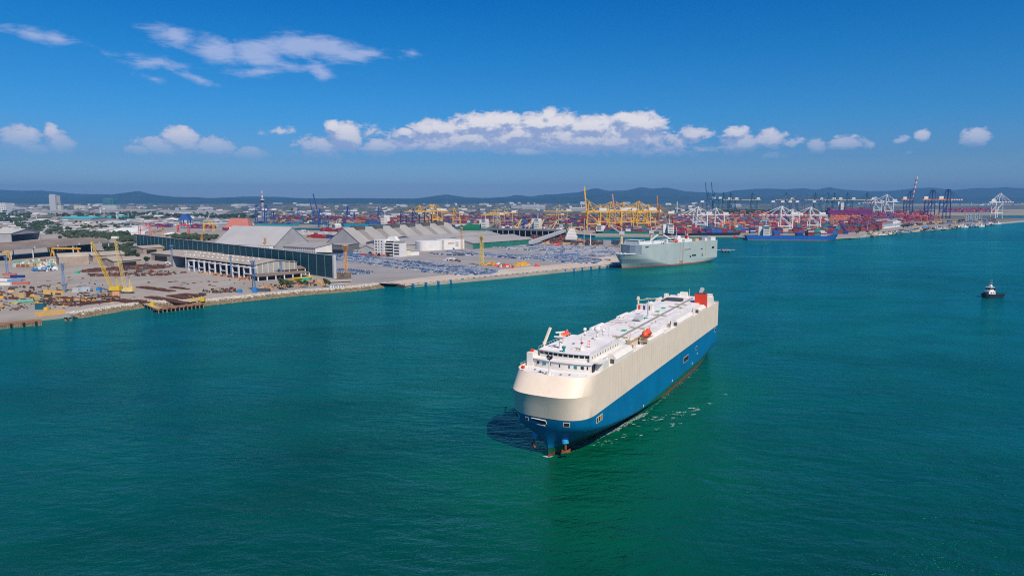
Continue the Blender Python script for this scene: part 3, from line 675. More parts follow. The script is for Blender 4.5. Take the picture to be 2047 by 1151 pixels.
# ------------------------------------------------------------------ foam of the wake
def foam():
    g = MB(); rr = random.Random(5)
    def blob(px, py, w_, l_, ang):
        c = G(px, py, .05); n = 9; vs = []
        for i in range(n):
            a = 2 * pi * i / n; r_ = .55 + .6 * rr.random(); x, y = cos(a) * l_ * r_, sin(a) * w_ * r_
            vs.append((c.x + x * cos(ang) - y * sin(ang), c.y + x * sin(ang) + y * cos(ang), .05))
        g.add(vs, [tuple(range(n))])
    A = R(60)
    def streak(x0, y0, x1, y1, n, sp, s0, s1):
        for i in range(n):
            k = rr.random(); px, py = x0 + (x1 - x0) * k + rr.gauss(0, sp), y0 + (y1 - y0) * k + rr.gauss(0, sp * .55)
            s = (s0 + (s1 - s0) * rr.random() ** 2)
            for _ in range(rr.randint(1, 4)): blob(px + rr.gauss(0, 1.6), py + rr.gauss(0, .5), .11 * s, .62 * s * (0.5 + rr.random()), rr.gauss(.3, .3))
    streak(1145, 893, 1262, 845, 110, 3.4, .2, 1.5)
    streak(1205, 868, 1292, 826, 320, 1.6, .2, 1.3)
    streak(1150, 896, 1235, 857, 160, 1.5, .15, .9); streak(1290, 826, 1395, 738, 160, 1.0, .1, .6)
    streak(1118, 905, 1150, 899, 14, 1.5, .3, 1.5)
    streak(1285, 842, 1400, 815, 60, 5, .2, 1.9)
    streak(1400, 812, 1462, 784, 12, 3, .2, 1.1)
    streak(1310, 858, 1375, 842, 12, 3, .2, 1.5)
    streak(1180, 890, 1300, 862, 22, 7, .2, 1.1)
    blob(1091, 911.5, .35, 1.2, 0); blob(1097, 913, .25, 1.5, .2); blob(1102, 911, .2, 1.0, -.1)
    for px, py in ((1380, 815), (1386, 828)): blob(px, py, .3, 1.2, .3)
    m = mat('foam_white', (.78, .84, .82), .8, var=.25, scale=1.5, col2=(.25, .50, .45))
    solo('foam', g, m, 'broken white foam streaks along the moving ship\'s bow wave', 'foam', kind='stuff')
foam()
# ================================================================== materials of the port
CONC = mat('concrete', (0.36, 0.33, 0.30), 0.9, var=0.15, scale=0.05)
SAND = mat('quay_beige', (0.56, 0.46, 0.37), 0.9, var=0.10, scale=0.02)
ASPH = mat('car_park_asphalt', (0.31, 0.285, 0.275), 0.9, var=0.10, scale=0.02)
ROOFG = mat('roof_grey', (0.37, 0.345, 0.325), 0.6, var=0.10, scale=0.03, streak=0.1)
ROOFL = mat('roof_light', (0.45, 0.435, 0.425), 0.55, var=0.07, scale=0.02, streak=.05)
ROOFB = mat('roof_brown', (0.25, 0.19, 0.155), 0.8, var=0.2, scale=0.04)
ROOFT = mat('roof_tan', (0.44, 0.37, 0.30), 0.75, var=0.15, scale=0.05)
WALLT = mat('wall_tan', (0.40, 0.32, 0.25), 0.8, var=0.15, scale=0.1)
WALLG = mat('wall_grey', (0.36, 0.36, 0.37), 0.7, var=0.1, scale=0.05)
WALLW = mat('wall_white', (0.74, 0.72, 0.70), 0.7, var=0.06, scale=0.1)
TWALL = mat('teal_sheeting', (0.004, 0.055, 0.078), 0.5, var=0.2, scale=0.05)
TSLAT = mat('teal_slat', (0.012, 0.095, 0.12), 0.5, var=0.3, scale=0.05)
BLUEP = mat('blue_paint', (0.03, 0.20, 0.50), 0.5, var=0.1)
PALEB = mat('pale_blue_steel', (0.17, 0.30, 0.50), 0.5, var=0.1)
ORANGE = mat('tower_orange', (0.72, 0.36, 0.10), 0.6, var=0.1)
STONEW = mat('white_riprap', (0.52, 0.47, 0.42), 0.95, var=0.3, scale=0.6)
STONEB = mat('brown_riprap', (0.24, 0.185, 0.11), 0.95, var=0.4, scale=0.6)
LEAF = [mat('leaf_a', (0.045, 0.075, 0.022), .8, var=.3, scale=.3), mat('leaf_b', (0.028, 0.052, 0.02), .85, var=.3, scale=.3), mat('leaf_c', (0.075, 0.09, 0.035), .85, var=.3, scale=.3)]
BARK = mat('bark', (0.12, 0.085, 0.06), .9, var=.2)
# sheets over the ground: car park asphalt and the beige quay apron
def sheet(name, pts, m, dz):
    mb = MB(); mb.add([G(x, y, LZ + dz) if len((x, y)) == 2 else None for x, y in pts], [tuple(range(len(pts)))]); me = mb.mesh(name, m)
    if me.polygons[0].normal.z < 0: me.flip_normals()
    return struct(name, me, m)
sheet('car_park_pavement', [(668, 565), (664, 503), (790, 512), (880, 500), (1060, 490), (1250, 494), (1300, 510), (1240, 518), (1000, 545), (840, 560), (760, 566)], ASPH, .05)
sheet('quay_apron', [(757, 566), (840, 555), (1000, 538), (1130, 527), (1240, 508), (1292, 500), (1297, 519), (1243, 526), (1010, 550), (808, 568)], SAND, .10)
# ------------------------------------------------------------------ quay face, fenders, piles
q0, q1 = G(808, 569, LZ), G(1245, 527, LZ); qd = (q1 - q0).normalized(); qn = Vector((qd.y, -qd.x, 0)); qlen = (q1 - q0).length
quay = thing('quay', 'long beige concrete quay with blue fenders below the new-car park', 'quay', (0, 0, 0))
g = MB(); g.bar(q0 + qn * .6 + Vector((0, 0, -.55)), q1 + qd * 120 + qn * .6 + Vector((0, 0, -.55)), 1.6, 1.3); part('cope_beam', g, SAND, quay)
g = MB(); g.bar(q0 - qd * .5 - qn * 2 + Vector((0, 0, -2.7)), q1 + qd * 120 - qn * 2 + Vector((0, 0, -2.7)), 3, 2.4); part('quay_wall', g, mat('dark_concrete', (.05, .05, .045), .8, var=.3), quay)  # near-black wall face set back below the cope beam
fm = MB(); fm.box((0, 0, -2.9), (2.6, 1.2, 3.5)).box((0, -.75, -2.6), (2.1, .4, 2.7)); fme = fm.mesh('fender', mat('fender_blue', (0.0, 0.17, 0.42), .5, var=.2, scale=1)); rzq = atan2(qd.y, qd.x)
for i, px in enumerate([822, 848, 873, 898, 922, 945, 967, 989, 1010, 1031, 1051, 1071, 1090, 1109, 1127, 1145, 1162, 1180, 1197, 1213, 1229]):
    k = (px - 1023.5) / F; # where the sight line meets the quay edge
    den = qd.x - k * qd.y; t_ = (k * q0.y - q0.x) / den; P_ = q0 + qd * t_
    f_ = part('fender', fme, None, quay, loc=P_ + qn * 2.0); f_.rotation_euler = (0, 0, rzq)
bm_ = MB()
for i in range(int(qlen / 4)):
    if i % 2: bm_.box(q0 + qd * (i * 4) - qn * 1.2 + Vector((0, 0, .1)), (1.6, .6, .55), rzq)
    else: bm_.box(q0 + qd * (i * 4 + 1) - qn * 1.2 + Vector((0, 0, .1)), (1.9, .5, .4), rzq, 1)
part('bollards', bm_, [mat('kerb_yellow', (.62, .46, .20), .8, var=.2), DGREY], quay, kind='stuff')
# wing of the quay running back to the shore, on dark piles
w0, w1 = G(808, 569, LZ), G(765, 563, LZ); g = MB(); g.bar(w0 + Vector((0, 0, -.5)), w1 + Vector((0, 0, -.5)), 1.4, 1.2); part('wing_beam', g, SAND, quay)
g = MB(); g.bar(w0 + Vector((0, -.3, -2.6)), w1 + Vector((0, -.3, -2.6)), 1.2, 4.0); part('wing_wall', g, mat('dark_teal_steel', (.012, .035, .03), .8, var=.4, scale=.5), quay)  # very dark teal face below the wing beam
g = MB()
for i in range(28):
    p = w0.lerp(w1, i / 27); g.tube((p.x, p.y - 1.0, -1), (p.x, p.y - 1.0, LZ - .9), .35)
part('sheet_piles', g, DGREY, quay, kind='stuff')
# ------------------------------------------------------------------ riprap along the yard shore
def riprap():
    line = [(140, 626), (230, 612), (290, 604), (415, 600), (500, 591), (600, 581), (700, 574), (757, 567)]
    pts = [G(x, y, LZ) for x, y in line]; rr = random.Random(3); W_, B_ = MB(), MB(); bank = MB(); n = len(pts); off = []
    for i in range(n):
        d = (pts[min(i + 1, n - 1)] - pts[max(i - 1, 0)]).normalized(); off.append(Vector((d.y, -d.x, 0)))
    bank.add([p - o * 1 + Vector((0, 0, -.05)) for p, o in zip(pts, off)] + [p + o * 11 + Vector((0, 0, -LZ - .8)) for p, o in zip(pts, off)], [(i, i + 1, n + i + 1, n + i) for i in range(n - 1)])
    struct('shore_bank', bank, STONEB)
    def rock(g, c, s):
        o = len(g.v); P = [(c.x + (rr.random() - .5) * s * 2.4 * a, c.y + (rr.random() - .5) * s * 1.4 + s * b_, c.z + s * e) for a, b_, e in ((1, -1, -.3), (1, 1, -.3), (1, 1, -.2), (1, -1, -.2), (.4, 0, .8))]
        x = s * (.7 + .5 * rr.random()); y = s * (.7 + .5 * rr.random()); a = rr.random() * 3; ca, sa = cos(a), sin(a)
        q = [(-x, -y, -.3 * s), (x, -y, -.3 * s), (x, y, -.3 * s), (-x, y, -.3 * s), (-x * .5, -y * .6, s * .6), (x * .6, -y * .4, s * .7), (x * .3, y * .6, s * .5)]
        g.add([(c.x + u * ca - v_ * sa, c.y + u * sa + v_ * ca, c.z + w_) for u, v_, w_ in q], [(0, 1, 5, 4), (1, 2, 5), (2, 6, 5), (2, 3, 6), (3, 0, 4), (3, 4, 6), (4, 5, 6)])
    for i in range(n - 1):
        L_ = (pts[i + 1] - pts[i]).length
        for _ in range(int(L_ * 13)):
            k = rr.random(); p = pts[i].lerp(pts[i + 1], k); o = off[i].lerp(off[i + 1], k); v_ = rr.random() * 17 - 6.0
            z = LZ + .1 if v_ < 0 else LZ - v_ * (LZ + .8) / 11
            rock(W_ if v_ + rr.gauss(0, .7) < 2.2 else B_, p + o * v_ + Vector((0, 0, z - LZ)), .45 + rr.random() * .75)
    solo('white_riprap', W_, STONEW, 'pale crushed rock heaped along the top of the yard shore', 'riprap', kind='stuff')
    solo('brown_riprap', B_, STONEB, 'brown weedy rocks sloping into the water below the steel yard', 'riprap', kind='stuff')
riprap()
# ------------------------------------------------------------------ shed builder
def frame2(pa, pb, z=LZ):
    A, B = G(pa[0], pa[1], z), G(pb[0], pb[1], z); d = B - A; L = d.length; return A, L, atan2(d.y, d.x)
def shed(label, pa, pb, depth, h, rh, wall=WALLG, roof=ROOFG, kind='gable', cat='warehouse', name='warehouse', front='wall', ncol=0, colm=None, over=1.0, backwall=True, left='wall', fm=None, openings=0, openm=None, ends=None):
    A, L, rz = frame2(pa, pb); t = thing(name, label, cat, A, rz); D = depth
    # walls
    g = MB()
    def gable(x, m=0):
        if kind == 'gable': g.add([(x, 0, 0), (x, D, 0), (x, D, h), (x, D / 2, h + rh), (x, 0, h)], [(0, 1, 2, 3, 4)], m)
        elif kind == 'mono': g.add([(x, 0, 0), (x, D, 0), (x, D, h + rh), (x, 0, h)], [(0, 1, 2, 3)], m)
        elif kind == 'arch': g.add([(x, 0, 0), (x, D, 0)] + [(x, D - D * i / 10, h + rh * sin(pi * i / 10)) for i in range(11)], [tuple(range(13))], m)
        elif kind == 'across': g.add([(x, 0, 0), (x, D, 0), (x, D, h), (x, 0, h)], [(0, 1, 2, 3)], m)
    if left == 'wall': gable(0); gable(L)
    if kind == 'across':
        for y in ((0,) if front == 'wall' else ()) + ((D,) if backwall else ()): g.add([(0, y, 0), (L, y, 0), (L, y, h), (L / 2, y, h + rh), (0, y, h)], [(0, 1, 2, 3, 4)])
        if front != 'wall': g.add([(0, .02, h * .82), (L, .02, h * .82), (L, .02, h), (L / 2, .02, h + rh), (0, .02, h)], [(0, 1, 2, 3, 4)]); g.box((1, 0, 0), (2, .4, h * .8)); g.box((L - 1, 0, 0), (2, .4, h * .8)); g.box((L / 2, D * .5, 0), (L - 1, .3, h * .8))
    else:
        if front == 'wall': g.add([(0, 0, 0), (L, 0, 0), (L, 0, h), (0, 0, h)], [(0, 1, 2, 3)])
        if backwall: g.add([(0, D, 0), (L, D, 0), (L, D, h + (rh if kind == 'mono' else 0)), (0, D, h + (rh if kind == 'mono' else 0))], [(0, 1, 2, 3)])
    if g.f: part('wall', g, wall, t)
    # roof: real slabs, with ribs standing proud
    r_ = MB(); th = .35; o = over
    def slab(a, b_, c, d): r_.add([Vector(q) for q in (a, b_, c, d)] + [Vector(q) - Vector((0, 0, th)) for q in (a, b_, c, d)], [(0, 1, 2, 3), (7, 6, 5, 4), (0, 4, 5, 1), (1, 5, 6, 2), (2, 6, 7, 3), (3, 7, 4, 0)])
    e = .4
    if kind == 'gable': sl = rh / (D / 2); slab((-o, -o, h + e - o * sl), (L + o, -o, h + e - o * sl), (L + o, D / 2, h + rh + e), (-o, D / 2, h + rh + e)); slab((-o, D / 2, h + rh + e), (L + o, D / 2, h + rh + e), (L + o, D + o, h + e - o * sl), (-o, D + o, h + e - o * sl))
    elif kind == 'mono': slab((-o, -o, h + e), (L + o, -o, h + e), (L + o, D + o, h + rh + e), (-o, D + o, h + rh + e))
    elif kind == 'across': sl = rh / (L / 2); slab((-o, -o, h + e - o * sl), (L / 2, -o, h + rh + e), (L / 2, D + o, h + rh + e), (-o, D + o, h + e - o * sl)); slab((L / 2, -o, h + rh + e), (L + o, -o, h + e - o * sl), (L + o, D + o, h + e - o * sl), (L / 2, D + o, h + rh + e))
    elif kind == 'arch':
        for i in range(10):
            y0, y1 = D * i / 10, D * (i + 1) / 10; z0, z1 = h + rh * sin(pi * i / 10) + e, h + rh * sin(pi * (i + 1) / 10) + e; slab((-o, y0, z0), (L + o, y0, z0), (L + o, y1, z1), (-o, y1, z1))
    rf = part('roof', r_, roof, t)
    if ncol:
        cme = MB().box((0, 0, 0), (1.0, 1.0, h)).mesh('column', colm or WALLW)
        for i in range(ncol + 1):
            part('column', cme, None, t, loc=(L * i / ncol, -.2, 0))
            if not backwall: part('column', cme, None, t, loc=(L * i / ncol, D, 0))
    if openings:
        ome = MB().box((0, -.12, 0), (L / openings * .62, .25, h * .7)).mesh('doorway', openm or DARK)
        for i in range(openings): part('doorway', ome, None, t, loc=(L * (i + .5) / openings, 0, .1))
    return t, L, D
# --- left of the yard
shed('big arched hall with a pale curved roof and dark open mouth at the left edge', (23, 484), (81, 478), 190, 17, 7, WALLG, mat('roof_cream', (.55, .52, .46), .6, var=.05), 'across', 'hall', 'assembly_hall', front='open')
t, L, D = shed('long brown-roofed open fabrication shed on white columns behind the left yard', (-75, 529), (218, 503), 78, 17.5, 5, ROOFG, ROOFB, 'gable', 'shed', 'fabrication_shed', front='open', ncol=7, backwall=False, left='none')
g = MB(); g.box((L / 2, -1.1, 14.2), (L + 2, .3, 3.6)); part('fascia', g, mat('fascia_grey', (.27, .25, .235), .8, var=.1), t)
g = MB(); g.box((L * .93, 30, 0), (L * .12, 1, 16)); part('end_panel', g, DARK, t)  # near-black sheet painting the shade inside the shed's right end
for i in range(4):       # pale lettering blots on the fascia are too small to read: plain squares
    g = MB(); g.box((L * (.44 + i * .16), -1.3, 15.0), (2.2, .1, 1.8)); part('fascia_mark', g, WALLW, t)
for i in range(2):       # yellow overhead gantries under the roof
    a = G(0 + i * 105, 516 - i * 3, LZ) if i else G(-40, 521, LZ); gt = thing('gantry_crane', ('second' if i else 'leftmost') + ' yellow gantry crane standing under the brown-roofed shed', 'gantry crane', a, rnd.uniform(-.2, 0), 'yellow gantries under the brown roof')
    g = MB(); g.box((22, 0, 11.4), (52, 2.2, 2.2)); part('girder', g, YEL, gt)
    for x in (0, 44):
        g = MB(); g.bar((x - 3, 0, 0), (x, 0, 11.4), 1.1).bar((x + 3, 0, 0), (x, 0, 11.4), 1.1); part('leg', g, YEL, gt)
g = MB(); rr = random.Random(11)
for i in range(150):
    p = G(rr.uniform(95, 165), rr.uniform(500, 506), LZ); h_ = rr.uniform(4, 12); g.bar(p, p + Vector((0, 0, h_)), .5); g.bar(p + Vector((0, 0, h_)), p + Vector((rr.uniform(-9, 9), 0, h_)), .5)
solo('steel_frames', g, RUSTB, 'rusty upright steel frames under the brown-roofed shed', 'steel frames', kind='stuff')
shed('tan arched shed with blank front wall left of the yellow lattice cranes', (119, 531), (178, 528), 34, 10.5, 4, WALLT, ROOFT, 'arch', 'shed', 'storage_shed')
shed('tan low shed behind the left yellow lattice crane', (186, 523), (252, 519), 42, 8, 3.4, WALLT, ROOFT, 'gable', 'shed', 'storage_shed')
shed('tan shed with wide black doorway between the two lattice cranes', (228, 534), (283, 530), 40, 7.6, 3.0, WALLT, ROOFT, 'gable', 'shed', 'storage_shed', openings=1)
shed('low tan-roofed shed at the near left end of the teal wall', (287, 508), (351, 504), 42, 9, 2.5, WALLT, ROOFT, 'gable', 'shed', 'storage_shed', openings=2)
shed('tan roof shed joined to the white-framed workshop', (303, 520), (383, 528), 60, 10, 2.5, WALLT, ROOFT, 'gable', 'shed', 'storage_shed', openings=2)
t, L, D = shed('long grey workshop with open white frames in front and ribbed end wall', (346, 534), (509, 557), 52, 14.5, 3.5, WALLG, ROOFT, 'gable', 'workshop', 'workshop', front='open', ncol=0)
rb = MB().box((0, 0, 0), (.5, 1.1, 16)).mesh('rib', mat('rib_cream', (.62, .56, .36), .7, var=.05))
for i in range(8): part('rib', rb, None, t, loc=(L + .3, 3 + i * 6.5, 0))
rv = MB().box((0, 0, 0), (3.4, 1.6, .9), top=(.6, .6)).mesh('roof_vent', WALLW)
for i in range(14):
    for j in (0, 1): part('roof_vent', rv, None, t, loc=(14 + i * 11.5, 10 + j * 13, 14.9 + (10 if j == 0 else 23) * 3.5 / 26))
g = MB(); g.box((L / 2, 14, 0), (L - 4, .4, 13)); part('dark_backing', g, DARK, t)  # near-black sheet behind the open front: the workshop's inner shade as colour
fr = MB(); fr.box((-6.6, 0, 0), (1.5, 1.5, 13)).box((6.6, 0, 0), (1.5, 1.5, 13)).box((0, 0, 12), (14.6, 1.55, 1.4)).box((0, 0, 5.4), (11.6, 1, 1)); fr.bar((-6.6, 0, 12.6), (-6.6, 8, 12.6), .9).bar((6.6, 0, 12.6), (6.6, 8, 12.6), .9)
fme = fr.mesh('portal_frame', mat('frame_white', (.66, .66, .70), .6, var=.05))
A_ = Vector(t.location); u_ = Vector((cos(t.rotation_euler.z), sin(t.rotation_euler.z), 0)); n_ = Vector((-u_.y, u_.x, 0)); B_ = A_ - n_ * 8
for px in (383, 403.5, 424.5, 447, 471, 494):
    k = (px - 1023.5) / (F * .995); x_ = (k * B_.y - B_.x) / (u_.x - k * u_.y); part('portal_frame', fme, None, t, loc=(x_, -8, 0))
t, L, D = shed('low open-sided shed with brown roof in front of the teal wall', (512, 556), (610, 548), 26, 6.5, 2, WALLT, ROOFB, 'gable', 'shed', 'open_shed', front='open', ncol=6, backwall=True, left='none')
shed('lower brown lean-to roof beside the green tree below the teal wall', (516, 562), (618, 553), 16, 4.5, 1, WALLT, ROOFB, 'mono', 'shed', 'open_shed', front='open', ncol=6, left='none')
# --- tall teal screen wall
A, L, rz = frame2((275, 497), (668, 556)); tw = thing('screen_wall', 'very tall dark teal louvred screen wall running across the yard', 'wall', A, rz)
NP = 36; pw = L / NP; g = MB(); g.box((pw / 2, 0, 0), (pw - .3, .5, 24.3)); pme = g.mesh('panel', TWALL)
s_ = MB()
for k in range(11): s_.box((pw / 2, -.35, 1.2 + k * 2.1), (pw - 1.4, .25, .55))
sme = s_.mesh('slat', TSLAT); po = MB().box((0, 0, 0), (.45, .9, 24.9)).mesh('post', mat('post_pale_teal', (.10, .26, .30), .6, var=.2))
for i in range(NP):
    part('panel', pme, None, tw, loc=(i * pw, 0, 0))
    if i > 6: part('slats', sme, None, tw, loc=(i * pw, 0, 0), kind='stuff')
    part('post', po, None, tw, loc=(i * pw, -.2, 0))
g = MB(); g.box((L + 1, 0, 0), (2.6, 3.2, 25)); part('end_post', g, LGREY, tw)
g = MB(); g.box((L / 2, 0, 24.3), (L, 1.4, .35)); part('coping', g, LGREY, tw)
g = MB()
for i in range(16): g.box((i * 1.1, rnd.uniform(-.2, .2), 0), (1.05, .3, 8 - rnd.random() * 1.5))
A, L_, rz_ = frame2((674, 558), (698, 559)); solo('wooden_fence', g, mat('brown_boards', (.22, .16, .12), .9, var=.3), 'brown board fence at the right end of the tall teal wall', 'fence', A, rz_, kind='stuff')
# ------------------------------------------------------------------ light towers
def tower(px, pyb, pyt, m, w_, label, cat='light tower', solid=False, head=True):
    p = G(px, pyb, LZ); top = ZAT(p.y, pyt); h = top - LZ; t = thing('light_tower', label, cat, p, rnd.uniform(0, 1.5))
    g = MB()
    if solid: g.box((0, 0, 0), (w_, w_, h), top=(.7, .7))
    else: g.lattice((0, 0, 0), (0, 0, h), w_ * .9, w_ * .55, w_ * .12, max(4, int(h / w_ / 1.3)))
    part('mast', g, m, t)
    if head:
        g = MB(); n = 3 if h > 20 else 2
        for k in range(n): g.box((0, 0, h - k * 2.0), (w_ * 1.45 - k * .5, w_ * 1.45 - k * .5, .4))
        part('platform', g, m, t); g = MB()
        for a in range(8): g.box((cos(a * pi / 4) * w_ * .7, sin(a * pi / 4) * w_ * .7, h + .5), (.7, .7, .7))
        part('lamps', g, m, t, kind='stuff')
    return t
tower(129, 585, 529, PALEB, 2.2, 'pale blue lattice light tower left of the two yellow lattice cranes')
tower(15, 548, 515, PALEB, 2.2, 'pale blue light tower nearest the left edge of the yard')
tower(345, 533, 492, PALEB, 2.6, 'pale blue lattice tower before the low shed by the teal wall')
tower(373, 538, 504, mat('frame_white', (0, 0, 0)), 1.6, 'slim white mast at the left end of the workshop frames')
tower(508, 582, 524, mat('bright_blue_steel', (.05, .18, .36), .5, var=.1), 2.8, 'thick blue steel tower at the near corner of the ribbed workshop')
tower(463, 552, 514, PALEB, 1.7, 'slim pale blue mast rising among the white workshop frames')
tower(562, 554, 525, PALEB, 2.2, 'pale blue tower behind the tree at the low brown sheds')
tower(572, 541, 517, YEL, 2.0, 'short yellow-black mast at the far corner of the ribbed workshop', head=False)
tower(692, 557, 492, ORANGE, 3.4, 'tall orange light tower at the right end of the teal wall')
tower(963, 531, 473, mat('tower_yellow', (.70, .50, .10), .6, var=.1), 4.2, 'tall yellow light tower in the middle of the car park')
tower(923, 501, 456, ORANGE, 2.6, 'slim orange light tower beside the white storage tanks')
tower(531, 500, 477, ORANGE, 3.0, 'orange light tower against the big pale A-roof warehouse')
tower(404, 492, 468, ORANGE, 3.0, 'orange light tower behind the teal wall left of the A-roof warehouse')
tower(327, 480, 455, ORANGE, 3.4, 'orange light tower behind the far left end of the teal wall')
tower(310, 482, 462, ORANGE, 3.0, 'shorter orange tower by the red and blue gantries')
tower(1167, 508, 437, mat('frame_white', (0, 0, 0)), 1.2, 'slender white mast among the cars near the grey car carrier', head=False)
# ------------------------------------------------------------------ crawler lattice cranes
def crawler(foot, tip, m, label):
    p = G(foot[0], foot[1], LZ); t = thing('lattice_crane', label, 'crane', p, 0, 'yellow lattice boom cranes in the yard')
    hz = ZAT(p.y, tip[1]) - LZ; hx = XAT(p.y, hz + LZ, tip[0]) - p.x
    g = MB(); g.box((0, -2.2, 0), (9, 1.3, 1.4)).box((0, 2.2, 0), (9, 1.3, 1.4)).box((0, 0, .6), (3, 5, 1)); part('tracks', g, DGREY, t, kind='stuff')
    g = MB(); g.box((2.0, 0, 1.6), (8.5, 4.2, 3.4)).box((4.8, 0, 4.9), (2.6, 3.8, 1.2)); part('machine_house', g, m, t)
    g = MB(); g.box((-2.2, -1.6, 1.9), (2, 1.4, 2.6)); part('cab', g, m, t)
    g = MB(); g.lattice((-1, 0, 2.5), (hx, 0, hz), 1.2, 1.1, .22, 24, wmid=2.1); part('boom', g, m, t)
    g = MB(); g.box((hx, 0, hz - .6), (1.8, 1.8, 2.2)); part('boom_head', g, m, t)
    g = MB(); g.bar((2.5, -1, 4.5), (3.0, 0, 13), .4).bar((2.5, 1, 4.5), (3.0, 0, 13), .4).bar((5.2, 0, 4.5), (3.0, 0, 13), .3); part('gantry_mast', g, m, t)
    g = MB(); g.bar((3, .8, 13), (hx, 0, hz), .14).bar((3, -.8, 13), (hx, 0, hz), .14); part('pendant_ropes', g, DGREY, t, kind='stuff')
    return t
crawler((228, 584), (184, 487), mat('bright_yellow', (.72, .48, .02), .5, var=.1), 'bright yellow lattice crane with its boom leaning far left')
crawler((254, 586), (230, 478), mat('pale_yellow', (.74, .55, .22), .5, var=.1), 'pale yellow lattice crane with steeper boom and box on the tip')
p = G(254, 586, LZ); g = MB(); g.box((0, 0, 0), (5.5, 2.5, 2)); solo('boom_tip_box', g, WALLW, 'white box at the tip of the pale yellow lattice crane', 'box', (XAT(p.y, ZAT(p.y, 477), 230), p.y, ZAT(p.y, 477)))
# ------------------------------------------------------------------ steel lying in the yard
def pipe_rows(a, b, width, label, m=RUSTB, dia=.9, grp='rusty steel bundles in the yard'):
    A, B = G(a[0], a[1], LZ), G(b[0], b[1], LZ); d = B - A; L = d.length; t = thing('pipe_stack', label, 'steel bundle', A, atan2(d.y, d.x), grp); g = MB(); n = int(L / (dia * 1.25))
    for i in range(n): g.tube((i * dia * 1.25, -width / 2 + rnd.uniform(-.5, .5), dia / 2 + .02), (i * dia * 1.25 + rnd.uniform(-.2, .2), width / 2, dia / 2 + .02), dia / 2, n=6)
    for i in range(int(n * .6)):
        if rnd.random() < .8: g.tube(((i + .5) * dia * 1.25 + n * .15, -width / 2 + .3, dia * 1.25), ((i + .5) * dia * 1.25 + n * .15, width / 2 - .4, dia * 1.25), dia / 2, n=6)
    part('pipes', g, m, t, kind='stuff'); return t
for k, (a, b, wd, lab) in enumerate([((278, 574), (346, 583), 7, 'long rusty bundle right of the pale yellow lattice crane'), ((296, 594), (374, 607), 7, 'longest rusty bundle right behind the small jetty'), ((342, 575), (380, 579), 3, 'thin rusty bundle farthest right on the open yard'),
        ((341, 591), (388, 600), 8, 'rusty bundle inland of the right end of the small jetty'), ((358, 589), (402, 593), 8, 'rusty bundle nearest the dark scrap heap by the shore'), ((234, 600), (268, 606), 8, 'short rusty bundle left of the small jetty'), ((263, 602), (297, 606), 7, 'short rusty bundle touching the small jetty\'s yellow corner'),
        ((146, 611), (232, 601), 9, 'pale-topped rusty bundle nearest the rock shore')]):
    pipe_rows(a, b, wd, lab)
def scrap(poly, n, cols, label, smax=4.0, seed=1, hmax=2.2):
    rr = random.Random(seed); g = MB(); xs = [p[0] for p in poly]; ys = [p[1] for p in poly]
    def inside(x, y):
        c = False
        for i in range(len(poly)):
            (x0, y0), (x1, y1) = poly[i - 1], poly[i]
            if (y0 > y) != (y1 > y) and x < (x1 - x0) * (y - y0) / (y1 - y0) + x0: c = not c
        return c
    k = 0
    while k < n:
        x, y = rr.uniform(min(xs), max(xs)), rr.uniform(min(ys), max(ys))
        if not inside(x, y): continue
        k += 1; p = G(x, y, LZ); s = smax * (.25 + .75 * rr.random() ** 2); g.box(p, (s * rr.uniform(.6, 3), s * rr.uniform(.3, .8), rr.uniform(.3, hmax)), rr.gauss(-.1, .35), m=rr.randrange(len(cols)), top=(rr.uniform(.7, 1), rr.uniform(.5, 1)))
    return solo('scrap_heap', g, cols, label, 'scrap', kind='stuff')
TAN = mat('tan_junk', (.50, .36, .19), .8, var=.2); MINT = mat('mint_sheet', (.20, .48, .33), .8, var=.15, scale=.1); PINK = mat('faded_red', (.48, .20, .15), .7, var=.15)
JK = [RUSTB, RUSTB, RUSTB, mat('dull_rust', (.19, .075, .04), .9, var=.3), TAN, DGREY, GREY, RUSTB, mat('dark_junk', (.05, .035, .03), .9, var=.3)]
scrap([(90, 598), (240, 588), (236, 600), (120, 612), (70, 606)], 420, JK + [YEL], 'rusty scrap and machinery strewn below the yellow lattice cranes', 3.2, 1)
scrap([(0, 590), (60, 582), (120, 590), (60, 605), (0, 612)], 90, JK + [YEL], 'scattered rusty parts near the left edge of the yard', 3.2, 2)
scrap([(160, 541), (280, 530), (345, 531), (330, 537), (170, 545)], 300, [RUSTB, RUSTB, RUSTB, mat('dull_rust', (0, 0, 0)), DGREY], 'long low line of rusty sections in front of the tan sheds', 5, 3)
scrap([(170, 548), (300, 541), (372, 545), (320, 552), (180, 553)], 260, [RUSTB, RUSTB, mat('dull_rust', (0, 0, 0)), GREY], 'second line of rusty sections across the open yard', 5, 4)
scrap([(404, 582), (470, 576), (478, 584), (410, 587)], 120, JK, 'dark heap of scrap by the shore below the workshop', 3, 5)
scrap([(378, 592), (410, 587), (412, 592), (384, 598)], 40, JK, 'small scrap heap next to the right end of the small jetty', 3, 6)
scrap([(395, 543), (500, 556), (508, 562), (400, 546)], 160, [RUST, mat('dull_rust', (0, 0, 0)), TAN, RUSTB, PINK], 'orange rusty parts in front of the white workshop frames', 3, 7)
scrap([(60, 560), (160, 552), (220, 560), (230, 572), (90, 580)], 26, JK, 'loose rusty pieces scattered over the open left yard', 3, 21, 1.2)
scrap([(235, 560), (470, 556), (500, 566), (420, 574), (300, 568)], 24, JK, 'loose pieces scattered over the right part of the open yard', 3, 22, 1.2)
scrap([(0, 600), (130, 605), (300, 592), (300, 600), (130, 618), (0, 622)], 120, JK + [TAN], 'low rusty litter along the inner edge of the rock shore', 2.6, 23, 1.0)
scrap([(0, 575), (110, 570), (240, 582), (240, 590), (100, 590), (0, 590)], 90, JK, 'mixed rusty steel in the middle of the left yard', 3.2, 24, 2)
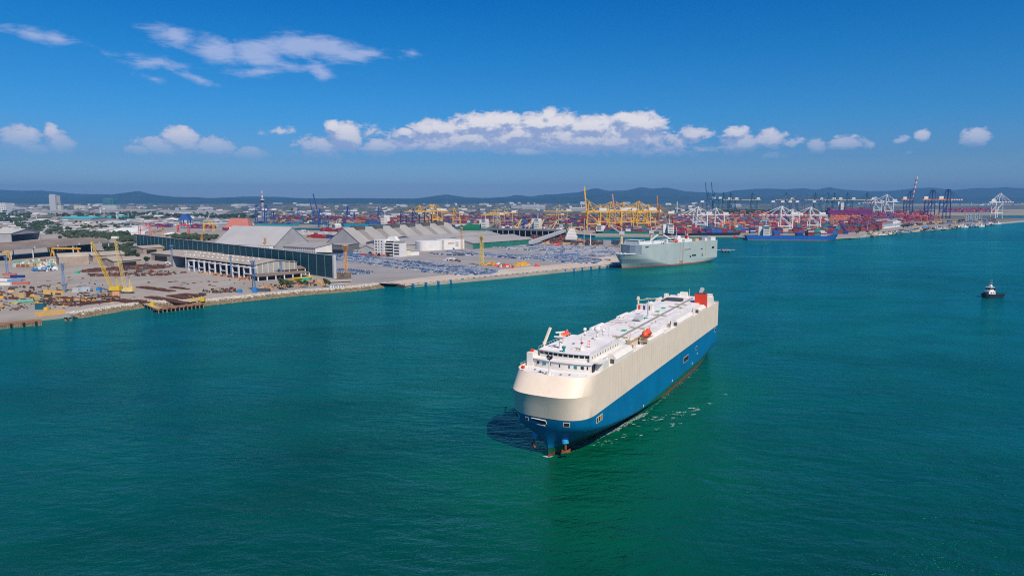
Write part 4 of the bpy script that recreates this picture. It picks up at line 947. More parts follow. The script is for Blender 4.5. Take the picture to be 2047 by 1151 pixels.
scrap([(25, 527), (110, 522), (112, 532), (30, 535)], 150, [WALLW, TAN, LGREY, WALLW, RUST, MINT], 'pale tanks and sections laid under the brown-roofed shed', 5, 8, 5)
scrap([(66, 540), (116, 533), (112, 541), (70, 544)], 60, [WALLW, DGREY, BLUEP, LGREY], 'parked machines and tanks left of the tan arched shed', 4, 9, 4)
scrap([(520, 572), (640, 560), (650, 570), (530, 580)], 150, [TAN, PINK, RUSTB, ORANGE, DGREY], 'orange and tan scrap between the trees on the shore', 3, 10)
scrap([(330, 523), (400, 530), (395, 540), (335, 528)], 90, [PINK, WALLW, LGREY, RUST, BLUEP], 'jumbled pale and red gear by the slim white mast', 3.5, 12, 3)
def sheet_stack(a, b, depth, m, label, h=1.2):
    A, L, rz = frame2(a, b); g = MB()
    for k in range(5): g.box((L / 2 + rnd.uniform(-1, 1), depth / 2 + rnd.uniform(-1, 1), k * h / 5), (L * rnd.uniform(.8, 1), depth * rnd.uniform(.7, 1), h / 5 * .9))
    return solo('sheet_stack', g, m, label, 'plate stack', A, rz, kind='stuff')
sheet_stack((14, 606), (76, 605), 14, MINT, 'mint green plates stacked near the left edge of the yard')
sheet_stack((126, 600), (148, 599), 8, mat('maroon_sheet', (.25, .05, .06), .8, var=.2), 'maroon plates stacked at the right of the mint green ones')
sheet_stack((584, 562), (626, 559), 8, mat('bright_yellow', (0, 0, 0)), 'yellow sections stacked beside the tree in front of the teal wall', 3)
# crates and cabins among the scrap
CAB = [((34, 592), (6, 3, 3), TAN, 'tan crate left of the mint green plates'), ((45, 594), (5, 3, 4), TAN, 'second tan crate touching the first, right of it'), ((97, 587), (8, 3, 3.4), mat('amber_paint', (.66, .42, .12), .6, var=.1), 'amber box at the foot of the pale blue light tower, left side'), ((116, 588), (11, 3, 3), mat('amber_paint', (0, 0, 0)), 'amber box at the foot of the pale blue light tower, right side'),
       ((153, 584), (6, 3, 4), LGREY, 'grey cabin right of the pale blue light tower'), ((169, 581), (13, 5, 3.4), mat('pale_blue_grey', (.38, .44, .52), .6, var=.1), 'pale blue-grey cabin behind the scrap, left of the bright yellow crane'), ((198, 581), (4, 3, 3), BLUEP, 'small blue box near the foot of the bright yellow crane'), ((233, 593), (6, 3, 4.5), mat('peach_paint', (.66, .36, .20), .7, var=.1), 'peach-coloured cabin below the bright yellow crane'),
       ((200, 591), (4.5, 3, 1.8), PALEB, 'pale blue box in the scrap under the bright yellow crane'), ((155, 602), (5, 3, 2), mat('peach_paint', (0, 0, 0)), 'peach box right of the maroon plates'), ((82, 618), (7, 4, 4.5), mat('dark_teal_roof', (.01, .10, .15), .6, var=.1), 'dark teal canopy by the yellow walkway'), ((155, 546), (4, 4, 2.4), GRN, 'small green tent on the open yard'), ((93, 620), (3, 2.4, 2.4), YEL, 'small yellow box right of the dark teal canopy'),
       ((612, 561), (8, 4, 3), GRN, 'green tarpaulin heap by the yellow sections'), ((480, 585), (3.2, 3.2, 3.2), BLUEP, 'blue drum among the dark scrap heap by the shore'), ((510, 584), (4, 4, 4), BLUEP, 'blue block at the foot of the thick blue tower'), ((525, 582), (14, 5, 2.4), DGREY, 'dark grey flat shelter right of the thick blue tower')]
for c, d, m, lab in CAB: g = MB(); g.box((0, 0, 0), d, top=(.92, .9)); solo('cabin' if d[2] > 3 else 'crate', g, m, lab, 'cabin' if d[2] > 3 else 'crate', G(c[0], c[1], LZ), rnd.uniform(-.1, .1))
# containers at the far left edge of the yard
def simple_container(c, m, lab, rz=0.0, L=12.2, name='container', grp=None):
    g = MB(); g.box((0, 0, 0), (L, 2.5, 2.7))
    for k in range(int(L / .9)): g.box((-L / 2 + .5 + k * .9, -1.3, .15), (.35, .1, 2.4))
    return solo(name, g, m, lab, 'container', c, rz, grp)
MB_ = mat('container_pink', (.50, .16, .12), .6, var=.1); 
for px, py, m, lab, dz in ((42, 568.5, MB_, 'faded red container farthest right in the row at the left edge', 0), (8, 570, WALLW, 'white container at the left edge in front of the red one', 0), (36, 560, mat('container_navy', (.02, .04, .20), .5, var=.1), 'navy container behind the faded red one', 2.7), (20, 556, MB_, 'dull red container behind the navy one', 2.7), (30, 563, PALEB, 'pale blue container under the navy one', 0), (10, 562, WALLW, 'white container at the left edge behind the front white one', 0)):
    simple_container(G(px, py, LZ) + Vector((0, 0, dz)), m, lab, .02, 16 if 'farthest' in lab else 14)
# small white huts on the shore by the wall's end
for i, (px, lab) in enumerate(((667, 'left small white hut on the shore below the teal wall'), (682, 'right small white hut on the shore below the teal wall'))):
    t = thing('hut', lab, 'hut', G(px, 575, LZ), .1, 'white huts on the shore'); g = MB(); g.box((0, 0, 0), (6, 4, 3)); part('wall', g, WALLW, t); g = MB(); g.box((0, 0, 3), (7, 5, .7), top=(.9, .5)); part('roof', g, ROOFG, t); g = MB(); g.box((-1, -2.05, .1), (1, .1, 2)); part('door', g, BLUEP, t); g = MB(); g.box((1.5, -2.05, 1), (1.3, .1, 1)); part('window', g, DARK, t)
shed('low grey-roofed shelter behind the white huts', (662, 570), (702, 568), 9, 3.4, 1, WALLT, ROOFG, 'gable', 'shed', 'shelter')
# ------------------------------------------------------------------ jetties, dolphins, walkways
def jetty(a, b, depth, deckm, label, np_, z=LZ):
    A, L, rz = frame2(a, b, z); t = thing('jetty', label, 'jetty', A, rz); g = MB(); g.box((L / 2, depth / 2, -.9), (L, depth, .95)); part('deck', g, deckm, t)
    pm = MB().tube((0, 0, -z - 1), (0, 0, -.9), .55, n=8).mesh('pile', mat('pile_tan', (.26, .22, .15), .9, var=.4, scale=1))
    for i in range(np_): part('pile', pm, None, t, loc=(L * (i + .5) / np_, .6, 0))
    tm = MB().tube((0, -.5, -1.9), (0, -.5, 0), .75, n=8).mesh('tyre_fender', DARK)
    for i in range(6): part('tyre_fender', tm, None, t, loc=(L * (i + .5) / 6, 0, 0))
    g = MB(); g.box((L / 2, depth * .6, -z), (L, .6, z - 1)); part('dark_underdeck', g, DARK, t); return t, L  # near-black sheet put in for the shade under the deck
jetty((-70, 655), (84, 641), 9, mat('rusty_deck', (.36, .15, .07), .9, var=.35, scale=.15, col2=(.22, .12, .08)), 'rust-orange jetty on close piles at the bottom left shore', 44)
jetty((313, 618), (411, 607), 8, mat('rusty_deck', (0, 0, 0)), 'small rust-brown jetty on piles below the longest rusty bundle', 12)
A, L, rz = frame2((283, 606), (313, 617)); t = thing('walkway', 'yellow-brown walkway ramp at the left corner of the small jetty', 'walkway', A, rz); g = MB(); g.box((L / 2, 2, -.5), (L, 4, .6)); part('deck', g, TAN, t)
for i in range(6): g = MB(); g.tube((L * i / 5, 0, -4), (L * i / 5, 0, -.5), .6); part('pile', g, DGREY, t)
def truss_walk(a, b, lab, m=YEL):
    A, L, rz = frame2(a, b); t = thing('truss_walkway', lab, 'walkway', A + Vector((0, 0, .2)), rz); g = MB(); n = 10
    for y in (0, 2.4):
        g.bar((0, y, 0), (L, y, 0), .3).bar((0, y, 2.2), (L, y, 2.2), .3)
        for i in range(n): g.bar((L * i / n, y, 0), (L * (i + .5) / n, y, 2.2), .22).bar((L * (i + .5) / n, y, 2.2), (L * (i + 1) / n, y, 0), .22)
    g.box((L / 2, 1.2, -.1), (L, 2.2, .12)); part('truss', g, m, t)
truss_walk((72, 633), (131, 626), 'yellow truss walkway lying on the rocks by the twin concrete dolphin'); truss_walk((376, 604), (408, 600), 'pale yellow truss at the right end of the small jetty', mat('pale_yellow', (0, 0, 0)))
g = MB(); g.box((0, 0, 0), (3, 3, 3.4)); solo('bollard_block', g, mat('bright_yellow', (0, 0, 0)), 'bright yellow block at the right end of the small jetty', 'block', G(406, 602, LZ)); g = MB(); g.box((0, 0, 0), (3, 3, 3)); solo('bollard_block', g, mat('bright_yellow', (0, 0, 0)), 'bright yellow block at the left corner of the small jetty', 'block', G(305, 611, LZ))
t = thing('mooring_dolphin', 'pale concrete dolphin on twin piles standing off the rocky shore', 'dolphin', G(137, 641, 0)); g = MB(); g.box((0, 0, 2.8), (6.0, 4, 2.0), top=(.95, .95)).box((0, 0, 4.8), (1.2, 1.2, .8)); part('cap', g, CONC, t)
for x in (-1.9, 1.9): g = MB(); g.tube((x, 0, -1), (x, 0, 2.8), 1.1, n=10); part('pile', g, mat('pile_tan', (0, 0, 0)), t)
# ------------------------------------------------------------------ trees: trunk, limbs and a crown of leaf clumps
def tree_meshes(seed, r=4.0, h=8.0, m=LEAF[0], nleaf=420):
    rr = random.Random(seed); T = MB(); T.tube((0, 0, 0), (0, 0, h * .55), r * .09, r * .05, 6)
    for k in range(5): a = rr.random() * 6.28; T.bar((0, 0, h * .35), (cos(a) * r * .55, sin(a) * r * .55, h * .72), r * .05)
    Cn = MB(); cl = [(rr.gauss(0, r * .42), rr.gauss(0, r * .42), h * .68 + rr.gauss(0, h * .12), r * rr.uniform(.28, .5)) for _ in range(9)]
    for i in range(nleaf):
        c = rr.choice(cl); d = Vector((rr.gauss(0, 1), rr.gauss(0, 1), rr.gauss(0, 1))).normalized(); p = Vector(c[:3]) + d * c[3] * rr.uniform(.7, 1.05); s = r * rr.uniform(.07, .16)
        u = Vector((rr.gauss(0, 1), rr.gauss(0, 1), rr.gauss(0, .6))).normalized(); v_ = u.cross(d + Vector((.01, 0, 0))).normalized()
        Cn.add([p - u * s, p - v_ * s * .8, p + u * s, p + v_ * s * .8 + d * s * .3], [(0, 1, 2, 3)])
    for c in cl: Cn.ball(c[:3], c[3] * .82, 4)
    return T.mesh('trunk', BARK), Cn.mesh('crown', m)
TM = [tree_meshes(20 + i, 4.0, 8.0, LEAF[i % 3]) for i in range(6)]
def tree(px, py, scale, lab, k=0, name='tree', grp=None, z=LZ):
    t = thing(name, lab, 'tree', G(px, py, z), rnd.random() * 6, grp); part('trunk', TM[k][0], None, t); part('crown', TM[k][1], None, t); t.scale = (scale, scale, scale); return t
for px, py, s, lab, k in ((563, 579, 1.35, 'biggest bushy tree on the shore below the brown lean-to roof', 0), (575, 575, 1.0, 'smaller tree touching the right side of the biggest shore tree', 2), (607, 575, .95, 'round green tree beside the orange scrap on the shore', 0), (651, 574, 1.0, 'bright green tree left of the white huts', 0),
        (292, 528, 1.3, 'dark round tree right of the shed with the black doorway', 1), (270, 522, 1.6, 'broad dark tree behind the black-doored shed', 1), (258, 520, 1.4, 'dark tree just right of the pale yellow crane boom', 1), (222, 504, 1.4, 'dark tree at the right end of the brown-roofed shed', 1), (233, 500, 1.2, 'second dark tree at the right end of the brown-roofed shed', 2),
        (262, 497, 1.2, 'small dark tree near the left end of the teal wall', 1), (740, 511, .8, 'small dark tree at the left corner of the white office block', 1), (800, 513, .7, 'small tree at the right corner of the white office block', 1), (815, 511, .9, 'pale green tree by the cream annex of the office block', 2), (757, 513, .7, 'little tree in front of the red canopy of the office block', 1), (775, 514, .7, 'tree before the right half of the office block', 2)):
    tree(px, py, s, lab, k)
def belt(poly, n, lab, smin=.8, smax=1.6, seed=1, ms=(0, 1, 2)):
    """a mass of trees read as one: leaf clumps over the polygon (in pixels of the photograph, laid on the ground)"""
    rr = random.Random(seed); g = MB(); xs = [p[0] for p in poly]; ys = [p[1] for p in poly]; k = 0
    while k < n:
        x, y = rr.uniform(min(xs), max(xs)), rr.uniform(min(ys), max(ys)); c = False
        for i in range(len(poly)):
            (x0, y0), (x1, y1) = poly[i - 1], poly[i]
            if (y0 > y) != (y1 > y) and x < (x1 - x0) * (y - y0) / (y1 - y0) + x0: c = not c
        if not c: continue
        k += 1; p = G(x, y, LZ); s = rr.uniform(smin, smax) * 4.5
        for _ in range(3):
            q = p + Vector((rr.gauss(0, s * .7), rr.gauss(0, s * .7), s * rr.uniform(.5, 1.3))); r_ = s * rr.uniform(.45, .8); n0 = len(g.v); g.ball(q, r_, 3, m=rr.randrange(len(ms)), sc=(1.1, 1.1, .8))
            for i in range(n0, len(g.v)): v_ = g.v[i]; g.v[i] = (v_[0] + rr.gauss(0, r_ * .16), v_[1] + rr.gauss(0, r_ * .16), v_[2] + rr.gauss(0, r_ * .16))
    return solo('tree_belt', g, [LEAF[i] for i in ms], lab, 'trees', kind='stuff')
# ================================================================== grey car carrier moored at the quay
S2O = G(1243, 536.5); S2E = G(1401, 521.5); d = (S2E - S2O).normalized(); S2A = Vector((d.x, d.y, 0)); S2L = 198.0
GHULL = mat('grey_green_hull', (0.40, 0.47, 0.455), .5, var=.07, scale=.06, streak=.1); GDK = mat('slate_front', (.20, .25, .31), .6, var=.08, streak=.2); GW = mat('ship_white2', (.74, .74, .74), .5, var=.06, scale=.4, streak=.1)
s2 = thing('car_carrier', 'grey-green car carrier moored at the end of the new-car quay', 'ship', S2O, atan2(d.y, d.x)); s2.scale = (.93, 1, 1)
def hull2(levels, mats_i, B, nb=14, ns=12, top=False, taper=130, pw=2.0):
    g = MB(); rings = []
    for z, fx, xs, n, xe, ye in levels:
        P = [(xs - (xs - fx) * cos((pi / 2) * i / nb) ** (2 / n), B * sin((pi / 2) * i / nb) ** (2 / n)) for i in range(nb)]
        for i in range(ns + 1):
            x = xs + (xe - xs) * i / ns; u = max(0, (x - taper) / max(1, xe - taper)); P.append((x, B - (B - ye) * u ** pw))
        rings.append([(x, y, z) for x, y in reversed(P)] + [(x, -y, z) for x, y in P[1:]])
    n = len(rings[0]); g.v = [p for r_ in rings for p in r_]
    for j in range(len(rings) - 1):
        for i in range(n): a, b = j * n + i, j * n + (i + 1) % n; g.f.append((a, a + n, b + n, b)); g.mi.append(mats_i[j])
    if top: g.f.append(tuple(range((len(rings) - 1) * n, len(rings) * n))); g.mi.append(mats_i[-1])
    return g
HB = 15.5; BOOT = mat('boot_rust', (.34, .13, .07), .8, var=.3, scale=.5)
g = hull2([(-2, 1, 90, 1.3, 180, 9), (.0, 0, 88, 1.3, 186, 12), (1.6, 0, 84, 1.35, 190, 13), (1.65, 0, 84, 1.35, 190, 13), (6, -2, 62, 1.5, 198, 15.5), (12, -6, 42, 1.8, 198, 15.5), (18.3, -9, 30, 2.1, 198, 15.5)], [0, 0, 0, 1, 1, 1], HB, top=True)
part('hull', g, [BOOT, GHULL], s2)
Z2 = 30.0; g = MB(); P = [(21, -15.48), (198, -15.48), (198, 15.48), (21, 15.48), (12, 12), (8, 6), (8, -6), (12, -12)]
g.prism(P, 18.32, Z2); n = len(P); g.mi[:] = [0] * len(g.f); g.mi[3] = g.mi[4] = g.mi[5] = g.mi[6] = g.mi[7] = 1; part('upper_hull', g, [GHULL, GDK], s2)
def s2p(px, py, z): q = G(px, py, z) - S2O; return Vector((q.x * S2A.x + q.y * S2A.y, max(-13.5, min(13.5, -q.x * S2A.y + q.y * S2A.x)), z))
def blk(x, y, dx, dy, h, m=GW, name='deckhouse', z=Z2, top=(1, 1)): g = MB(); g.box((x, y, z), (dx, dy, h), top=top); return part(name, g, m, s2)
blk(34, 0, 30, 26, 3.2); blk(26, 0, 12, 24, 2.3, z=Z2 + 3.22, name='wheelhouse'); w_ = MB(); w_.box((19.9, 0, Z2 + 4.0), (.2, 21, 1.0)).box((26, -12.1, Z2 + 4.0), (10, .2, 1)); part('bridge_window', w_, GLASS, s2)
blk(60, -6, 26, 14, 3.2); blk(88, -6, 22, 15, 4.2); blk(116, -3, 20, 12, 5.0); blk(128, -10, 18, 7, 3.8, mat('ship_white2', (0, 0, 0)), 'side_casing'); blk(119, -2, 6, 5, 3.2, z=Z2 + 5.0, name='mast_house'); blk(150, -10, 8, 6, 3.6, mat('buff_paint', (0, 0, 0)), 'vent_house'); blk(170, -12, 6, 5, 4.0); blk(189, -11, 12, 6, 4.4, name='aft_house')
blk(160, 2, 40, 8, 1.6, mat('maroon_sheet', (.25, .05, .06), .8, var=.2), 'deck_cover')
w_ = MB(); w_.box((88, -13.6, Z2 + 3.2), (15, .2, 1.4)).box((88, -13.6, Z2 + 1), (15, .2, .9)); part('cabin_window', w_, DARK, s2)
for x, hh in ((108, 15), (118, 20), (140, 14)): g = MB(); g.tube((x, 0, Z2), (x, 0, Z2 + hh), .7, .3).box((x, 0, Z2 + hh * .7), (.8, 6, .6)); part('mast', g, LGREY, s2)
g = MB(); g.box((138, -4, Z2), (5, 4.4, 7.5)); fn = part('funnel', g, FUNRED, s2); g = MB(); g.box((138, -6.3, Z2 + 3), (2.6, .2, 2.6)); part('white_band', g, GW, fn); g = MB(); g.bar((138, -4, Z2 + 7.5), (140, -4, Z2 + 10), 1.4); part('exhaust_pipe', g, LGREY, fn)
for x0, x1 in ((46, 62), (92, 74)): g = MB(); g.tube((x0, -10, Z2 + (3 if x0 == 46 else 3)), (x0, -10, Z2 + 4.5), .9).bar((x0, -10, Z2 + 4), (x1, -10, Z2 + 11.5), 1.5, 1.3); part('deck_crane', g, GW, s2)
lb = thing('lifeboat', 'orange lifeboat on the deck edge of the grey-green car carrier', 'lifeboat', s2.matrix_basis @ Vector((0, 0, 0)), 0); lb.location = S2O + S2A * 91 + Vector((S2A.y, -S2A.x, 0)) * 13.5 + Vector((0, 0, Z2 + 2.2)); lb.rotation_euler = (0, 0, atan2(d.y, d.x)); g = MB(); g.ball((0, 0, 0), 1, 6, sc=(5.2, 2.1, 2.0)); part('boat_hull', g, REDORANGE, lb, smooth=True); g = MB(); g.box((1.5, 0, 1.6), (2, 1.6, 1)); part('conning_hatch', g, REDORANGE, lb)
g = MB()
for x in (93, 103): g.bar((x, -15, Z2), (x, -12, Z2 + 4.5), .6)
part('davit', g, GW, s2)
for x, w_, h_, z in ((32, 7, 1.5, 26), (64, 1.8, 1.8, 29.4), (68, 1.8, 1.8, 29.4), (124, 14, .8, 19.5), (131, 3, 2.6, 8.5), (140, 10, 2.2, 10), (158, 5, 1.2, 18.5), (160, 2, 4, 8.5), (187, 6, 3, 18.5)):
    g = MB(); g.box((x, -15.5, z), (w_, .2, h_)); part('shell_opening', g, DARK, s2)
g = MB(); g.box((106, -15.55, 1.2), (.5, .25, 28)).box((113, -15.6, 1.2), (1.4, .3, 28)).box((109.5, -15.55, 1.2), (6, .2, 4)); part('side_ramp', g, mat('rusty_streak', (.42, .27, .16), .8, var=.3, scale=.4), s2, kind='stuff')
g = MB(); g.box((168, -15.55, 10), (1.5, .2, 19)); part('pilot_door_streak', g, mat('ochre_streak', (.44, .40, .22), .8, var=.1), s2)
for k in range(12): g = MB() if k == 0 else g; g.box((0 + k * 1.8, 10 - abs(k - 3) * 1.2, 18.3), (.6, .6, .8))
g.box((2, -3, 18.3), (3, 2, 1.6)).box((2, 4, 18.3), (3, 2, 1.6)); part('mooring_gear', g, GW, s2, kind='stuff')
g = MB()
pr = [(x, y) for x, y in ((-8.6, 0), (-7.9, -4), (-5, -8.3), (2, -12), (10, -14))]
for (a, b_) in zip(pr, pr[1:]):
    for s_ in (1, -1): g.bar((a[0], a[1] * s_, 19.3), (b_[0], b_[1] * s_, 19.3), .35, 1.2)
part('bulwark', g, GW, s2)
# mooring platform beyond the stern
t = thing('mooring_dolphin', 'concrete mooring platform with catwalk off the stern of the grey-green ship', 'dolphin', G(1450, 504, 0)); g = MB(); g.box((0, 0, 2.5), (14, 10, 2)); part('cap', g, CONC, t); g = MB()
for x in (-5, 0, 5): g.tube((x, 0, -1), (x, 0, 2.5), 1.0)
part('piles', g, mat('pile_tan', (0, 0, 0)), t, kind='stuff'); g = MB(); g.box((-24, 2, 3.2), (44, 2.4, .8)).box((10, 3, 3.4), (14, 2, .6)); part('catwalk', g, LGREY, t)
# ------------------------------------------------------------------ tug
tg = thing('tugboat', 'small dark-hulled tug with white wheelhouse alone at the right edge', 'tug', G(1982, 594), R(198)); sc_ = 1.0
g = hull2([(-1, 2, 9, 2, 20, 3.0), (0, .6, 8, 2.0, 21, 3.4), (2.2, -.2, 8, 2.0, 22, 4.2), (3.1, -.8, 8, 2.1, 22, 4.3)], [0, 0, 0], 4.3, 6, 6, True, 14)
g.v = [(11 - x, y, z + max(0, (6 - x) * .16)) for x, y, z in g.v]; part('hull', g, mat('tug_black', (.012, .02, .025), .5, var=.2), tg)
g = MB(); n0 = 0
g.box((3.2, 0, 2.9), (8.2, 5.6, 3.2), top=(.95, .9)); part('deckhouse', g, WHITE, tg); g = MB(); g.box((3.0, 0, 6.1), (4.6, 4.4, 3.0), top=(.95, .95)); wh_ = part('wheelhouse', g, WHITE, tg)
g = MB(); g.box((3.0, 0, 7.4), (4.7, 4.5, 1.1), top=(1, 1)); part('window_band', g, GLASS, wh_); g = MB(); g.box((3.0, 0, 9.1), (5.4, 5.2, .35)); part('wheelhouse_roof', g, WHITE, wh_)
for k in (-2, 1.0): g = MB(); g.box((3.2 + k, 2.76, 4), (1.0, .12, 1.0)); part('porthole', g, DARK, tg)
g = MB(); g.tube((2.4, 0, 9.4), (2.4, 0, 15.5), .35, .15).box((2.4, 0, 12.6), (.4, 3.0, .4)).box((2.4, 0, 15.3), (.4, 2.8, .3)).box((2.4, 0, 10.2), (2.2, 2.6, 1.4), top=(.5, .5)); part('mast', g, WHITE, tg)
g = MB(); g.box((-1.6, 1.5, 3), (1.8, 1.2, 5.6)).box((-1.6, -1.5, 3), (1.8, 1.2, 5.6)); part('funnels', g, mat('tug_blue', (.02, .06, .22), .5, var=.1), tg, kind='stuff')
g = MB()
for k in range(9): a = (k - 4) * .32; g.tube((10.2 - abs(k - 4) * .7, sin(a) * 3.4, 2.2), (10.6 - abs(k - 4) * .7, sin(a) * 3.6, 2.2), .8)
g.box((8.5, 0, 3.9), (1.5, 2, .9)); part('tyre_fenders', g, DARK, tg, kind='stuff')
# ------------------------------------------------------------------ middle warehouses
shed('big pale A-roof warehouse rising behind the teal wall', (430, 496), (549, 501), 84, 8, 29, WALLG, ROOFL, 'gable')
A, L, rz = frame2((430, 496), (549, 501)); t = thing('warehouse_annex', 'white-walled strip building under the eave of the pale A-roof warehouse', 'annex', A + Vector((0, -8, 0)), rz); g = MB(); g.box((L / 2, -3, 0), (L, 8, 7.4)); part('wall', g, WALLW, t)
dm_ = MB().box((0, -7.1, 1.2), (2.2, .3, 2.2)).mesh('opening', GREY)
for i in range(26): part('opening', dm_, None, t, loc=(3 + i * (L - 6) / 25, 0, 0)); part('opening', dm_, None, t, loc=(3 + i * (L - 6) / 25, 0, 3.2))
A, L, rz = frame2((549, 501), (549.5, 501)); 
t, L, D = shed('low grey-roofed warehouse with two rows of dark openings right of the pale A-roof one', (566, 503), (631, 507), 70, 9, 5, WALLW, ROOFG, 'gable')
dm_ = MB().box((0, -.15, 1.2), (2.2, .3, 2.4)).mesh('opening', DGREY)
for i in range(16): part('opening', dm_, None, t, loc=(3 + i * (L - 6) / 15, 0, 0)); part('opening', dm_, None, t, loc=(3 + i * (L - 6) / 15, 0, 4))
t, L, D = shed('very long sloping-roof store with six dark roof monitors behind the white office', (722, 491), (925, 473), 84, 3, 28, WALLG, mat('roof_greybrown', (.37, .345, .32), .7, var=.08, scale=.02), 'gable', front='wall')
mo = MB().box((0, 0, 0), (24, 17, 7.5)).mesh('roof_monitor', mat('monitor_grey', (.10, .10, .105), .8, var=.1)); st = MB(); st.add([(-8, .2, 0), (8, .2, 0), (8, 41.5, 28.3), (-8, 41.5, 28.3)], [(0, 1, 2, 3)]); st.add([(-8, .2, 0), (-8, 41.5, 28.3), (-8, 41.5, 27.6), (-8, .2, -.7)], [(0, 1, 2, 3)]); stm = st.mesh('roof_trough', mat('trough_brown', (.255, .235, .215), .8, var=.12))
for i in range(6):
    x = L * (.115 + i * .155); part('roof_monitor', mo, None, t, loc=(x, D / 2, 26.5)); part('roof_trough', stm, None, t, loc=(x, 0, 3.75))
shed('broad low grey roof between the white office and the yellow light tower', (800, 500), (936, 492), 110, 8, 8, WALLG, ROOFG, 'gable')
shed('second low roof strip behind the broad one, running toward the conveyor', (830, 489), (1000, 478), 60, 10, 5, WALLG, ROOFG, 'gable')
t, L, D = shed('grey hip-like warehouse with green side wall facing the parked cars', (946, 498), (1061, 489), 92, 10, 8, mat('green_wall', (.02, .17, .13), .6, var=.2, scale=.1), ROOFG, 'gable')
g = MB(); g.add([(-.3, 0, 0), (-.3, D, 0), (-.3, D, 10), (-.3, D / 2, 18), (-.3, 0, 10)], [(0, 1, 2, 3, 4)]); part('end_panel', g, WALLG, t)
shed('small grey gabled shed left of the white office block', (716, 507), (748, 507), 40, 7, 6, WALLG, ROOFG, 'across', 'shed', 'shed'); shed('long flat grey shed behind the small gabled one', (692, 503), (722, 505), 60, 8, 2.5, WALLG, ROOFG, 'gable', 'shed', 'shed')
t, L, D = shed('dark boxy loading building between the two grey warehouses', (664, 507), (694, 508), 34, 14, 1, mat('dark_cladding', (.15, .155, .165), .7, var=.1), ROOFG, 'gable', 'loading hall', 'loading_hall'); g = MB(); g.box((L / 2, -.3, 0), (L * .86, .6, 6.5)); part('doorway', g, DARK, t)
shed('white-walled strip shed under the long grey sloping-roof store', (696, 506), (722, 507), 10, 4, 1, WALLW, ROOFG, 'gable', 'shed', 'shed')
t, L, D = shed('long dark roof on slender columns before the yellow ship unloaders', (962, 471), (1120, 475), 48, 14, 3, DGREY, mat('slate_roof', (.13, .135, .15), .7, var=.1), 'gable', 'shed', 'open_shed', front='open', ncol=14, backwall=True, left='none', colm=LGREY)
# inclined conveyor gallery
a, b_ = G(1060, 486, LZ + 6), G(1127, 472, LZ); a = Vector((a.x, a.y, LZ + 7)); b_ = Vector((b_.x, b_.y - 30, ZAT(b_.y - 30, 461))); g = MB(); g.bar(a, b_, 6, 6); g.box((b_.x, b_.y, b_.z - 6), (10, 10, 11), m=1)
for k in (.3, .6, .85): p = a.lerp(b_, k); g.bar((p.x, p.y, LZ), p, 1.6)
solo('conveyor', g, [LGREY, DGREY], 'inclined grey conveyor gallery climbing right from the green-walled warehouse', 'conveyor', kind='stuff')
# white tanks / curved white building
t = thing('tank_hall', 'rounded white windowless building beside the slim orange tower', 'building', G(845, 502, LZ), atan2(*(lambda v: (v.y, v.x))(G(930, 497, LZ) - G(845, 502, LZ)))); L = (G(930, 497, LZ) - G(845, 502, LZ)).length
def roundbox(x0, x1, dep, h, r_):
    P = []
    for cx, cy, a0 in ((x1 - r_, r_, -90), (x1 - r_, dep - r_, 0), (x0 + r_, dep - r_, 90), (x0 + r_, r_, 180)):
        for k in range(7): a = R(a0 + k * 15); P.append((cx + r_ * cos(a), cy + r_ * sin(a)))
    return MB().prism(P, 0, h)
part('drum', roundbox(0, L * .52, 30, 15, 12), WALLW, t); part('drum', roundbox(L * .5, L, 32, 16, 3), WALLW, t)
g = MB(); g.box((L * .80, -.3, 5), (6, .3, 8)); part('tree_emblem', g, LGREY, t)
g = MB(); g.box((L * .66, -.3, 10), (13, .3, 1.6)); part('faded_lettering', g, TAN, t)
# white office block
A, L, rz = frame2((748, 512), (800, 514)); t = thing('office_block', 'white five-storey office block overlooking the rows of parked cars', 'office building', A, rz)
H_ = 25.0
g = MB(); g.box((L * .19, 10, 0), (L * .38, 18, H_ * .98)); w1 = part('left_wing', g, WALLW, t); g = MB(); g.box((L * .86, 9, 0), (L * .28, 17, H_ * .80)); w2 = part('right_wing', g, WALLW, t)
g = MB(); g.box((L * .55, 12, 0), (L * .345, 14, H_ * .90)); w3 = part('centre', g, WALLW, t)
g = MB(); g.add([(L * .28, 14, H_ * .9), (L * .70, 14, H_ * .9), (L * .58, 14, H_ * 1.16), (L * .38, 14, H_ * 1.16), (L * .28, 22, H_ * .9), (L * .70, 22, H_ * .9), (L * .58, 22, H_ * 1.16), (L * .38, 22, H_ * 1.16)], [(0, 1, 2, 3), (5, 4, 7, 6), (1, 5, 6, 2), (4, 0, 3, 7), (3, 2, 6, 7)]); part('roof_house', g, WALLW, t)
for fl in range(5):
    z = 3.2 + fl * 4.3
    for x, ww in ((L * .07, 2.4), (L * .18, 1.2), (L * .29, 1.4)):
        g = MB(); g.box((x, .93, z + .6), (ww, .25, 2.1)); part('window', g, GLASS, w1)
    g = MB(); g.box((L * .55, 4.85, z + .2), (L * .30, .4, 2.4)); part('window_band', g, GLASS, w3)
    g = MB(); g.box((L * .55, 3.4, z - .9), (L * .31, 3.0, 1.2)); part('balcony', g, WALLW, w3)
    if fl < 4: g = MB(); g.box((L * .86, .4, z + .3), (L * .18, .35, 2.0)); part('window_band', g, GLASS, w2)
g = MB(); g.box((L * .25, -1.5, 0), (L * .42, 6, 3.2)); part('red_canopy', g, mat('terracotta', (.42, .20, .16), .8, var=.15), t); g = MB(); g.box((L * .87, 9, H_ * .8), (L * .24, 12, 3.0)); part('plant_screen', g, GREY, t)
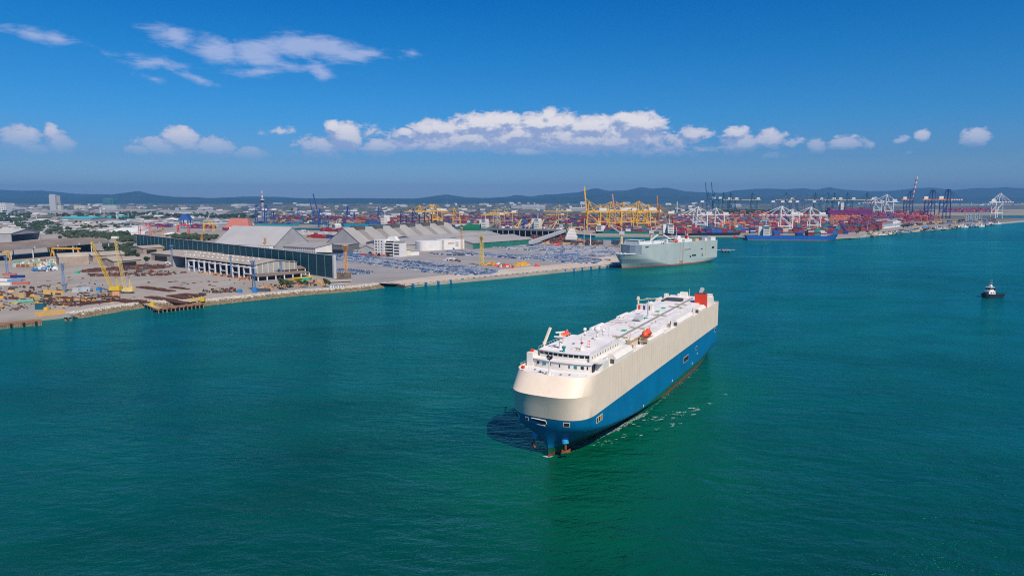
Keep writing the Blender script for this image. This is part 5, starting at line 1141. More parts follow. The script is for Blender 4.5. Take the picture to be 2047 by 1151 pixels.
t, L, D = shed('cream two-storey annex joined to the right of the white office block', (801, 512), (822, 511), 14, 9, 1.5, mat('cream_wall', (.66, .62, .50), .7, var=.05), ROOFG, 'gable', 'building', 'annex'); shed('small white annex right of the cream one', (822, 511), (838, 510), 10, 7, 1, WALLW, ROOFG, 'gable', 'building', 'annex')
# blue container fence along the back of the car park
bl = [BLUEP, mat('teal_sheeting', (0, 0, 0)), mat('container_red', (.40, .03, .03), .6, var=.1)]
for i in range(16):
    k = i / 15; px = 640 + 108 * k; py = 507.5 + 4.0 * k
    simple_container(G(px, py, LZ), bl[1] if i < 7 else (bl[0] if i < 12 or i == 14 else bl[2]), ordn(i) + ' from the left of the teal and blue containers behind the car park', -.12, 11.5, 'container', 'containers behind the car park')
# ------------------------------------------------------------------ parked cars: each of the 300 nearest is an object
CARC = [('white', (.80, .81, .84)), ('silver', (.55, .60, .68)), ('pale blue', (.22, .36, .66)), ('dark blue', (.02, .05, .26)), ('black', (.03, .03, .04)), ('white', (.80, .81, .84)), ('grey', (.25, .28, .33)), ('red', (.35, .02, .02))]
def car_mb(g, c=(0, 0, 0), rz=0.0, m=0, mg=1):
    def bx(c_, d_, top=(1, 1), m_=0): cz, sz = cos(rz), sin(rz); g.box((c[0] + c_[0] * cz - c_[1] * sz, c[1] + c_[0] * sz + c_[1] * cz, c[2] + c_[2]), d_, rz, m_, top, False)
    bx((0, 0, .30), (1.8, 4.6, .62), (.97, .98), m); bx((0, .1, .92), (1.66, 2.9, .46), (.88, .74), mg); bx((0, .1, 1.38), (1.52, 2.2, .10), (1, 1), m)
    return g
CARM = []; CGL = mat('car_glass', (.05, .07, .11), .2, var=0)
for nm, c in CARC:
    m = mat('car_' + nm.replace(' ', '_'), c, .35, var=0, spec=.5); g = MB(); car_mb(g)
    for x in (-.85, .85):
        for y in (-1.4, 1.4): g.tube((x - .12, y, .32), (x + .12, y, .32), .33, n=6, m=2)
    CARM.append((nm, g.mesh('parked_car', [m, CGL, DARK])))
def in_poly(poly, x, y):
    c = False
    for i in range(len(poly)):
        (x0, y0), (x1, y1) = poly[i - 1], poly[i]
        if (y0 > y) != (y1 > y) and x < (x1 - x0) * (y - y0) / (y1 - y0) + x0: c = not c
    return c
CARS = []
def car_field(poly, a, b_, row, sp, fill, zone, wts):
    A, B = G(a[0], a[1], LZ), G(b_[0], b_[1], LZ); u = (B - A).normalized(); v_ = Vector((-u.y, u.x, 0)); v_ = v_ if v_.y > 0 else -v_
    W_ = [G(x, y, LZ) for x, y in poly]; us = [(w - A).dot(u) for w in W_]; vs = [(w - A).dot(v_) for w in W_]; rr = random.Random(len(CARS) + 5)
    pw_ = [((w - A).dot(u), (w - A).dot(v_)) for w in W_]; rz = atan2(u.y, u.x); j = 0; vv = min(vs) + .5
    while vv < max(vs):
        i = 0; uu = min(us); cidx = rr.randrange(8); cnt = 0
        while uu < max(us):
            if rr.random() < .13: cidx = rr.choices(range(8), wts)[0]
            if in_poly(pw_, uu, vv) and rr.random() < fill:
                p = A + u * uu + v_ * (vv + rr.uniform(-.3, .3)); CARS.append((p.length, p, rz + rr.gauss(0, .015) + (pi if j % 2 else 0), cidx if rr.random() < .7 else rr.choices(range(8), wts)[0], zone, j, cnt)); cnt += 1
            uu += sp
        vv += row; j += 1
WA = (10, 7, 9, 5, 4, 10, 4, .6)
car_field([(664, 508), (722, 511), (800, 520), (862, 524), (905, 530), (955, 536), (1000, 542), (985, 548), (925, 551), (850, 544), (780, 534), (700, 524), (664, 520)], (700, 524), (925, 551), 5.6, 2.55, .965, 'of the central car block', WA)
car_field([(670, 539), (700, 538), (745, 544), (742, 547), (690, 550), (670, 547)], (680, 549), (742, 546.5), 5.8, 2.6, .95, 'of the orange-tower block', (3, 3, 6, 8, 6, 3, 3, .5))
car_field([(890, 502), (930, 503), (1000, 508), (1060, 509), (1120, 509), (1165, 513), (1205, 522), (1195, 527), (1150, 527), (1080, 521), (1000, 515), (930, 510), (895, 506)], (930, 510), (1150, 527), 5.8, 2.6, .95, 'of the long middle strip', WA)
for k, (y0, y1, x0, x1) in enumerate(((493.5, 500, 985, 1232), (497, 504, 1010, 1238), (490.5, 496, 1040, 1225), (501, 508, 1060, 1236), (489, 493.5, 1060, 1215), (505, 513, 1090, 1236))):
    car_field([(x0, y0), (x1, y1), (x1, y1 + 1.5), (x0, y0 + 1.5)], (x0, y0 + 1.5), (x1, y1 + 1.5), 5.8, 2.8, .9, 'of a far strip', (14, 6, 7, 3, 2, 14, 2, .5))
car_field([(860, 506), (930, 510), (930, 511.5), (860, 508)], (860, 508), (930, 511.5), 6, 2.8, .7, 'of a short far row', WA); car_field([(1180, 518), (1222, 520), (1222, 521), (1180, 519)], (1180, 519), (1222, 521), 6, 3.2, .8, 'of the row by the ship', (2, 2, 2, 6, 6, 2, 2, 0))
car_field([(932, 533), (957, 534), (957, 536), (932, 535)], (932, 535), (957, 536), 6, 2.7, .8, 'of the row by the trailer', WA)
CARS.sort(key=lambda q: q[0]); used = {}
for q in CARS[:300]:
    _, p, rz, ci, zone, j, c = q; nm, me = CARM[ci]
    lab = f'{nm} car, {ordn(c)} from the left in the {ordn(j)} row {zone}'
    solo('parked_car', me, None, lab, 'car', p, rz, 'new cars parked in rows on the quay')
g = MB(); mm = [CARM[i][1].materials[0] for i in range(8)] + [CGL]
for q in CARS[300:]: car_mb(g, q[1], q[2], q[3], 8)
solo('parked_cars', g, mm, 'hundreds of further parked cars in the rows farther back on the quay', 'cars', kind='stuff')
# machinery on the quay
scrap([(984, 531), (1000, 529), (1028, 534), (1026, 537), (1004, 536)], 26, [FUNRED, WALLW, DGREY, PINK, FUNRED], 'red and white mobile machines grouped on the open quay', 5, 31, 4)
scrap([(1027, 530), (1050, 526), (1054, 531), (1032, 533)], 22, [YEL], 'yellow forklift frames parked together on the open quay', 5, 32, 4)
scrap([(964, 527), (984, 527), (984, 531), (966, 531)], 22, [ORANGE, DGREY, YEL], 'orange trailers beside the foot of the yellow light tower', 4, 33, 3); scrap([(893, 518), (922, 521), (920, 524), (894, 521)], 24, [mat('dark_plum', (.08, .04, .05), .7, var=.1), DGREY, WALLW], 'dark machinery row between the two car blocks', 5, 34, 3)
for px, py, lab, m in ((1074, 533, 'small red tractor alone on the open quay right of the yellow forklifts', FUNRED),):
    g = MB(); g.box((0, 0, 0), (6, 3, 1.6)).box((-1, 0, 1.6), (2.4, 2.4, 2)); solo('tractor', g, m, lab, 'tractor', G(px, py, LZ), .2)
g = MB(); g.box((0, 0, 0), (14, 3, 1.2)).box((5, 0, 1.2), (3, 2.6, 1.6)); solo('flatbed_trailer', g, ORANGE, 'flat orange trailer behind the right end of the big central car block', 'trailer', G(939, 534.5, LZ), -.1)
g = MB(); g.box((0, 0, 0), (16, 4, 2)).box((4, 0, 2), (6, 3, 3)); solo('mobile_crane', g, REDORANGE, 'orange mobile crane behind the far strips of cars', 'mobile crane', G(1113, 491, LZ), -.3)
scrap([(1080, 480), (1150, 478), (1225, 489), (1150, 492), (1090, 488)], 260, [RUSTB, RUSTB, DGREY, PINK, TAN, mat('maroon_sheet', (0, 0, 0))], 'rusty hoppers, timber and cargo heaped behind the far strips of cars', 8, 35, 6)
scrap([(1062, 474), (1125, 470), (1130, 480), (1070, 482)], 120, [mat('maroon_sheet', (0, 0, 0)), RUSTB, DGREY], 'maroon equipment under the inclined conveyor', 8, 36, 8)
# ================================================================== container terminal across the basin
CC = [('maroon', (.22, .025, .04)), ('red', (.36, .045, .03)), ('orange', (.46, .17, .06)), ('blue', (.02, .12, .38)), ('navy', (.015, .035, .14)), ('tan', (.46, .31, .16)), ('green', (.02, .22, .10)), ('white', (.62, .62, .62)), ('purple', (.22, .02, .17)), ('teal', (.02, .24, .30)), ('pink', (.38, .09, .14)), ('brown', (.17, .06, .045))]
CI = {n: i for i, (n, _) in enumerate(CC)}; CMT = [mat('container_' + n, c, .6, var=.12, scale=.3) for n, c in CC]
BOX = []
def stacks(A, u, nu, nv, tiers, wts, where, seed=0, fill=.95, gap=.35, z0=None, L=12.2, i0=0, j0=0):
    """nu bays along u, nv rows away from the viewer, random heights"""
    rr = random.Random(seed); v_ = Vector((-u.y, u.x, 0)); v_ = v_ if v_.y > 0 else -v_; rz = atan2(u.y, u.x); names = list(wts); ws = [wts[k] for k in names]
    for i in range(nu):
        base = rr.choice(names) if rr.random() < .2 else rr.choices(names, ws)[0]; hb = rr.uniform(*tiers)
        for j in range(nv):
            if rr.random() > fill: continue
            for k in range(max(1, int(round(hb + rr.uniform(-.8, .8))))):
                c = base if rr.random() < .5 else rr.choices(names, ws)[0]; p = A + u * (i * (L + gap) + L / 2) + v_ * (j * 2.65 + 1.3) + Vector((0, 0, k * 2.62 + (z0 or 0)))
                BOX.append((p.length, p, rz, CI[c], where, i + i0, j + j0, k, L))
MIXR = dict(maroon=9, red=3.5, orange=3, blue=4, navy=3.5, tan=3, green=1.2, white=1.8, purple=1.5, teal=2, pink=1, brown=4); MIXB = dict(blue=6, navy=4, maroon=3, white=1.5, teal=2, red=1.5, orange=1); MIXM = dict(maroon=8, purple=3, pink=2, red=3, brown=2, blue=1.5)
def yard(px0, px1, py, rows, nv, tiers, wts, where, seed, gap=.9, skip=.06):
    """rows of blocks seen roughly level in the picture, from px0 to px1 at ground line py"""
    rr = random.Random(seed)
    for r_ in range(rows):
        A, B = G(px0, py[0] - r_ * py[2], LZ), G(px1, py[1] - r_ * py[2], LZ); u = (B - A); L = u.length; u.normalize(); n = int(L / 13); i = 0
        while i < n:
            m = rr.randint(4, 11)
            if rr.random() > skip: stacks(A + u * (i * 13), u, min(m, n - i), nv, tiers, wts, where, rr.randrange(9999), .93, i0=i, j0=r_ * nv)
            i += m + 1
yard(1345, 1500, (465, 466, 2.6), 7, 6, (1.5, 4.6), MIXR, 'yard behind the black ship', 1); yard(1500, 1700, (467, 468, 2.7), 8, 6, (2, 4.8), MIXR, 'yard behind the blue ship', 2)
yard(1690, 1765, (465.5, 459, 3.0), 4, 6, (3, 5.6), dict(maroon=9, blue=2, brown=3, red=2, teal=1), 'front stacks on the right shore', 3, skip=.02)
yard(1180, 1345, (459, 460, 2.4), 7, 6, (1.5, 4.4), MIXR, 'yard behind the green ship', 4); yard(1000, 1190, (451, 455, 2.3), 7, 6, (1.5, 4.2), MIXR, 'yard by the yellow cranes', 5)
yard(700, 1000, (443.5, 447, 2.2), 6, 5, (1.5, 4), MIXR, 'yard behind the light blue ship', 6); yard(540, 700, (439, 443, 2.2), 4, 5, (1.5, 3.6), MIXR, 'yard behind the blue cranes', 7)
yard(1700, 1870, (448, 441, 2.8), 4, 6, (2, 4.4), MIXM, 'yard under the orange gantries', 8); yard(1660, 1860, (434, 430, 2.4), 4, 6, (3, 5), MIXM, 'yard by the purple ship', 9)
yard(1440, 1660, (446.5, 447, 2.4), 6, 6, (2, 4.6), MIXR, 'middle yard', 10); yard(1440, 1640, (431, 431, 2.0), 5, 6, (2, 4.6), dict(orange=4, tan=4, maroon=5, brown=3, red=2), 'far yard', 11)
yard(1345, 1440, (446, 446, 2.2), 6, 6, (2, 4.4), MIXR, 'yard between the yellow and white cranes', 20); yard(1190, 1345, (441, 442, 2.0), 4, 6, (2, 4.4), MIXR, 'yard beyond the yellow cranes', 22); yard(1000, 1190, (436, 438, 1.8), 4, 6, (1.5, 4), MIXR, 'yard beyond the lone yellow crane', 23); yard(860, 1000, (430, 432, 1.6), 3, 6, (1.5, 4), MIXR, 'yard beyond the yellow pair', 24)
yard(1890, 1990, (425, 424, 2.2), 3, 5, (4, 7), MIXM, 'far right yard', 12); yard(380, 470, (459, 461, 2.6), 3, 5, (1, 3), MIXM, 'left yard by the gantries', 13, skip=.3); yard(290, 340, (453, 455, 2.6), 2, 5, (1, 3), MIXM, 'far left yard', 14)
yard(590, 705, (470.5, 474, 2.6), 2, 4, (1, 3.2), dict(white=9, tan=1), 'white stacks behind the pale warehouse', 15, skip=.02); yard(612, 652, (475, 477, 2), 1, 6, (2, 3.2), dict(red=8, orange=3), 'red stacks behind the low grey warehouse', 16, skip=0); yard(652, 686, (477, 479, 2), 1, 6, (2, 3), dict(blue=6, navy=5), 'blue stacks behind the loading building', 17, skip=0)
yard(640, 700, (463, 465, 2), 2, 4, (1.5, 3), dict(red=8, maroon=3), 'red stacks left of the sloping-roof store', 18, skip=.1); yard(660, 760, (461, 463, 2), 1, 3, (1, 2.5), dict(maroon=6, red=3, blue=1), 'maroon stacks by the basin', 19)
# ------------------------------------------------------------------ ship-to-shore cranes
def sts_parts(col, boomcol, up=False, hg=42., ha=66., out=52., back=20., gauge=30., wy=20., ball=False, upang=80, twin=False, house=WALLW, th=1.7):
    """meshes of one crane; x runs seaward, y along the quay; landside rail at x=0"""
    P = []
    for x in (0, gauge):
        for y in (-wy / 2, wy / 2): P.append(('leg', MB().bar((x, y, 0), (x * .96 + .5, y * .86, hg), th, th).mesh('leg', col)))
    g = MB()
    for x in (0, gauge): g.bar((x, -wy / 2 - 3, 1.6), (x, wy / 2 + 3, 1.6), th, 2.2)
    P.append(('sill_beam', g.mesh('sill_beam', col)))
    for y in (-wy * .46, wy * .46): P.append(('portal_beam', MB().bar((0, y, hg * .36), (gauge, y, hg * .36), th * .9, 2).mesh('portal_beam', col))); P.append(('brace', MB().bar((0, y, hg * .38), (gauge * .96, y * .9, hg - 1), th * .6).mesh('brace', col)))
    g = MB()
    for y in (-3, 3): g.bar((-back, y, hg + 1), (gauge + 1, y, hg + 1), 1.5, 2.8)
    for k in range(6): g.bar((-back + k * (back + gauge) / 5, -3, hg + 1), (-back + k * (back + gauge) / 5, 3, hg + 1), .8)
    P.append(('girder', g.mesh('girder', boomcol)))
    g = MB(); ends = []
    for y in (-2.6, 2.6):
        a = Vector((gauge + 1, y, hg + 1)); b_ = Vector((gauge + out, y, hg + 1)) if not up else a + Vector((cos(R(upang)), 0, sin(R(upang)))) * out; n = 10
        for k in range(n): g.bar(a.lerp(b_, k / n), a.lerp(b_, (k + 1) / n), 1.3, 2.4, m=k % 2 if up and twin else (k % 2 if house is None or False else 0))
        ends.append(b_)
    for k in range(7): q = k / 6; g.bar(Vector((gauge + 1, -2.6, hg + 1)).lerp(ends[0], q), Vector((gauge + 1, 2.6, hg + 1)).lerp(ends[1], q), .7)
    P.append(('boom', g, up and twin))
    g = MB(); ax = gauge * .86
    for y in (-1, 1):
        if twin: g.bar((gauge * .98, y * wy * .40, hg), (gauge * .92, y * wy * .34, ha), th * .8).bar((gauge * .55, y * wy * .4, hg), (gauge * .66, y * wy * .34, ha), th * .8).bar((gauge * .92, y * wy * .34, ha), (gauge * .66, y * wy * .34, ha), th)
        else: g.bar((gauge * .98, y * wy * .40, hg), (ax, y * 2.4, ha), th * .8).bar((gauge * .45, y * wy * .34, hg), (ax, y * 2.2, ha), th * .6)
    g.bar((ax, -wy * .34 if twin else -3, ha), (ax, wy * .34 if twin else 3, ha), th)
    if ball: g.ball((ax, 0, ha + 1.4), 3.0, 4)
    P.append(('apex_frame', g.mesh('apex_frame', col)))
    g = MB()
    for y in (-2, 2):
        g.bar((ax, y, ha), (-back * .8, y, hg + 2), .6)
        if not up: g.bar((ax, y, ha), (gauge + out * .45, y, hg + 2), .55).bar((ax, y, ha), (gauge + out * .88, y, hg + 2), .5)
        else: g.bar((ax, y, ha), ends[0].lerp(Vector((gauge + 1, 0, hg + 1)), .45) + Vector((0, y + 2, 0)), .5)
    P.append(('stays', g.mesh('stays', col), 'stuff'))
    P.append(('machinery_house', MB().box((-back * .30, 0, hg + 2.5), (17, 8.5, 6.5)).mesh('machinery_house', house or WALLW)))
    P.append(('cab', MB().box((gauge + 8 if not up else gauge - 4, 0, hg - 4.2), (3, 2.6, 3)).mesh('cab', LGREY)))
    return P
STRIPE = [mat('stripe_red', (.62, .12, .08), .6, var=.05), mat('stripe_white', (.78, .76, .76), .6, var=.05)]
YC = mat('sts_yellow', (.78, .44, .04), .5, var=.08); NV = mat('sts_navy', (.02, .035, .16), .5, var=.08); WC = mat('sts_white', (.78, .77, .77), .5, var=.05); TC = mat('sts_teal', (.01, .085, .16), .5, var=.08); BC = mat('sts_blue', (.015, .07, .27), .5, var=.1); OG = mat('sts_orange', (.72, .20, .04), .5, var=.1); PKC = mat('sts_pink', (.55, .30, .26), .6, var=.1); BYB = mat('boom_yellow', (.72, .46, .12), .5, var=.05); DOR = mat('sts_brown', (.42, .20, .06), .6, var=.15)
def sts_proto(kind):
    K = dict(yellow=dict(col=YC, boomcol=YC), yellow_up=dict(col=YC, boomcol=YC, up=True, upang=84, out=56), navy=dict(col=NV, boomcol=NV, ball=True, th=2.6), blue=dict(col=BC, boomcol=BC, ball=True, th=2.4), blue_up=dict(col=BC, boomcol=BC, up=True, upang=78, out=76, th=2.2),
             white=dict(col=WC, boomcol=WC, th=2.1), teal=dict(col=TC, boomcol=BYB, ball=True, th=2.4), teal_up=dict(col=TC, boomcol=TC, up=True, upang=78, out=58, th=2.4), orange_navy=dict(col=NV, boomcol=OG, twin=True, th=2.6), orange_navy_up=dict(col=NV, boomcol=OG, twin=True, up=True, upang=76, out=66, th=2.6), brown_up=dict(col=DOR, boomcol=DOR, up=True, upang=86, out=52, th=2.2), pink_up=dict(col=PKC, boomcol=PKC, up=True, upang=82, out=44), tan=dict(col=mat('sts_tan', (.55, .42, .26), .6, var=.1), boomcol=YC), slate_half=dict(col=mat('sts_slate', (.10, .16, .27), .6, var=.1), boomcol=mat('sts_slate', (0, 0, 0)), up=True, upang=42, out=44, th=2.0))[kind]
    boomm = [K['boomcol'], K['boomcol']]
    if kind in ('white', 'orange_navy_up') or kind == 'orange_navy': boomm = STRIPE
    out = []
    for q in sts_parts(**K):
        if q[0] == 'boom':
            g = q[1]
            if kind in ('white', 'orange_navy', 'orange_navy_up'): g.mi = [(i // 6) % 2 if i < 120 else 0 for i in range(len(g.f))]
            out.append(('boom', g.mesh('boom', boomm), None))
        else: out.append((q[0], q[1], q[2] if len(q) > 2 else None))
    return out
PROTO = {}
def sts(kind, px, py, pyg, ang, label, group=None, sc=None):
    """crane whose landside rail centre stands at px, py and whose girder shows at pyg; ang = screen-left booms are 180"""
    p = G(px, py, LZ); s = (ZAT(p.y, pyg) - LZ) / 42.0 if sc is None else sc; s = max(.6, min(2.2, s))
    if kind not in PROTO: PROTO[kind] = sts_proto(kind)
    t = thing('container_crane', label, 'crane', p, R(ang), group); t.scale = (min(s, 1.2), min(s, 1.2), s)
    for nm, me, kd in PROTO[kind]: part(nm, me, None, t, kind=kd)
    return t
GY, GN, GWh, GT, GO = 'yellow container cranes along the basin', 'navy container cranes behind the sloping-roof store', 'white container cranes behind the moored ships', 'far row of dark cranes with yellow booms', 'navy cranes with orange girders'
sts('yellow_up', 1199, 461, 424, 182, 'yellow crane with its boom raised straight up, highest of the yellow group', GY)
for px, py, pyg, lab in ((1133, 447, 423, 'yellow crane standing alone left of the one with its boom raised'), (1122, 445, 430, 'yellow crane half behind the lone one, its boom lower'), (1241, 457, 423, 'yellow crane, first with lowered boom right of the raised one'), (1264, 455, 423, 'yellow crane, second with lowered boom right of the raised one'), (1298, 459, 423, 'yellow crane with its legs just left of the brown raised one'),
                         (1288, 452, 424, 'yellow crane partly hidden, third with lowered boom right of the raised one'), (1024, 449, 426, 'yellow-tan crane left of the unloader booms, right one of two'), (1008, 448, 428, 'yellow-tan crane left of the unloader booms, left one of two'), (884, 449, 423, 'yellow crane right of the navy cranes, nearer one'), (876, 446, 422, 'yellow crane right of the navy cranes, farther one'), (1216, 453, 425, 'yellow crane half hidden behind the raised one'), (1229, 449, 425, 'yellow crane in the second rank, left one'), (1276, 449, 426, 'yellow crane in the second rank, middle one'), (1312, 453, 425, 'yellow crane in the second rank, right one'), (853, 447, 424, 'yellow crane just left of the yellow pair, half behind the navy ones'), (1000, 450, 430, 'yellow-tan crane lowest and leftmost of the unloader group'), (920, 447, 427, 'small yellow crane between the navy cranes and the slim orange tower')):
    sts('tan' if 'tan' in lab else 'yellow', px, py, pyg, rnd.uniform(174, 184), lab, GY)
sts('pink_up', 1250, 452, 421, 182, 'pinkish crane with raised boom behind the yellow ones', GY); sts('brown_up', 1336, 459, 429, 182, 'dark brown-orange crane with its boom raised at the right end of the yellow group', GY)
for px, py, pyg, lab in ((838, 448, 429, 'navy crane, middle one of the three left of the yellow pair'), (863, 449, 429, 'navy crane nearest the yellow pair, right one of three'), (812, 447, 431, 'navy crane, leftmost of the three left of the yellow pair')): sts('navy', px, py, pyg, rnd.uniform(174, 184), lab, GN)
sts('blue_up', 655, 455, 431, 180, 'blue crane with raised boom behind the white container stacks, nearer one', 'blue container cranes at the left of the basin'); sts('blue_up', 640, 448, 430, 182, 'blue crane with raised boom just left of the nearer one', 'blue container cranes at the left of the basin')
for px, lab in ((528, 'blue crane below the observation tower, left one'), (546, 'blue crane below the observation tower, right one')): sts('blue', px, 444, 422, 178, lab, 'blue container cranes at the left of the basin')
sts('blue', 708, 444, 424, 178, 'blue crane with lowered boom right of the two raised blue ones', 'blue container cranes at the left of the basin'); sts('blue', 768, 441, 424, 178, 'distant blue crane behind the light blue ship', 'blue container cranes at the left of the basin'); sts('blue', 605, 440, 426, 178, 'small distant blue crane left of the raised blue ones', 'blue container cranes at the left of the basin')
t = thing('hopper_crane', 'bright blue block-like gantry standing left of the red-roofed hall', 'crane', G(372, 456, LZ), .1); s = PXM(G(372, 456, LZ).y); g = MB(); g.box((0, 0, 18 / s * .9), (22 / s, 22 / s, 12 / s), top=(.3, .6)); part('hopper', g, BC, t); g = MB()
for x in (-9, -4, 4, 9): g.box((x / s, 0, 0), (1.6 / s, 1.6 / s, 20 / s))
part('legs', g, mat('leg_blue', (.03, .22, .50), .5, var=.1), t, kind='stuff')
for px, py, pyg, lab in ((1412, 459, 430, 'white crane behind the black ship, left one'), (1446, 455, 430, 'white crane behind the black ship, right one'), (1581, 464, 431, 'white crane behind the blue ship, left one'), (1637, 461, 431, 'white crane behind the blue ship, right one')): sts('white', px, py, pyg, 176, lab, GWh)
for px, lab in ((1400, 'white crane half hidden behind the left one of the black ship'), (1596, 'white crane half hidden between the two behind the blue ship')): sts('white', px, 451, 430, 176, lab, GWh)
sts('white', 1783, 431, 404, 170, 'white crane with tall apex frame left of the navy and orange ones', GWh); sts('white', 1760, 428, 406, 170, 'white crane smaller and left of the one with the tall apex', GWh); sts('white', 1984, 437, 405, 12, 'white crane alone on the far right spit, boom to the right', GWh)
sts('orange_navy_up', 1808, 430, 400, 8, 'navy crane with a red and white boom raised high', GO); sts('orange_navy', 1850, 434, 400, 8, 'navy crane with orange girder, middle of the three on the right', GO); sts('orange_navy', 1880, 436, 400, 8, 'navy crane with orange girder, rightmost, its striped boom reaching right', GO)
for i, px in enumerate((1447, 1461, 1504, 1572, 1630, 1655, 1668, 1694, 1733)): sts('teal', px + 8, 424, 400, 178 + (i % 3), ordn(i) + ' from the left of the dark cranes with lowered yellow booms', GT)
for px, lab in ((1424, 'left one of two thin dark cranes raising their booms highest'), (1436, 'right one of two thin dark cranes raising their booms highest')): sts('teal_up', px, 424, 399, 178, lab, GT)
for i, px in enumerate((1546, 1565, 1580, 1594, 1628)): sts('slate_half', px, 428, 406, 8, ordn(i) + ' from the left of the slate cranes with half-raised booms', 'slate cranes with half-raised booms')
sts('slate_half', 1405, 428, 406, 8, 'slate crane with half-raised boom left of the white ones', 'slate cranes with half-raised booms')
# level-luffing quay cranes near the bulk berth: yellow column with a crossed jib
def quay_crane(px, pyb, pyt, col, lab, left=True):
    p = G(px, pyb, LZ); h = ZAT(p.y, pyt) - LZ; t = thing('quay_crane', lab, 'crane', p, 0, 'columned cranes by the bulk berth'); g = MB(); g.tube((0, 0, 0), (0, 0, h * .55), 3.2, 2.4, 10); part('column', g, col, t)
    g = MB(); g.box((0, 0, h * .55), (9, 7, 6)); part('machinery_house', g, LGREY, t); s_ = -1 if left else 1; g = MB(); g.bar((0, 0, h * .6), (s_ * h * .55, 0, h), 1.6); g.bar((0, 0, h * .85), (s_ * h * .55, 0, h), 1.0).bar((0, 0, h * .6), (0, 0, h * .88), 1.6); part('jib', g, col, t)
quay_crane(1242, 494, 449, BUFF, 'tan columned crane left behind the grey car carrier'); quay_crane(1301, 489, 449, BUFF, 'tan columned crane right behind the grey car carrier', False)
# yellow ship unloaders: inclined booms over the dark roof
for i, (x0, x1, yt) in enumerate(((1030, 1042.6, 438), (1054, 1067, 437), (1077, 1089, 438), (1102, 1116, 441))):
    p = G(x0, 470, LZ); s_ = PXM(p.y + 40); g = MB(); zb = ZAT(p.y + 40, 460); zt = ZAT(p.y + 40, yt); X0 = 0; X1 = (x1 - x0) / s_
    t = thing('ship_unloader', ordn(i) + ' from the left of the yellow inclined booms above the long dark roof', 'unloader', p + Vector((0, 44, 0)), 0, 'yellow inclined unloader booms'); g.bar((X0, 0, zb - LZ - 6), (X1, 0, zt - LZ), 2.2, 2.2).bar((X0 - 6, 0, zb - LZ + 3), (X1, 0, zt - LZ), 1.2); part('boom', g, mat('pale_yellow', (0, 0, 0)), t); g = MB(); g.box((X0, 0, 0), (8, 8, zb - LZ + 2)); part('base', g, BUFF, t)
# ------------------------------------------------------------------ rubber-tyred gantries
def rtg_meshes(m):
    P = []
    for x in (-12, 12):
        for y in (-4, 4): P.append(('leg', MB().bar((x, y, 0), (x, y, 20), 1.5).mesh('leg', m)))
    g = MB()
    for y in (-4, 4): g.bar((-13, y, 20.5), (13, y, 20.5), 1.4, 2.2)
    P.append(('girder', g.mesh('girder', m))); g = MB().box((2, 0, 21.6), (6, 7, 2.2)); P.append(('trolley', g.mesh('trolley', m))); g = MB()
    for x in (-12, 12): g.box((x, 0, 0), (2.2, 11, 1.8))
    P.append(('sill', g.mesh('sill', m))); return P
RT = {k: rtg_meshes(m) for k, m in dict(orange=mat('rtg_orange', (.75, .17, .05), .5, var=.05), pink=mat('rtg_pink', (.62, .20, .17), .5, var=.05), yellow=mat('bright_yellow', (0, 0, 0)), red=mat('rtg_red', (.55, .06, .05), .5, var=.05), pale=mat('rtg_pale', (.45, .55, .62), .5, var=.05)).items()}
def rtg(col, px, py, lab, ang=3, sc=1.0):
    t = thing('yard_gantry', lab, 'gantry crane', G(px, py, LZ), R(ang), 'rubber-tyred yard gantries'); t.scale = (sc,) * 3
    for nm, me in RT[col]: part(nm, me, None, t)
rtg('red', 367, 468, 'red yard gantry left of the red-roofed hall', 3, 1.05); rtg('yellow', 418, 463, 'amber yard gantry just left of the red-roofed hall'); rtg('pink', 290, 470, 'pale red yard gantry behind the left end of the teal wall'); rtg('orange', 1478, 463, 'orange yard gantry behind the bow of the black ship', 3, 1.1); rtg('orange', 1450, 461, 'orange yard gantry left of the one behind the black ship\'s bow')
rtg('pink', 1485, 429, 'pink yard gantry high in the middle yard, left one'); rtg('pink', 1515, 430, 'pink yard gantry high in the middle yard, right one')
for i, px in enumerate((1682, 1690, 1698, 1706, 1714)): rtg('orange', px, 428.5 + i * .2, ordn(i) + ' from the left in the far rank of orange gantries by the purple ship', 6)
for i, px in enumerate((1670, 1680, 1690, 1702, 1712)): rtg('orange', px, 443 - i * .4, ordn(i) + ' from the left in the middle rank of orange gantries', 6)
for i, px in enumerate((1666, 1676, 1686)): rtg('orange', px, 449 - i * .3, ordn(i) + ' from the left in the near rank of orange gantries', 6)
for i, (px, py) in enumerate(((1800, 437), (1832, 441), (1846, 442), (1872, 441))): rtg('orange', px, py, ordn(i) + ' from the left of the orange gantries under the navy cranes', 6)
for i, (px, py) in enumerate(((1546, 458), (1590, 452), (1612, 450))): rtg('orange', px, py, ordn(i) + ' from the left of the orange gantries behind the blue ship', 6)
for i, px in enumerate((1931, 1940, 1949, 1958)): rtg('pale', px, 441.5 - i * .3, ordn(i) + ' from the left of the pale blue gantries on the right spit', 70)
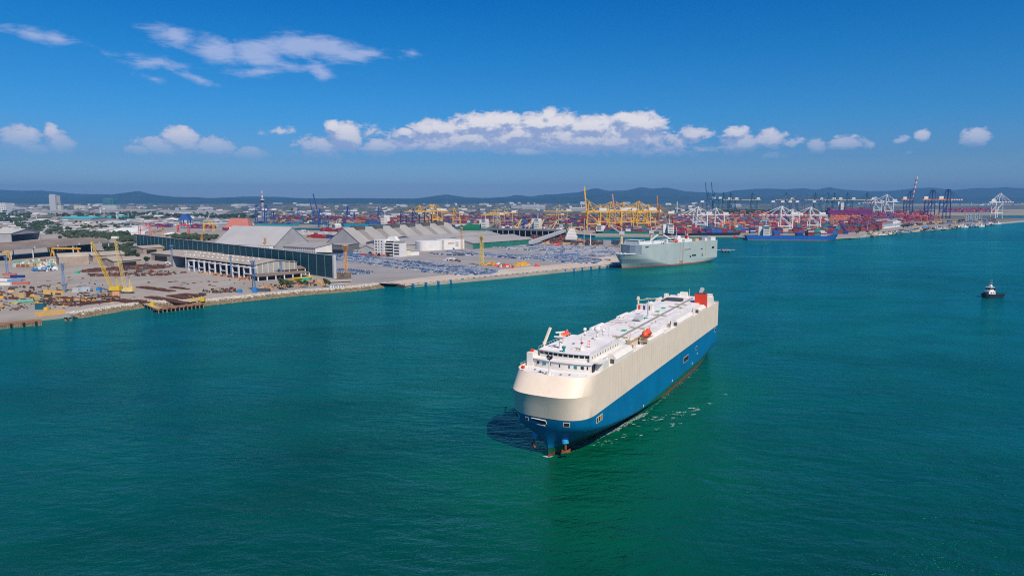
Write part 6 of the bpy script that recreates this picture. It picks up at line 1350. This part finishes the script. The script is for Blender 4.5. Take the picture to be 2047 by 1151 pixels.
# ------------------------------------------------------------------ ships across the basin
def far_ship(a, b_, beam, hh, hm_, label, bow_right=True, sup=None, cargo=None, cargo_where='', seed=1, deckm=None, bow=8, name='container_ship', cat='ship', suph=22, tiers=(1, 4), boot=True, funnel=None):
    """hull from waterline pixel a (left) to b (right), hh = side height"""
    A, B = G(*a), G(*b_); d = B - A; L = d.length; u = d / L; rz = atan2(u.y, u.x); t = thing(name, label, cat, A, rz)
    lv = [(-1, .05), (0, .04), (1.4, .03), (hh, 0)]; rings = []
    for z, q in lv:
        x0, x1 = (L * q * .4, L * (1 - q)); bw = beam / 2; xb = x1 - bow * 2.2
        if bow_right: ring = [(x0, -bw), (xb, -bw), (x1 - bow * .8, -bw * .6), (x1, 0), (x1 - bow * .8, bw * .6), (xb, bw), (x0, bw)]
        else: ring = [(L - x, y) for x, y in ([(x0, bw), (xb, bw), (x1 - bow * .8, bw * .6), (x1, 0), (x1 - bow * .8, -bw * .6), (xb, -bw), (x0, -bw)])]
        rings.append([(x, y + bw, z + ((3.5 if (x > L * .92 if bow_right else x < L * .08) else 0) if z == hh else 0)) for x, y in ring])
    g = MB(); n = 7; g.v = [p for r_ in rings for p in r_]
    for j in range(3):
        for i in range(n): g.f.append((j * n + i, j * n + (i + 1) % n, (j + 1) * n + (i + 1) % n, (j + 1) * n + i)); g.mi.append(1 if j < 2 and boot else 0)
    g.f.append(tuple(range(3 * n, 4 * n))); g.mi.append(2); part('hull', g, [hm_, BOOT, deckm or DGREY], t)
    if sup:
        x = L * sup; g = MB(); g.box((x, beam / 2, hh), (14, beam * .9, suph * .75)); part('superstructure', g, WALLW, t); g = MB(); g.box((x, beam / 2, hh + suph * .75), (10, beam, 3.2)); part('bridge', g, WALLW, t)
        g = MB(); g.box((x, -.2 + beam * .0, hh + suph * .75 + 1.2), (9.4, .5, 1.2))
        for k in range(4): g.box((x, beam * .05 - .2, hh + 2.5 + k * suph * .17), (11, .3, 1.1))
        part('windows', g, DARK, t, kind='stuff'); g = MB(); g.tube((x, beam / 2, hh + suph * .75 + 3), (x, beam / 2, hh + suph + 8), .7); part('mast', g, WALLW, t); g = MB(); g.box((x + (-12 if bow_right else 12), beam / 2, hh), (7, 7, suph * .85)); part('funnel', g, funnel or WALLW, t)
    if cargo:
        bay0 = 0
        for x0, x1, w_ in cargo:
            n_ = max(1, int((x1 - x0) * L / 13)); stacks(A + u * (L * x0), u, n_, int(beam / 2.75), tiers, w_, cargo_where, seed, 1.0, .6, z0=hh + .2, i0=bay0); seed += 1; bay0 += n_
    return t, L
far_ship((1188, 469.5), (1318, 470.5), 26, 9, mat('hull_emerald', (.01, .17, .10), .5, var=.1), 'green-hulled container ship behind the grey car carrier', False, .07, [(.16, .93, MIXB)], 'deck of the green ship', 11, suph=16, tiers=(1, 2.6))
far_ship((1332, 474), (1488, 473), 30, 9, mat('hull_black', (.008, .012, .02), .4, var=.1), 'black-hulled container ship beyond the stern of the grey car carrier', True, .06, [(.12, .36, MIXM), (.44, .88, MIXB)], 'deck of the black ship', 21, suph=24, tiers=(1.5, 4.4))
far_ship((1492, 480), (1679, 481.5), 27, 10, mat('hull_royal', (.01, .12, .42), .4, var=.08), 'bright blue container ship with white bridge block moored at the pier head', True, .22, [(.30, .40, dict(blue=4, red=2, teal=3)), (.55, .64, dict(navy=3, blue=3, maroon=2)), (.66, .93, dict(teal=3, blue=3, maroon=4, red=3, white=1))], 'deck of the blue ship', 31, suph=23, tiers=(1.5, 4.3))
far_ship((676, 455.5), (794, 457), 32, 13, mat('hull_skyblue', (.02, .28, .42), .4, var=.08), 'long light blue container ship loaded with maroon stacks behind the sloping-roof store', False, .76, [(.08, .70, MIXR), (.84, .97, MIXR)], 'deck of the light blue ship', 41, suph=30, tiers=(2, 4.5))
far_ship((502, 452), (592, 454), 28, 9, mat('hull_cyan', (.02, .34, .44), .4, var=.05), 'pale cyan ship hull low beyond the red-roofed hall', True, None, [(.05, .9, MIXR)], 'deck of the pale cyan ship', 51, tiers=(.5, 2))
far_ship((585, 462), (680, 464), 28, 8, mat('hull_teal_dark', (.01, .13, .17), .4, var=.1), 'dark teal vessel beside the raised blue cranes', True, .86, None, '', suph=14)
far_ship((1655, 432), (1748, 432), 40, 30, mat('hull_magenta', (.16, .01, .12), .4, var=.05), 'huge purple-hulled container ship behind the orange gantries', True, .30, [(.04, .25, MIXM), (.36, .95, MIXM)], 'deck of the purple ship', 61, suph=52, tiers=(2.5, 5), boot=False)
far_ship((920, 463), (985, 464), 28, 11, mat('hull_emerald', (0, 0, 0)), 'green container ship left of the long dark roof', True, .72, [(.05, .62, dict(green=8, maroon=1))], 'deck of the left green ship', 71, suph=26, tiers=(1.5, 3.5))
far_ship((1040, 468), (1092, 469), 24, 10, mat('hull_black', (0, 0, 0)), 'ship with tall white bridge block rising behind the long dark roof', True, .62, [(.1, .5, MIXR)], 'deck of the half-hidden ship', 81, suph=34)
far_ship((1170, 491), (1236, 492), 20, 6, mat('hull_rustblack', (.05, .025, .02), .7, var=.3, scale=.4), 'rusty dark bulk barge with grey hatch boxes left of the grey car carrier', False, None, None, name='bulk_barge', bow=6)
for i, (px, w_) in enumerate(((1214, 14), (1234, 12))): g = MB(); g.box((0, 0, 0), (w_, 10, 9)); solo('hatch_box', g, GREY, ('left' if i == 0 else 'right') + ' grey box standing on the rusty bulk barge', 'box', G(px, 490, 6) + Vector((0, 6, 0)), 0)
g = MB(); g.tube((0, 0, 0), (0, 0, 20), 1.0, .6); solo('barge_mast', g, WALLW, 'white mast on the bow of the rusty bulk barge', 'mast', G(1181, 490, 6) + Vector((0, 6, 0)))
# white bulk carrier seen end-on beyond the conveyor
t = thing('bulk_carrier', 'white-towered bulk carrier seen end-on at the right end of the conveyor', 'ship', G(1142, 488), R(80)); g = MB(); g.box((0, 0, -1), (40, 24, 10), top=(1, 1)); part('hull', g, mat('hull_black', (0, 0, 0)), t)
for k, (w_, z, h_) in enumerate(((22, 9, 7), (18, 16, 6), (14, 22, 5), (9, 27, 4))): g = MB(); g.box((4, 0, z), (18 - k * 2, w_, h_)); part('deckhouse', g, WALLW, t)
g = MB(); g.tube((4, 0, 31), (4, 0, 42), .9); part('mast', g, BUFF, t); g = MB(); g.box((10, 5, 16), (5, 5, 16)); part('funnel', g, ORANGE, t)
# pier head right of the blue ship, small boats
g = MB(); A, L, rz = frame2((1640, 478), (1722, 474)); g.box((L / 2, 12, -1.2), (L, 26, 1.4)); t = solo('pier_head', g, CONC, 'low concrete pier head with dark piles at the bow of the blue ship', 'pier', A, rz); g = MB()
for i in range(14): g.tube((L * (i + .5) / 14, .4, -4), (L * (i + .5) / 14, .4, -1.2), .6)
part('piles', g, DARK, t, kind='stuff'); g = MB(); A, L, rz = frame2((1468, 473), (1500, 476)); g.box((L / 2, 8, -1), (L, 18, 1.2)); solo('pier_head', g, CONC, 'small concrete pier between the black and the blue ship', 'pier', A, rz)
def boat(px, py, L, hm_, lab, sup=WALLW, ang=0.0, grp=None):
    t = thing('fishing_boat', lab, 'boat', G(px, py), ang, grp); g = MB(); h = L * .11; w_ = L * .26
    g.add([(-L / 2, -w_ * .4, 0), (-L / 2, w_ * .4, 0), (L * .3, w_ * .4, 0), (L * .46, 0, 0), (L * .3, -w_ * .4, 0), (-L / 2, -w_ / 2, h), (-L / 2, w_ / 2, h), (L * .3, w_ / 2, h), (L / 2, 0, h * 1.6), (L * .3, -w_ / 2, h)], [(0, 1, 6, 5), (1, 2, 7, 6), (2, 3, 8, 7), (3, 4, 9, 8), (4, 0, 5, 9), (5, 6, 7, 8, 9)]); part('hull', g, hm_, t)
    g = MB(); g.box((-L * .1, 0, h), (L * .3, w_ * .7, L * .12)).box((-L * .12, 0, h + L * .12), (L * .18, w_ * .6, L * .1)); part('cabin', g, sup, t); g = MB(); g.bar((L * .1, 0, h), (L * .1, 0, h + L * .4), L * .015); part('mast', g, LGREY, t)
boat(1470, 475.5, 14, FUNRED, 'small red boat beside the pier between the black and blue ships', FUNRED)
for i, (px, py) in enumerate(((1868, 460), (1886, 458.5), (1905, 457), (1916, 456.5), (1930, 455), (1941, 454.5), (1951, 454), (1962, 453.5), (1972, 452), (1984, 450), (1996, 448.5))):
    boat(px, py, 26, [DGREY, WALLW, mat('boat_blue', (.03, .12, .20), .5, var=.1)][i % 3], ordn(i) + ' from the left of the fishing boats moored along the right shore', [WALLW, WALLW, BUFF][i % 3], rnd.uniform(-.3, .3) + .5, 'fishing boats moored along the right shore')
# shore buildings and spit at the right
g = MB(); pts = [(1712, 474), (1800, 463), (1900, 456), (1990, 447.5), (2060, 441)]
for (a, b_) in zip(pts, pts[1:]): A, B = G(*a, 1.4), G(*b_, 1.4); g.bar(A, B, 14, 2.6)
solo('shore_bank', g, STONEW, 'pale rock bank edging the right-hand shore of the terminal', 'bank', kind='stuff')
shed('long blue-grey roofed shed on the right shore below the white crane', (1766, 457), (1806, 452), 26, 6, 2, WALLW, mat('roof_bluegrey', (.34, .42, .50), .6, var=.08), 'gable', 'shed', 'shed'); shed('white gabled house behind the blue-grey roofed shed', (1785, 447.5), (1800, 446.5), 20, 8, 4, WALLW, ROOFL, 'across', 'house', 'house')
shed('grey block building behind the long blue-grey shed', (1752, 446), (1806, 443), 20, 12, 1, WALLG, ROOFG, 'gable', 'building', 'building'); shed('green-blue roofed hall among the stacks behind the blue ship', (1520, 450), (1560, 450.5), 50, 9, 6, TEALP, mat('roof_teal_grey', (.18, .32, .34), .6, var=.1), 'gable'); shed('white gabled roof between the two white cranes of the blue ship', (1583, 444), (1604, 444), 30, 8, 7, WALLW, WALLW, 'across', 'shed', 'shed')
for i, (px, py, s) in enumerate(((1712, 469, 1.2), (1734, 467, 1.0), (1748, 465, 1.0), (1755, 464, 1.1), (1806, 457, 1.3), (1814, 456, 1.5), (1822, 454, 1.3), (1832, 451, 1.2), (1860, 448, 1.1), (1918, 445, 1.4), (1924, 444.5, 1.4))): tree(px, py, s, ordn(i) + ' from the left of the shore trees in front of the right-hand stacks', i % 6, grp='trees along the right shore')
# ------------------------------------------------------------------ instantiate containers
BOX.sort(key=lambda q: q[0]); CM = {}
def cont_mesh(ci, L):
    if (ci, L) not in CM:
        g = MB(); g.box((0, 0, 0), (L, 2.44, 2.59))
        for k in range(int(L / 1.2)): g.box((-L / 2 + .6 + k * 1.2, -1.25, .2), (.4, .08, 2.2), base=False)
        CM[(ci, L)] = g.mesh('container', CMT[ci])
    return CM[(ci, L)]
for q in BOX[:300]:
    _, p, rz, ci, where, i, j, k, L = q
    solo('container', cont_mesh(ci, L), None, f'{CC[ci][0]} container, {ordn(k)} tier, {ordn(i)} bay, {ordn(j)} rank, {where}', 'container', p, rz, 'containers: ' + where)
g = MB()
for q in BOX[300:]: g.box(q[1], (q[8], 2.44, 2.59), q[2], q[3], base=False)
solo('container_stacks', g, CMT, 'mass of stacked containers filling the terminal behind the moored ships', 'containers', kind='stuff')
# ================================================================== town, industry and vegetation behind the port
g = MB()
def poly_sheet(name, pts, m, z, kind='structure'):
    P = [G(x, y, z) for x, y in pts]; return struct(name, filled(P, -1, name), m) if False else sheet2(name, P, m)
def sheet2(name, P, m):
    me = filled(P, P[0].z - 3, name); me.materials.append(m); o = bpy.data.objects.new(name, me); COL.objects.link(o); o['kind'] = 'structure'; return o
sheet2('sand_spit', [G(x, y, LZ + .3) for x, y in ((1800, 431), (1990, 430), (2110, 430.5), (2240, 428), (2110, 418.5), (1960, 418), (1800, 419))], mat('reclaimed_sand', (.42, .36, .28), .95, var=.25, scale=.004, col2=(.16, .16, .10)))
sheet2('sand_spit', [G(x, y, LZ + .3) for x, y in ((1780, 412), (2010, 410.5), (2200, 410), (2200, 406.5), (1780, 407))], mat('reclaimed_sand', (0, 0, 0)))
BCOL = [('white', WALLW), ('cream', mat('cream_wall', (.66, .62, .50), .7, var=.05)), ('grey', LGREY), ('pale blue', mat('pale_blue_grey', (.38, .44, .52), .6, var=.1)), ('red-roofed', mat('terracotta', (.42, .20, .16), .8, var=.15)), ('beige', WALLT), ('blue-roofed', mat('roof_blue', (.05, .20, .42), .6, var=.1)), ('green-roofed', mat('roof_green', (.05, .28, .22), .6, var=.1))]
def building(px, py, w_, d_, h_, wall, roof, lab, name='building', cat='building', pitched=False, rz=0.0, grp=None, windows=False):
    t = thing(name, lab, cat, G(px, py, LZ), rz, grp); g = MB(); g.box((0, d_ / 2, 0), (w_, d_, h_)); wl = part('wall', g, wall, t); g = MB()
    if pitched: g.add([(-w_ / 2 - 1, -1, h_), (w_ / 2 + 1, -1, h_), (w_ / 2 + 1, d_ / 2, h_ + pitched), (-w_ / 2 - 1, d_ / 2, h_ + pitched), (-w_ / 2 - 1, d_ + 1, h_), (w_ / 2 + 1, d_ + 1, h_)], [(0, 1, 2, 3), (3, 2, 5, 4), (0, 3, 4), (1, 5, 2)])
    else: g.box((0, d_ / 2, h_), (w_ + .8, d_ + .8, .8))
    part('roof', g, roof, t)
    if windows:
        nf = int(h_ / windows[1]); ncol = windows[0]; wm_ = MB().box((0, -.2, 0), (w_ / ncol * .55, .4, windows[1] * .5)).mesh('window', GREY if h_ < 60 else DGREY)
        for i in range(ncol):
            for k in range(nf): part('window', wm_, None, wl, loc=(-w_ / 2 + w_ * (i + .5) / ncol, 0, windows[1] * (k + .35)))
    return t
def hpx(px, py, pyt): Y = G(px, py, LZ).y; return ZAT(Y, pyt) - LZ, PXM(Y)
def bpx(px0, px1, py, pyt, wall, roof, lab, depth=60, **k): h, s = hpx(px0, py, pyt); return building((px0 + px1) / 2, py, (px1 - px0) / s, depth, max(3, h - (k.get('pitched') or 0)), wall, roof, lab, **k)
# landmarks
bpx(100, 112, 419.5, 391, BCOL[1][1], WALLW, 'tall pale tower block alone against the hills at the left', 60, name='tower_block', cat='tower block', windows=(3, 22)); bpx(102, 122, 419.6, 411, BCOL[1][1], WALLW, 'wide base building in front of the tall pale tower block', 30, windows=(5, 14)); bpx(101, 112, 419.7, 388.5, LGREY, LGREY, 'grey lift core topping the tall pale tower block', 20)
bpx(207, 226, 417, 397, mat('turquoise_glass', (.06, .26, .27), .3, var=.4, scale=.02), WALLW, 'turquoise and white flared office block right of the tall pale tower', 70, name='tower_block', cat='tower block', windows=(5, 14)); bpx(203, 233, 418, 410, LGREY, LGREY, 'grey podium below the turquoise office block', 60)
bpx(-6, 12, 424, 406, WALLW, WALLW, 'white apartment block cut by the left edge', 60, name='apartment_block', windows=(4, 14)); bpx(148, 170, 418, 411, BCOL[1][1], BCOL[4][1], 'cream hotel with red roof between the two towers', 50, windows=(8, 10))
for px0, px1, py, pyt, lab, m in ((50, 146, 427, 420, 'long grey shed roof in front of the tall pale tower', ROOFG), (180, 307, 426, 419, 'long grey shed roof left of the blue gantry', ROOFG), (312, 452, 430, 421, 'very long grey roof behind the blue gantry', ROOFG), (120, 182, 440, 433, 'turquoise-roofed warehouse at the left', mat('roof_turq', (.06, .42, .45), .6, var=.05)), (204, 238, 437, 433, 'small turquoise-roofed shed right of the bigger one', mat('roof_turq', (0, 0, 0))),
                              (196, 240, 451, 442, 'pale blue gabled warehouse with white edge', LGREY), (330, 372, 432, 426, 'white-roofed hall below the very long grey roof', WALLW), (1043, 1090, 418, 410, 'big pale storage hall in front of the hills left of the yellow cranes', LGREY), (1022, 1043, 417, 410, 'grey hall left of the big pale storage hall', GREY), (1140, 1172, 422, 415, 'pale shed right of the lone yellow crane', LGREY), (118, 182, 455, 450, 'low brown sheds row amid the trees', ROOFT), (58, 75, 444, 440, 'yellowish low roof amid the trees', BCOL[1][1]), (1464, 1482, 414, 408, 'tan silo block under the dark cranes', BCOL[1][1]), (215, 262, 466, 460, 'white low sheds before the far tree belt', WALLW), (0, 60, 437, 433, 'long brownish roofs at the far left', ROOFT)):
    bpx(px0, px1, py, pyt, WALLG, m, lab, 120, pitched=8)
# red-roofed hall with sweeping roof
A, L, rz = frame2((452, 462), (497, 462)); t = thing('red_roofed_hall', 'large hall with steep salmon-red tiled roof behind the pale warehouse', 'hall', A, rz + .06); s = L / 45
g = MB(); g.box((L / 2, 20, 0), (L * .82, 36, 9 * s)); part('wall', g, mat('hall_red', (.42, .05, .04), .7, var=.2), t); g = MB(); h0, h1 = 7 * s, 25 * s
g.add([(-2 * s, -6, h0), (L + 2 * s, -6, h0), (L * .84, 20, h1), (L * .10, 20, h1), (-2 * s, 46, h0), (L + 2 * s, 46, h0)], [(0, 1, 2, 3), (3, 2, 5, 4), (0, 3, 4), (1, 5, 2)]); part('roof', g, mat('roof_salmon', (.46, .15, .11), .7, var=.1, scale=.05), t)
g = MB(); g.box((L * .3, -4, 0), (L * .25, 5, 8 * s)); part('porch', g, WALLW, t)
# observation tower
p = G(526, 437, LZ); s = PXM(p.y); t = thing('observation_tower', 'slender observation tower with dark pod and needle mast', 'tower', p)
zz = lambda y: ZAT(p.y, y) - LZ
g = MB(); g.tube((0, 0, 0), (0, 0, zz(403)), 3.0 / s, 2.3 / s, 12); part('shaft', g, mat('tower_concrete', (.40, .38, .38), .8, var=.1), t); g = MB(); g.tube((0, 0, zz(405)), (0, 0, zz(400)), 2.4 / s, 4.0 / s, 14).tube((0, 0, zz(400)), (0, 0, zz(399)), 4.2 / s, 4.2 / s, 14, m=1); part('pod', g, [mat('pod_navy', (.02, .04, .12), .4, var=0), WALLW], t)
g = MB()
for k, (a, b_) in enumerate(((399, 394), (394, 391), (391, 386), (386, 381.5), (381.5, 376))): g.tube((0, 0, zz(a)), (0, 0, zz(b_)), (1.9 - k * .35) / s, (1.7 - k * .38) / s, 8, m=(k + 1) % 2)
part('needle', g, [WALLW, mat('needle_pink', (.45, .25, .24), .7, var=0)], t)
for i, (px, py, pyt, lab) in enumerate(((1353, 425, 403, 'thin pale chimney right of the brown raised crane'), (201, 427, 415, 'white water tower by the grey podium'), (189, 436, 423, 'red and white mast left of the white water tower'), (234, 437, 424, 'cream water tower right of the white one'), (1162, 418, 411, 'thin white chimney near the pale shed'))):
    p = G(px, py, LZ); h, s = hpx(px, py, pyt); g = MB(); g.tube((0, 0, 0), (0, 0, h), 1.1 / s, .8 / s, 8)
    if 'water' in lab: g.tube((0, 0, h * .78), (0, 0, h), 1.8 / s, 2.2 / s, 8)
    solo('water_tower' if 'water' in lab else 'chimney', g, WALLW if 'red' not in lab else PINK, lab, 'tower', p)
for px, py, w_, lab in ((340, 442, 32, 'white tent-like canopy behind the red yard gantry'), (335, 471, 26, 'white canopy just over the teal wall'), (258, 466, 22, 'white canopy left of the teal wall\'s far end')):
    p = G(px, py, LZ); s = PXM(p.y); g = MB(); W2 = w_ / 2 / s; g.add([(-W2, 0, 2.4 / s), (W2, 0, 2.4 / s), (W2, 40, 2.4 / s), (-W2, 40, 2.4 / s), (0, 20, 6.5 / s)], [(0, 1, 4), (1, 2, 4), (2, 3, 4), (3, 0, 4)]).box((0, 20, 0), (1.4 / s, 1.4 / s, 6 / s)); solo('canopy', g, WALLW, lab, 'canopy', p)
# smaller buildings, each an object: the largest-showing 220, generated over the town zones
rr = random.Random(42); TB = []
def zone(x0, x1, y0, y1, n, where, wpx=(3, 14), hpx_=(1.2, 4), cw=None):
    for _ in range(n):
        y = y0 + (y1 - y0) * rr.random() ** .8; x = rr.uniform(x0, x1); Y = G(x, y, LZ).y; s = PXM(Y); TB.append((rr.uniform(*wpx) * rr.random() ** .5, x, y, s, rr.uniform(*hpx_), rr.choices(range(8), cw or (7, 3, 5, 2, 3, 4, .7, .5))[0], where))
zone(0, 330, 428, 468, 230, 'in the town at the left', (4, 26), (1.5, 4)); zone(0, 520, 409, 430, 150, 'below the left hills', (3, 16)); zone(330, 520, 428, 452, 60, 'around the left gantries', (3, 16)); zone(520, 1000, 406, 436, 170, 'in the middle distance', (3, 16)); zone(1000, 1420, 405, 424, 110, 'below the middle hills', (3, 14)); zone(1640, 2047, 403, 411, 70, 'on the far right shore', (3, 12))
zone(0, 2047, 401.5, 407, 230, 'at the foot of the hills', (2, 12), (.5, 1.5))
TB.sort(key=lambda q: -q[0] * q[4]); names = {}
for q in TB[:230]:
    wp, x, y, s, hp, ci, where = q; nm, m = BCOL[ci]; big = 'wide' if wp > 9 else ('narrow' if wp < 4 else ''); key = (nm, big, where); names[key] = names.get(key, []) + [q]
for (nm, big, where), L_ in names.items():
    L_.sort(key=lambda q: q[1])
    for i, (wp, x, y, s, hp, ci, _) in enumerate(L_):
        m = BCOL[ci][1]; w_ = m if ci in (0, 1, 2, 3, 5) else WALLW; lab = (f'{ordn(i)} from the left of the ' if len(L_) > 1 else '') + f'{big + " " if big else ""}{nm} buildings {where}'
        building(x, y, wp / s, rr.uniform(12, 40) / min(1, s * 1.3), hp / s, w_, m if ci > 3 else (ROOFG if rr.random() < .5 else WALLW), lab, pitched=(hp / s * .35 if rr.random() < .6 else False), rz=rr.uniform(-.5, .5), grp='small buildings ' + where)
g = MB()
for q in TB[230:]:
    wp, x, y, s, hp, ci, _ = q; g.box(G(x, y, LZ), (wp / s, rr.uniform(20, 70), hp / s * .8), rr.uniform(-.5, .5), ci, base=False)
for _ in range(900):
    x, y = rr.uniform(-30, 2080), 401.3 + 5.5 * rr.random() ** 1.5
    if x > 1500 and y > 404: continue
    Y = G(x, y, LZ).y; s = PXM(Y); g.box(G(x, y, LZ), (rr.uniform(1, 8) / s, rr.uniform(30, 160), rr.uniform(.3, .9) / s), rr.uniform(-.3, .3), rr.choice((0, 0, 1, 2, 3, 4, 5)), base=False)
solo('far_town', g, [m for _, m in BCOL], 'countless tiny pale buildings spread to the foot of the hills', 'town', kind='stuff')
scrap([(1722, 470), (1860, 455), (1990, 443.5), (2000, 446), (1870, 460), (1735, 473)], 330, [DGREY, WALLW, TAN, RUSTB, BLUEP, GREY, BUFF], 'small sheds, gear and parked vehicles along the right-hand shore road', 9, 41, 5)
scrap([(1790, 448), (1990, 438), (1990, 442), (1800, 453)], 260, [DGREY, RUSTB, mat('maroon_sheet', (0, 0, 0)), BLUEP, ORANGE, GREY], 'trailers and cargo on the ground under the navy and white cranes', 12, 42, 6)
scrap([(560, 445), (1180, 462), (1180, 458), (560, 441)], 400, [DGREY, RUSTB, mat('maroon_sheet', (0, 0, 0)), BLUEP, WALLW, GREY, YEL], 'quayside gear along the far side of the basin', 12, 43, 7)
# tree belts
belt([(118, 468), (180, 466), (262, 472), (276, 486), (200, 482), (130, 478)], 130, 'dark green tree belt behind the long brown-roofed shed', .9, 1.6, 1); belt([(20, 448), (100, 444), (140, 462), (90, 470), (40, 458)], 110, 'dense dark trees right of the big arched hall', 1.0, 1.7, 2, (1, 1, 0)); belt([(340, 474), (430, 476), (430, 483), (350, 479)], 90, 'low green trees just beyond the teal wall', .8, 1.4, 3)
belt([(110, 430), (250, 428), (330, 434), (330, 442), (250, 440), (120, 436)], 80, 'dark trees between the long grey roofs and the turquoise one', 1.2, 2.2, 4, (1, 1)); belt([(230, 424), (330, 428), (520, 432), (520, 438), (380, 436), (240, 430)], 130, 'dark trees below the very long grey roof', 1.4, 2.4, 5, (1, 1)); belt([(0, 424), (60, 426), (60, 446), (0, 446)], 60, 'dark trees in the far left town', 1.4, 2.4, 6, (1, 0)); belt([(1440, 424), (1640, 423), (1640, 427), (1440, 428)], 160, 'dark trees behind the middle container yard', 1.8, 3, 7, (1, 1))
belt([(140, 446), (270, 446), (270, 458), (150, 458)], 60, 'scattered trees among the pale sheds', .9, 1.5, 8, (1, 0)); belt([(205, 492), (262, 490), (268, 508), (214, 506)], 70, 'scrubby trees right of the brown-roofed shed', .7, 1.2, 9, (1, 0))
g = MB()
for _ in range(1500):
    x = rr.uniform(-40, 2090); y = 401 + 8 * rr.random() ** 1.3
    if (x > 1500 and y > 406): continue
    p = G(x, y, LZ); s = PXM(p.y); r_ = rr.uniform(.5, 1.5) / s; n0 = len(g.v); g.ball(p, r_, 3, sc=(rr.uniform(1.5, 4), 1.5, .55), m=rr.randrange(2))
for _ in range(700):
    x = rr.uniform(-20, 1400); y = 409 + 22 * rr.random() ** 1.4
    if x > 560 and y > 424: continue
    p = G(x, y, LZ); s = PXM(p.y); r_ = rr.uniform(1.0, 2.4) / s
    for _ in range(3): q = p + Vector((rr.gauss(0, r_), rr.gauss(0, r_), 0)); g.ball(q, r_ * rr.uniform(.4, .8), 3, sc=(1.5, 1.4, .8), m=rr.randrange(2))
solo('distant_trees', g, [LEAF[1], LEAF[0]], 'distant dark treetops scattered through the town to the hills', 'trees', kind='stuff')
# lamp posts standing in the port
lp = MB().tube((0, 0, 0), (0, 0, 24), .5, .3, 6).box((0, 0, 24), (4, 1, .5)).mesh('lamp_post', LGREY)
for i, (px, py) in enumerate(((648, 470), (678, 472), (706, 474), (1400, 466), (1484, 464), (1633, 470), (1688, 462), (1734, 462), (1743, 440), (1654, 455), (1790, 455), (1943, 449), (1910, 452), (2010, 432), (2030, 432), (1992, 431))):
    solo('lamp_post', lp, None, ordn(i) + ' of the tall grey lamp posts counted from the ones nearest the white stacks', 'lamp post', G(px, py, LZ), rnd.random(), 'tall lamp posts of the terminal')
# ------------------------------------------------------------------ haze
mb = MB(); mb.box((0, 10500, -2.5), (49000, 28000, 560))
hm = bpy.data.materials.new('haze_air'); hm.use_nodes = True; t = NT(hm.node_tree); t.n.clear()
pv = t.new('ShaderNodeVolumePrincipled'); o = t.new('ShaderNodeOutputMaterial'); t.l.new(pv.outputs[0], o.inputs['Volume'])
pv.inputs['Color'].default_value = (0.17, 0.46, 0.86, 1); pv.inputs['Density'].default_value = 0.000055; pv.inputs['Anisotropy'].default_value = 0.0
hz = solo('haze', mb, hm, 'pale blue haze hanging over the port and the far hills', 'haze', kind='stuff')
